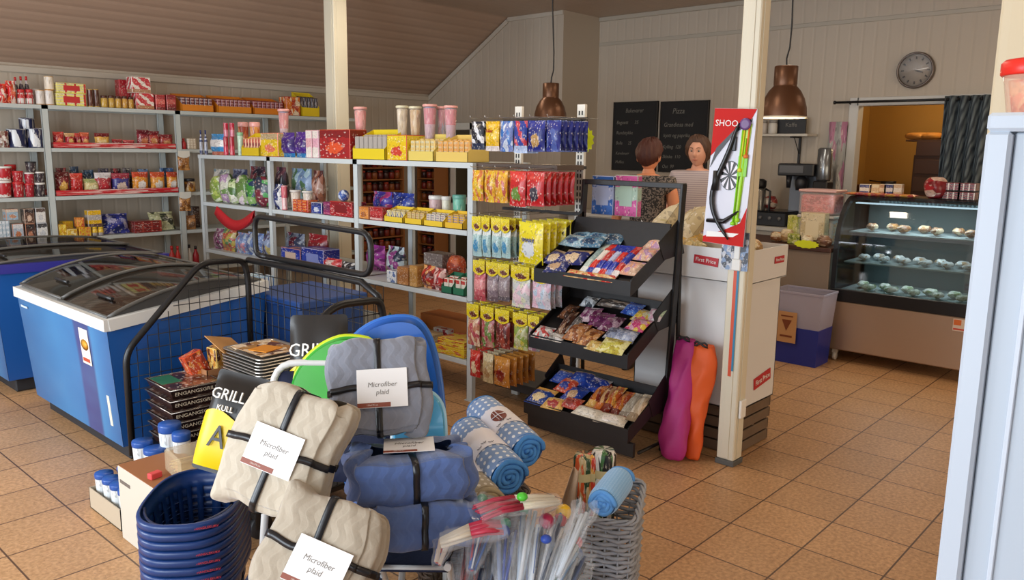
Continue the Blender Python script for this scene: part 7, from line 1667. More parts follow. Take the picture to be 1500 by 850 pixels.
def blanket(label, M, w, h, d, cm, seed=0, card=True, face='front', cardrot=0, cshift=(0, 0), ring=True):
    """folded blanket, w x h face towards local -y, thickness d; ribbon cross and card on the chosen face"""
    t = thing('folded_blanket', label, 'blanket', group='folded fleece blankets'); t.matrix_world = M
    r_ = random.Random(seed); ph = [r_.uniform(0, 6) for _ in range(8)]
    def pt(a, bb, g=0.0):
        # a around (0..1) in the x-y section, bb vertical 0..1 ; superellipse section with folded layers at the right/left edge
        th = 2*math.pi*a; ex = .34
        cs_, sn = math.cos(th), math.sin(th)
        x = math.copysign(abs(cs_)**ex, cs_); y = math.copysign(abs(sn)**(.42), sn)
        ph_ = math.pi*(bb-.5); ez = .30
        cz = math.cos(ph_)**ez if abs(bb-.5) < .4999 else 0; sz = math.copysign(abs(math.sin(ph_))**.42, math.sin(ph_))
        fold = .012*math.sin(y*9.5+ph[0]) if abs(x) > .85 else 0
        foldz = .010*math.sin(y*9.5+ph[1]) if abs(sz) > .85 else 0
        puff = 1+.03*math.sin(3*x+ph[2])*math.sin(2.3*sz+ph[3])+.03*math.sin(7*x+ph[4]+sz*3)
        pinch = 1-.07*math.exp(-(x/.10)**2)-.05*math.exp(-(sz/.10)**2)
        X = (w/2*x*(.70+.30*cz)+fold+g*x)+.008*math.sin(4*sz+ph[5])
        Y = (d/2)*y*(.25+.75*cz)*puff*pinch+g*y
        Z = h/2*sz+foldz+g*sz+.006*math.sin(5*x+ph[6])
        return Vector((X, Y, Z))
    b = MB(); b.grid(lambda a, bb: pt(a, bb), 88, 52, flip=False); b.build('fleece', cm, t)
    rib = mat('17171b', .3)
    # ribbons follow the surface: one around the x-y section at mid height, one around the y-z section at mid width
    bw = .019
    b = MB(); n = 88
    if ring: i = b.vs([pt(k/n, .5, .0035)+Vector((0, 0, s*bw/2)) for k in range(n) for s in (-1, 1)])
    if ring:
        for k in range(n): q = (k+1) % n; b.face((i+2*k, i+2*q, i+2*q+1, i+2*k+1), sm=True)
        o = b.build('ribbon', rib, t); md = o.modifiers.new('s', 'SOLIDIFY'); md.thickness = .0015; md.offset = 1
    def vert(side, k, m=30):   # walk up the front (side -1) or back (+1) at x=0
        bb = .004+.992*k/m; a = .75 if side < 0 else .25
        p = pt(a, bb, .0035); return Vector((0, p.y, p.z))
    loop = [vert(-1, k) for k in range(31)]+[vert(1, 30-k) for k in range(31)]
    b = MB(); i = b.vs([p+Vector((s*bw/2, 0, 0)) for p in loop for s in (-1, 1)]); n = len(loop)
    for k in range(n): q = (k+1) % n; b.face((i+2*k, i+2*k+1, i+2*q+1, i+2*q), sm=True)
    o = b.build('ribbon', rib, t); md = o.modifiers.new('s', 'SOLIDIFY'); md.thickness = .0015; md.offset = 1
    if card:
        cw, chh = .145, .112
        if face == 'front': Mc = Matrix.Translation((cshift[0], -d/2*.98-.008, cshift[1]))
        else: Mc = Matrix.Translation((cshift[0], -.01, h/2+.012)) @ Matrix.Rotation(R(-84), 4, 'X')
        Mc = Mc @ Matrix.Rotation(R(cardrot), 4, 'Y')
        b = MB(); b.box((0, 0, 0), (cw, .0015, chh), .0004); c = b.build('label_card', mat('f2f0ee', .45), t); c.matrix_parent_inverse = Matrix(); c.matrix_local = Mc
        b = MB(); b.box((-.025, -.0012, -chh/2+.008), (cw-.05, .001, .013)); b.build('brown_strip', mat('8c4630', .5), c)
        text('Microfiber', .020, mat('85807a', .6), c, (0, -.0014, .010), (R(90), 0, 0), shear=.15, depth=.0002)
        text('plaid', .020, mat('85807a', .6), c, (.0, -.0014, -.012), (R(90), 0, 0), shear=.15, depth=.0002)
        text('130x170 cm', .0065, mat('e8d8cc', .6), c, (-.03, -.0022, -chh/2+.008), (R(90), 0, 0), depth=.0002)
    return t
GREY, CREAM, BEIGE, BLUEF = cable('7a7d88', '9497a2'), cable('b8ac98', 'd0c8b8'), cable('a59885', 'bdb2a0'), cable('475f95', '6079ae')
blanket('grey folded blanket with white card on top of the blue blankets', place_px(556, 572, 2.40, roll=2.5, lean=22, turn=6), .282, .282, .13, GREY, 1, cshift=(.012, -.0))
blanket('cream folded blanket with white card, large, tilted on the left', place_px(419, 663, 2.16, roll=-15.5, lean=24, turn=-10), .272, .325, .15, CREAM, 2, cshift=(0, -.0))
blanket('beige folded blanket with white card at the bottom edge, under the cream one', place_px(470, 812, 2.02, roll=-14, lean=34, turn=-6), .27, .27, .15, BEIGE, 3, cshift=(.03, -.03), cardrot=4)
def lying(x, y, w, turn=0, roll=0, pitch=0): return place_px(x, y, w, roll=roll, lean=pitch, turn=turn)
blanket('upper blue folded blanket lying under the grey blanket, card on its top', lying(600, 688, 2.34, turn=16, roll=1, pitch=6), .345, .128, .27, BLUEF, 4, face='top', cardrot=8, cshift=(.0, 0), ring=False)
blanket('lower blue folded blanket directly under the upper blue one', lying(612, 757, 2.33, turn=16, roll=-3, pitch=6), .345, .118, .27, BLUEF, 5, card=False, ring=False)

# ------------------------------------------------------------------ folding chairs that carry the blankets
tubew = mat('d8d8d6', .3); navy = mat('18203e', .8, bump=.2, bscale=60)
def chair(label, cpx, w, zs, half, back_h, lean, cloth=True):
    c = deep(*cpx, w); c.z = 0
    t = thing('folding_chair', label, 'chair'); t.matrix_world = frame((c.x, c.y, 0), rr_, zz)
    # local x right, y away from viewer, z up
    for s in (-1, 1):
        b = MB(); b.tube(rnd_path([(s*half, .24, .012), (s*half, -.20, zs+.005), (s*half, -.25, zs+.02)], .03), .011, 8); b.build('leg', tubew, t)
        b = MB(); b.tube([(s*(half-.03), -.24, .012), (s*(half-.03), .20, zs)], .011, 8); b.build('leg', tubew, t)
    b = MB()
    b.tube(rnd_path([(-half, .18, zs), (-half, .18+lean*.7, zs+back_h*.7), (-half, .18+lean, zs+back_h), (half, .18+lean, zs+back_h), (half, .18+lean*.7, zs+back_h*.7), (half, .18, zs)], .08), .012, 8); b.build('back_frame', tubew, t)
    b = MB(); b.grid(lambda u, v: Vector(((u-.5)*2*half, -.23+v*.42, zs-.02*math.sin(math.pi*u)*math.sin(math.pi*v))), 10, 8); o = b.build('seat', navy, t); md = o.modifiers.new('s', 'SOLIDIFY'); md.thickness = .006
    if cloth:
        b = MB(); b.grid(lambda u, v: Vector(((u-.5)*2*(half-.01), .18+lean*(.35+.6*v)+.02*math.sin(math.pi*u), zs+back_h*(.35+.6*v))), 10, 8); o = b.build('backrest', navy, t); md = o.modifiers.new('s', 'SOLIDIFY'); md.thickness = .006
    b = MB()
    for yy in (-.22, .19): b.tube([(-half, yy, zs), (half, yy, zs)], .009, 8)
    b.build('seat_rail', tubew, t)
    return t
chair('white tube folding chair with navy cloth under the cream and beige blankets', (452, 700), 2.30, .42, .20, .56, .20)
chair('white tube folding stool under the blue blankets, legs showing at the bottom', (618, 770), 2.50, .50, .10, .06, .02, False)

# ------------------------------------------------------------------ stack of blue shopping baskets
bm = mat('17376f', .35, bump=.02)
bc = onz(286, 726, .51); bw_, bd_ = .152, .225
NBK = 9
for k in range(NBK):
    z = .50-.305-k*.026
    if z < 0.0: break
N0 = []
def bring(z_, f, n=48):
    out = []
    for q in range(n):
        a = 2*math.pi*q/n; cs_, sn = math.cos(a), math.sin(a); ex = .72
        out.append((bw_*f*math.copysign(abs(cs_)**ex, cs_), bd_*f*math.copysign(abs(sn)**ex, sn), z_))
    return out
HB = .275
def basket_parts():
    b = MB(); n = 48; prof_ = [(0, .74), (.02, .757), (.06, .79), (.10, .824), (.14, .858), (.18, .892), (.22, .926), (.245, .948), (.25, .975), (HB, .99), (HB+.002, .985)]
    ids = [b.vs(bring(z_, f)) for z_, f in prof_]
    for j in range(len(ids)-1):
        for m in range(n):
            if 2 <= j <= 5 and m % 2 == 0: continue      # slots in the wall
            b.face((ids[j]+m, ids[j]+(m+1) % n, ids[j+1]+(m+1) % n, ids[j+1]+m), sm=True)
    b.face([ids[0]+m for m in range(n)][::-1])
    # horizontal ribs dividing the slots
    for z_, f in ((.10, .824), (.14, .858), (.18, .892)):
        b.tube([Vector(p)*1.0 for p in bring(z_, f)], .0022, 4, closed=True)
    me = b.mesh('basket', bm)
    b = MB(); i = [b.vs(bring(z_, f)) for z_, f in ((HB-.022, 1.015), (HB-.020, 1.045), (HB-.003, 1.052), (HB+.003, 1.03), (HB+.003, .985))]
    for j in range(4):
        for m in range(n): b.face((i[j]+m, i[j]+(m+1) % n, i[j+1]+(m+1) % n, i[j+1]+m), sm=True)
    rim = b.mesh('rim', bm)
    b = MB(); pts = [(-.0-bw_*.97*math.cos(R(q)), -bd_*.99*abs(math.sin(R(q)))-.004, HB-.006) for q in range(20, 161, 10)]; b.tube(pts, .006, 6); hd = b.mesh('handle', mat('1a2c54', .35))
    return me, rim, hd
bme, brim, bhd = basket_parts()
k = 0; z = .51-HB
words = ['topmost of the stack', 'second from top', 'third from top', 'fourth from top', 'fifth from top', 'sixth from top', 'seventh from top', 'eighth from top', 'lowest, on the floor']
NBK = 9; dz_ = z/(NBK-1)
for k in range(NBK):
    t = thing('shopping_basket', 'dark blue plastic shopping basket, '+words[k], 'basket', (bc.x, bc.y, z-dz_*k+.001), YAW+R(-90+6), 'stacked shopping baskets')
    o = link('basket', bme, t); md = o.modifiers.new('s', 'SOLIDIFY'); md.thickness = .0015; link('rim', brim, t)
    if k == 0: link('handle', bhd, t)
    if k in (0, 3, 4, 5, 6): 
        a = R(-62); c_ = text('HANDLEKURV', .011, mat('c83a4a', .4), t, (bw_*1.058*math.cos(a)**.72, -bd_*1.06*abs(math.sin(a))**.72-.001, HB-.012), (R(90), 0, R(18)), depth=.0004)

# ------------------------------------------------------------------ cartons with wipes tubs on the floor
q0 = onz(125, 745, 0); q1 = onz(180, 780, 0)
def opencarton(label, x0, x1, y0, y1, h, m, flap=False):
    b = MB(); th = .004; w, d = x1-x0, y1-y0
    b.bx(-w/2, w/2, -d/2, -d/2+th, 0, h); b.bx(-w/2, w/2, d/2-th, d/2, 0, h); b.bx(-w/2, -w/2+th, -d/2, d/2, 0, h); b.bx(w/2-th, w/2, -d/2, d/2, 0, h); b.bx(-w/2, w/2, -d/2, d/2, 0, th)
    t = thing('carton', label, 'box', ((x0+x1)/2, (y0+y1)/2, .001)); b.build('tray', m, t); return t
wx0 = 1.29
opencarton('low white carton tray of blue lidded wipes tubs beside the freezer', wx0, wx0+.21, 3.47, 3.82, .10, m_('b8a890', .6))
wt = P('d8dcdc', '3a6a98', '708890', 'oval', 2); wl2 = m_('1f4f9c', .35)
cnt = 0
for a in range(2):
    for c in range(4):
        cnt += 1; good('tub', (wx0+.055+.10*a, 3.515+.087*c, .006), 0, .082, .082, .165, wt, wl2, 'wipes tub with blue lid in the low tray, %s row, %s from the right' % (['front', 'rear'][a], ORD[c+1]), 'wipes tubs in the tray', name='wipes_tub')
good('tub', (wx0+.155, 3.57, .175), 0, .09, .09, .18, wt, wl2, 'wipes tub with blue lid standing on the other tubs', name='wipes_tub')
good('tub', (wx0+.17, 3.476, .175), 0, .098, .098, .165, wt, wl2, 'wider wipes tub with blue lid beside the brown carton, upper layer', name='wipes_tub')
# white and brown cartons
cz = .33
t = thing('carton', 'tall white carton with brown top between the tubs and the blue baskets', 'box', (1.27, 3.03, .001)); b = MB(); b.bx(0, .26, 0, .38, 0, cz, .003); b.build('box', m_('c8c0b0', .6), t)
b = MB(); b.bx(.002, .258, .002, .378, cz, cz+.003, .001); b.build('top_panel', m_('9a6238', .65), t)
b = MB(); b.bx(-.0015, 0, .26, .36, cz-.07, cz-.055); b.build('print', m_('6a6058', .6), t)
good('box', (1.32, 3.16, cz+.004), .2, .05, .03, .025, m_('d84a4a', .5), None, 'tiny red and white box on the brown carton top', name='small_box')
good('tub', (1.53, 3.47, .17), 0, .10, .10, .27, wt, wl2, 'wipes tub with blue lid against the grill stack', name='wipes_tub')
good('tub', (1.535, 3.37, .17), 0, .08, .08, .25, wt, wl2, 'smaller wipes tub with blue lid behind the white carton', name='wipes_tub')
t = thing('carton', 'brown carton under two wipes tubs, mostly hidden', 'box', (1.57, 3.41, .001)); b = MB(); b.bx(-.09, .005, -.12, .12, 0, .168, .003); b.build('box', m_('8a6a4a', .7), t)
t = thing('plastic_box', 'clear plastic box of beige wooden skewers on the brown topped carton', 'box', (1.47, 3.09, .337), R(-8)); b = MB(); b.box((0, 0, .05), (.21, .19, .10), .01); b.build('box', clear('d8c8a8', .4), t)
b = MB(); 
for k in range(14): b.tube([(-.09, -.08+.012*k, .02+.01*(k % 4)), (.09, -.08+.012*k, .03+.012*(k % 3))], .004, 5)
b.build('skewers', m_('c8a468', .6), t)
good('box', (1.76, 3.12, ZD+.001), R(-12), .27, .25, .125, m_('7a5a3c', .7), None, 'plain brown carton at the front of the cart, mostly hidden', name='carton')
# blue tub and pale packs behind the cart
p0 = onx(394, 420, 2.62); p1 = onx(472, 440, 2.62)
t = thing('plastic_crate', 'dark blue plastic crate behind the black mesh of the cart', 'crate', (2.62, (p0.y+p1.y)/2, .001)); hy_ = (p0.y-p1.y)/2
b = MB(); b.bx(-.15, .30, -hy_, hy_, 0, p0.z-.02, .015); b.build('body', mat('173a70', .5), t); b = MB(); b.bx(-.165, .315, -hy_-.012, hy_+.012, p0.z-.05, p0.z, .008); b.build('rim', mat('1c4280', .5), t)
for k, (x, yt, c, ds) in enumerate(((366, 402, ('a8c8dc', 'd8e0e4', '5890c0'), 'pale blue and white'), (382, 405, ('88b0d0', 'd0dce4', '3868a8'), 'light blue'))):
    q = onx(x, yt, 2.60); good('box', (2.62, q.y, .001), R(-90), .075, .10, q.z, P(c[0], c[1], c[2], 'rows', k), None, ds+' tall pack standing behind the corner of the cart', 'tall packs behind the cart', name='tall_pack')
# ------------------------------------------------------------------ wicker baskets
def wicker(name, label, M, w, d, h, m, rows, taper=.86, stake=.045, r0=.0045):
    t = thing(name, label, 'basket'); t.matrix_world = M
    per = []
    def ring(f, z, off=0, n=None, ph=0):
        W_, D_ = w*f/2, d*f/2; r_ = .05; pts = []
        segs = [((-W_+r_, -D_), (W_-r_, -D_)), ((W_, -D_+r_), (W_, D_-r_)), ((W_-r_, D_), (-W_+r_, D_)), ((-W_, D_-r_), (-W_, -D_+r_))]
        cor = [((W_-r_, -D_+r_), -90), ((W_-r_, D_-r_), 0), ((-W_+r_, D_-r_), 90), ((-W_+r_, -D_+r_), 180)]
        out = []
        for (a, b_), (cc, a0) in zip(segs, cor):
            L_ = math.hypot(b_[0]-a[0], b_[1]-a[1]); k_ = max(2, int(round(L_/(stake/2))))
            if k_ % 2: k_ += 1
            nx, ny = (b_[1]-a[1])/L_, -(b_[0]-a[0])/L_
            for q in range(k_): s = q/k_; out.append((a[0]+(b_[0]-a[0])*s, a[1]+(b_[1]-a[1])*s, nx, ny))
            for q in range(4): aa = R(a0+90*(q)/4); out.append((cc[0]+r_*math.cos(aa), cc[1]+r_*math.sin(aa), math.cos(aa), math.sin(aa)))
        return out
    b = MB()
    base = ring(1, 0); n = len(base)
    for j in range(rows):
        z = .01+(h-.02)*(j+.5)/rows; f = taper+(1-taper)*z/h; rg = ring(f, z)[:n]
        pts = []
        for i_, (x, y, nx, ny) in enumerate(rg):
            s = (1 if (i_//2+j) % 2 else -1) if i_ % 2 == 0 else 0
            pts.append((x+nx*.006*s, y+ny*.006*s, z+.002*math.sin(i_*1.7+j)))
        b.tube(pts, r0, 5, closed=True)
    b.build('woven_wall', m, t)
    b = MB()
    for i_ in range(0, n, 2):
        p = ring(taper, 0)[i_] if i_ < len(ring(taper, 0)) else None
        q = base[i_]
        if p: b.tube([(q[0]*taper, q[1]*taper, 0), (q[0], q[1], h)], .0035, 5)
    b.build('stakes', m, t)
    b = MB()
    for c_ in range(3):
        rg = base; pts = [(x+nx*.007*math.cos(i_*.9+c_*2.1), y+ny*.007*math.cos(i_*.9+c_*2.1), h+.007*math.sin(i_*.9+c_*2.1)) for i_, (x, y, nx, ny) in enumerate(rg)]
        b.tube(pts, .0055, 5, closed=True)
    b.build('braided_rim', m, t)
    b = MB(); b.box((0, 0, .006), (w*taper*.98, d*taper*.98, .008), .003); b.build('base', m, t)
    return t
gw1 = mat('9c9ea4', .55, bump=.3, bscale=50, var=.25, vscale=25); gw2 = mat('4a3a2e', .6, bump=.3, bscale=50, var=.3, vscale=25)
# grey basket: rim .42, near the right of the heap
WKZ = .49
c = onz(888, 730, WKZ)
ux = (onz(930, 712, WKZ)-onz(835, 752, WKZ)); ux.z = 0
M1 = frame((c.x, c.y, .001), rr_*math.cos(R(-14))+ff*math.sin(R(-14)), zz)
wicker('wicker_basket', 'grey washed wicker basket at the right end of the heap', M1, .235, .36, WKZ, gw1, 30, .86, .045, .0072)
M2 = frame((2.13, 2.20, .001), rr_*math.cos(R(20))+ff*math.sin(R(20)), zz)
wicker('wicker_basket', 'brown wicker basket holding the dotted blanket rolls', M2, .44, .44, .36, gw2, 26, .86, .045, .0062)
M3 = frame((1.72, 1.60, .001), rr_*math.cos(R(-6))+ff*math.sin(R(-6)), zz)
wicker('wicker_basket', 'dark brown wicker basket holding the cellophane packs at the bottom', M3, .42, .36, .33, gw2, 24, .86, .045, .0062)
# dotted rolls
def dots(c1, c2='e8ecf0', sc=16):
    key = ('dots', c1)
    if key in MATS: return MATS[key]
    m, nt, b = nm('dotted_fleece'); N = nt.nodes.new; L = nt.links.new
    tc = N('ShaderNodeTexCoord'); mp = N('ShaderNodeMapping'); mp.inputs['Scale'].default_value = (sc*1.06, sc*.84, 0); L(tc.outputs['UV'], mp.inputs[0])
    mp.inputs['Rotation'].default_value = (0, 0, R(0))
    v = N('ShaderNodeTexVoronoi'); v.voronoi_dimensions = '2D'; v.inputs['Scale'].default_value = 1; v.inputs['Randomness'].default_value = .0; L(mp.outputs[0], v.inputs['Vector'])
    g = N('ShaderNodeMath'); g.operation = 'LESS_THAN'; g.inputs[1].default_value = .24; L(v.outputs['Distance'], g.inputs[0])
    mx = N('ShaderNodeMix'); mx.data_type = 'RGBA'; L(g.outputs[0], mx.inputs[0]); mx.inputs[6].default_value = lin(c1); mx.inputs[7].default_value = lin(c2); L(mx.outputs[2], b.inputs['Base Color'])
    n = N('ShaderNodeTexNoise'); n.inputs['Scale'].default_value = 70; L(tc.outputs['Object'], n.inputs['Vector']); bp = N('ShaderNodeBump'); bp.inputs['Strength'].default_value = .3; bp.inputs['Distance'].default_value = .004; L(n.outputs['Fac'], bp.inputs['Height']); L(bp.outputs[0], b.inputs['Normal'])
    b.inputs['Roughness'].default_value = .9; b.inputs['Sheen Weight'].default_value = .3; MATS[key] = m; return m
def roll_up(label, p, q, r_, m, band=True, emblem=True, inner='4a8acc'):
    """rolled blanket from point p (near end with spiral) to q (far end)"""
    p, q = Vector(p), Vector(q); L_ = (q-p).length; ax = (q-p).normalized(); side = ax.cross(zz).normalized(); up = side.cross(ax)
    M = Matrix(((side.x, ax.x, up.x, p.x), (side.y, ax.y, up.y, p.y), (side.z, ax.z, up.z, p.z), (0, 0, 0, 1)))
    t = thing('rolled_blanket', label, 'blanket', group='rolled dotted blankets'); t.matrix_world = M
    b = MB(); n = 40
    def sf(u, v):
        a = u*2*math.pi; e = 1-.12*(abs(2*v-1)**10); rad = r_*e*(1+.02*math.sin(3*a+4*v)); return Vector((rad*math.cos(a), v*L_, rad*math.sin(a)*.94))
    b.grid(sf, n, 16, flip=True); b.build('fleece', m, t)
    # spiral ends
    tm = mat(inner, .9, bump=.5, bscale=60)
    for y, sg in ((0, -1), (L_, 1)):
        b = MB(); pts = []
        for k in range(90): a = k/90*2*math.pi*3.6; rad = r_*.86*(1-k/96); pts.append((rad*math.cos(a)*(1+.06*math.sin(a*2)), y+sg*(.002+.012*(k/90)*0+.004*math.sin(k*.7)), rad*math.sin(a)*.94))
        b.tube(pts, .0085, 6)
        b.lathe([(0, 0), (r_*.9, .001)], 24, c=(0, y-sg*.012, 0), T=Matrix.Rotation(R(-90*sg), 3, 'X'), capt=False)
        b.build('spiral_end', tm, t)
    if band:
        b = MB()
        def bf(u, v):
            a = u*2*math.pi; vv = .30+.36*v; rad = r_+.003; rad *= (1+.02*math.sin(3*a+4*vv)); return Vector((rad*math.cos(a), vv*L_, rad*math.sin(a)*.94))
        b.grid(bf, n, 4, flip=True); bd = b.build('paper_band', mat('e9e7ee', .5), t)
        def onb(du, dv, off): a = R(112)+du; return Vector(((r_+.003+off)*math.cos(a), L_*(.48)+dv, (r_+.003+off)*math.sin(a)*.95))
        if emblem:
            b = MB(); m_c = [onb(.42*math.cos(k*math.pi/12)*.9, .036*math.sin(k*math.pi/12), .0015) for k in range(24)]; i = b.vs(m_c+[onb(0, 0, .003)])
            for k in range(24): b.face((i+k, i+(k+1) % 24, i+24), sm=True)
            b.build('oval_emblem', mat('7c3220', .5), bd)
            b = MB(); b.tube([onb(-.40, 0, .004), onb(0, 0, .006), onb(.40, 0, .004)], .0015, 5); b.tube([onb(.0, -.034, .005), onb(0, .034, .005)], .0015, 5); b.tube([onb(.14, -.03, .005), onb(.14, .03, .005)], .001, 5); b.build('window_bars', mat('e9e7ee', .5), bd)
        for j in range(3):
            b = MB(); u0, v0 = -.25+.3*j, -.052+.012*(j % 2); b.tube([onb(u0-.12, v0+.006, .002), onb(u0-.04, v0-.002, .003), onb(u0, v0+.004, .003), onb(u0+.04, v0-.002, .003), onb(u0+.12, v0+.006, .002)], .0012, 4); b.build('bird_mark', mat('3a3a42', .5), bd)
    return t
BD, BD2 = dots('7d9ac6'), dots('7fb0dc', '9cc4e8', 30)
roll_up('blue roll with white dots, rear one with brown oval emblem on its band', deep(772, 662, 2.72), deep(706, 602, 3.02), .070, BD)
roll_up('blue roll with white dots, in the middle, birds on its paper band', deep(745, 700, 2.58), deep(684, 634, 2.90), .072, BD, emblem=False)
roll_up('beige dotted roll with brown oval emblem, low beside the blue blankets', deep(712, 738, 2.50), deep(655, 668, 2.78), .062, dots('a89a80', 'd8d0c0'), inner='b0a080')
roll_up('light blue fine dotted roll standing in the grey wicker basket', deep(882, 738, 2.42), deep(908, 702, 2.58), .048, BD2, band=False, inner='5a94d0')
# patterned tins and brown paper standing in the grey basket
for k, (x, y, r_, c, ds) in enumerate(((850, 690, .035, ('28482c', 'd05828', 'c8b080'), 'green and orange flowered roll at the back of the grey basket'), (880, 684, .045, ('16181a', 'd8d4cc', '3c6a38'), 'black and white patterned roll at the back of the grey basket'), (866, 690, .03, ('2c5030', 'c8402c', 'e0a040'), 'narrow green and red roll between the patterned rolls'))):
    p = deep(x+4, y-4, 2.86); t = thing('napkin_roll', ds, 'roll', (p.x, p.y, .02)); b = MB(); b.lathe([(r_*.95, 0)]+[(r_, .01+(p.z+.01)*i_/16) for i_ in range(17)]+[(r_*.8, p.z+.035), (0, p.z+.035)], 20); b.build('roll', P(c[0], c[1], c[2], 'blotch', k, .3, 2.2), t)
    b = MB(); b.lathe([(r_*1.03, p.z-.06), (r_*1.03, p.z-.03)], 20, capb=False, capt=False); b.build('band', mat('c8b888', .5), t)
p = deep(815, 718, 2.55); b = MB()
b.grid(lambda u, v: Vector(((u-.5)*.10*(1-v*.8)+.06*v, .02*math.sin(u*6), v*.36)), 8, 6); o = b.build('kraft_paper', mat('a08468', .7, bump=.3)); o.matrix_world = frame(p-zz*.29, rr_, zz); md = o.modifiers.new('s', 'SOLIDIFY'); md.thickness = .002; tag(o, 'folded brown paper cone standing behind the cellophane packs', 'paper')
# ------------------------------------------------------------------ cellophane packs with coloured sticks and brushes
cel = clear('eef4fa', .14, .08, 'cellophane')
def cello(label, tip, foot, r_, heads, rods, seed):
    """pack: cone of cellophane from foot (narrow) up to tip (wide), rods with coloured heads inside"""
    rr2 = random.Random(seed); foot, tip = Vector(foot), Vector(tip); ax = (tip-foot); L_ = ax.length; ax.normalize(); side = ax.cross(zz)
    side = side.normalized() if side.length > .1 else rr_.copy(); up = side.cross(ax)
    M = Matrix(((side.x, up.x, ax.x, foot.x), (side.y, up.y, ax.y, foot.y), (side.z, up.z, ax.z, foot.z), (0, 0, 0, 1)))
    t = thing('cellophane_pack', label, 'pack', group='cellophane packs'); t.matrix_world = M
    b = MB(); ph = [rr2.uniform(0, 6) for _ in range(4)]
    def cf(u, v):
        a = u*2*math.pi; rad = r_*(.25+.75*v**.8)*(1+.22*math.sin(5*a+ph[0]+3*v)+.13*math.sin(9*a+ph[1]-7*v)+.08*math.sin(23*v+ph[2]+a)); return Vector((rad*math.cos(a), rad*math.sin(a)*.8, v*L_*(1+.05*math.sin(4*a+ph[3])*v)))
    b.grid(cf, 30, 14, sm=False); b.build('cellophane', cel, t)
    for k, (rc) in enumerate(rods+rods+rods[:2]):
        b = MB(); a = rr2.uniform(0, 6.3); q = rr2.uniform(.2, .75)*r_; e = Vector((q*math.cos(a), q*math.sin(a)*.8, L_*rr2.uniform(.72, .97)))
        b.tube([Vector((q*.2*math.cos(a), q*.2*math.sin(a), .01)), e], rr2.uniform(.0025, .007), 6); o = b.build('stick', mat(rc, .35), t)
        if k < len(heads):
            b = MB(); hr_ = rr2.uniform(.016, .024); e = Vector((rr2.uniform(-.02, .02), 0, L_*(1.02-.12*k))); b.lathe([(hr_*math.sin(math.pi*i/8), -hr_*math.cos(math.pi*i/8)) for i in range(9)], 12, c=e); b.build('head', mat(heads[k], .3), o)
    return t
packs = [(668, 742, 640, 830, .045, ['d8d0c8'], ['b02840', 'd8c8b8', '3858a0', 'c04030'], 'leftmost, red and cream sticks'), (715, 735, 690, 840, .05, ['48906c', 'c8d8e0'], ['3060a8', 'b83040', 'd8d8d8', '384868'], 'with green head, behind the brushes'), (700, 790, 700, 880, .05, ['4878b8'], ['2850a8', 'c85838', 'b03038', 'd0d0d0'], 'with blue and orange sticks, low left'), (745, 770, 735, 870, .05, ['58a888', '3858b8'], ['8898b8', '2848a0', 'd8d8d8'], 'with sea green head in the centre'), (775, 745, 760, 860, .055, ['40a878'], ['b8c8d8', '6080b0', 'd0d4d8'], 'tall clear one right of centre'), (822, 752, 790, 860, .05, ['e8b820', 'b83038'], ['c0c8d0', '385898', 'e0e0e0', '505868'], 'with yellow head at the right'), (838, 795, 800, 880, .045, ['c83038', '284c3c'], ['5888b8', 'c0c8d0', '2a5040'], 'with red disc head, rightmost low'), (780, 800, 772, 890, .05, ['8898a8'], ['3058a8', 'b0b8c0', 'c84848'], 'lowest in the middle'), (735, 820, 728, 900, .045, ['7a2c3c'], ['2048a0', 'c04838', 'a0b0c8'], 'lowest left of the middle'), (860, 740, 815, 850, .035, [], ['888c90', 'b8c0c8'], 'slim grey one against the grey basket'),
 (690, 790, 672, 880, .045, ['384878'], ['a03828', '7a2c28', '384058'], 'with rust red sticks near the stool leg'), (812, 778, 806, 880, .045, ['c8d4e0'], ['2860b0', '90b0d0', 'e0e4e8'], 'with blue and white sticks before the grey basket'), (700, 822, 690, 900, .05, ['a83828'], ['22283c', '8a3020', '30405c', 'b0b8c4'], 'dark one with rust tip, lowest left'), (850, 815, 820, 895, .045, ['3a70b0'], ['2c4c80', '22283c', 'c8d0d8'], 'dark blue one at the foot of the grey basket'), (728, 780, 712, 880, .045, ['e0e4ea'], ['202840', '384868', 'a83038'], 'navy one behind the lowest packs'), (790, 765, 776, 880, .045, ['b02c50'], ['202438', '4868a0', 'd0d8e0'], 'dark one with crimson head, centre right'),
 (758, 790, 752, 890, .045, ['e0e4e8'], ['e8ecf0', '9098a8', '505868'], 'milky one in the low centre')]
for k, (x, y, fx_, fy_, r_, hd, rd, ds) in enumerate(packs):
    f = deep(fx_, fy_, 2.16+.02*(k % 3)); f.z = max(f.z, .05); cello('cellophane pack of coloured sticks, '+ds, deep(x, y, 2.30+.03*(k % 3)), f, r_, hd, rd, k)
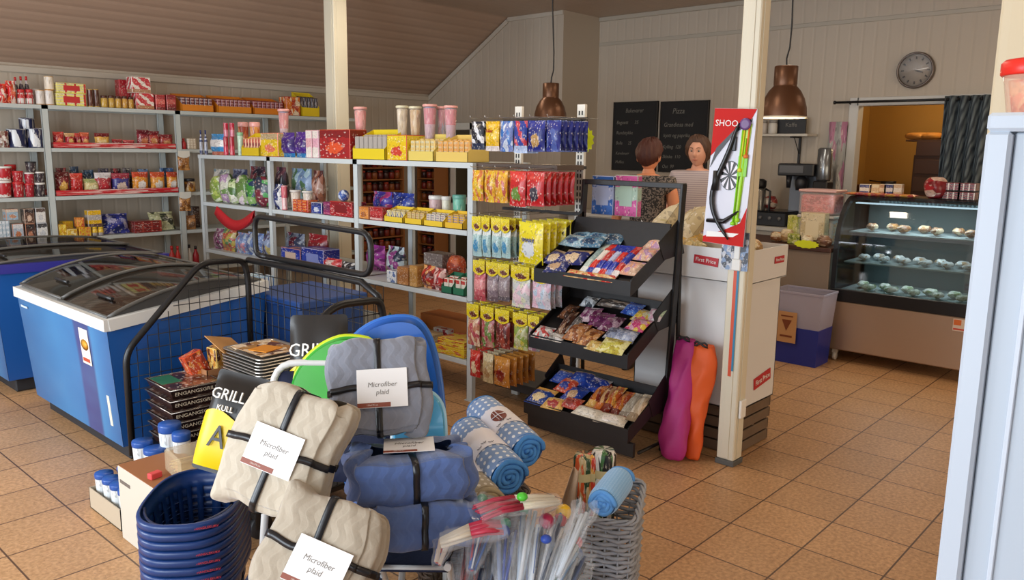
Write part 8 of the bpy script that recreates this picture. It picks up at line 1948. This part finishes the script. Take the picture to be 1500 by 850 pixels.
def brush(label, p, q, n, c1, c2, seed):
    """splayed flat fan of thick bristles, two tone, in a clear sleeve"""
    r2 = random.Random(seed); p, q = Vector(p), Vector(q); ax = (q-p); L_ = ax.length; ax.normalize(); side = ax.cross(zz).normalized(); up = side.cross(ax)
    t = thing('bristle_brush', label, 'brush', group='bristle brushes'); t.matrix_world = Matrix(((side.x, up.x, ax.x, p.x), (side.y, up.y, ax.y, p.y), (side.z, up.z, ax.z, p.z), (0, 0, 0, 1)))
    b1, b2 = MB(), MB()
    for k in range(n):
        s = (k/(n-1)-.5); o_ = s*.085; e = s*.04; zz_ = r2.uniform(-.008, .008)
        P0 = Vector((o_, zz_, 0)); P1 = Vector((o_*.8, zz_+.012, L_*.5)); P2 = Vector((e, zz_, L_))
        b1.tube([P0, P0.lerp(P1, .5)+Vector((0, .006, 0)), P1], [.003, .006, .006], 6); b2.tube([P1, P1.lerp(P2, .5), P2], [.006, .006, .004], 6)
    b1.build('coloured_bristles', mat(c1, .45), t); b2.build('pale_bristles', mat(c2, .5), t)
    b = MB(); b.grid(lambda u, v: Vector((.055*(1-.35*v)*math.cos(u*2*math.pi), .022*math.sin(u*2*math.pi)+.004*math.sin(9*v+5*u), v*L_*1.05-.01)), 18, 8, sm=False); b.build('sleeve', cel, t)
brush('flat brush with crimson and cream bristles lying over the basket, upper one', deep(700, 752, 2.20), deep(815, 733, 2.30), 12, 'b02c48', 'd8ccb4', 1)
brush('flat brush with red tips and cream bristles lying to the left, lower one', deep(735, 772, 2.16), deep(645, 795, 2.14), 12, 'b83048', 'd4c8b4', 2)
for k, (x, y, c, ds) in enumerate(((765, 728, '50c838', 'small bright green'), (800, 790, '3050b0', 'small royal blue'))):
    p = deep(x, y, 2.22); b = MB(); b.lathe([(.016*math.sin(math.pi*i/8), -.012*math.cos(math.pi*i/8)) for i in range(9)], 12); o = b.build('rosette', mat(c, .35)); o.location = p; tag(o, ds+' rosette among the cellophane packs', 'rosette')

# ------------------------------------------------------------------ things behind the right hand freezer
p = onx(1384, 690, 2.05)
t = thing('display_stand', 'narrow low stand beside the white freezer carrying a few packs', 'stand', (2.0, .30, 0)); b = MB(); b.bx(-.16, .16, -.16, .12, 0, .60, .004); b.build('body', mat('c8ccd4', .5), t)
b = MB(); b.bx(-.17, .17, -.17, .13, .60, .615, .003); b.build('top_plate', mat('3a4a68', .5), t)
good('sack', (1.98, .345, .616), 0, .14, .13, .30, P('3c5a3c', '688048', '283828', 'blotch', 1, .4, 1.6), None, 'dark green patterned pack on the stand behind the white freezer', name='herb_pack')
good('bottle', (1.80, .392, .001), 0, .09, .09, .62, P('d8d8e0', '3858a0', 'e0d840', 'band', 1), m_('d8d020', .4), 'tall white bottle with blue label on the floor behind the white freezer')
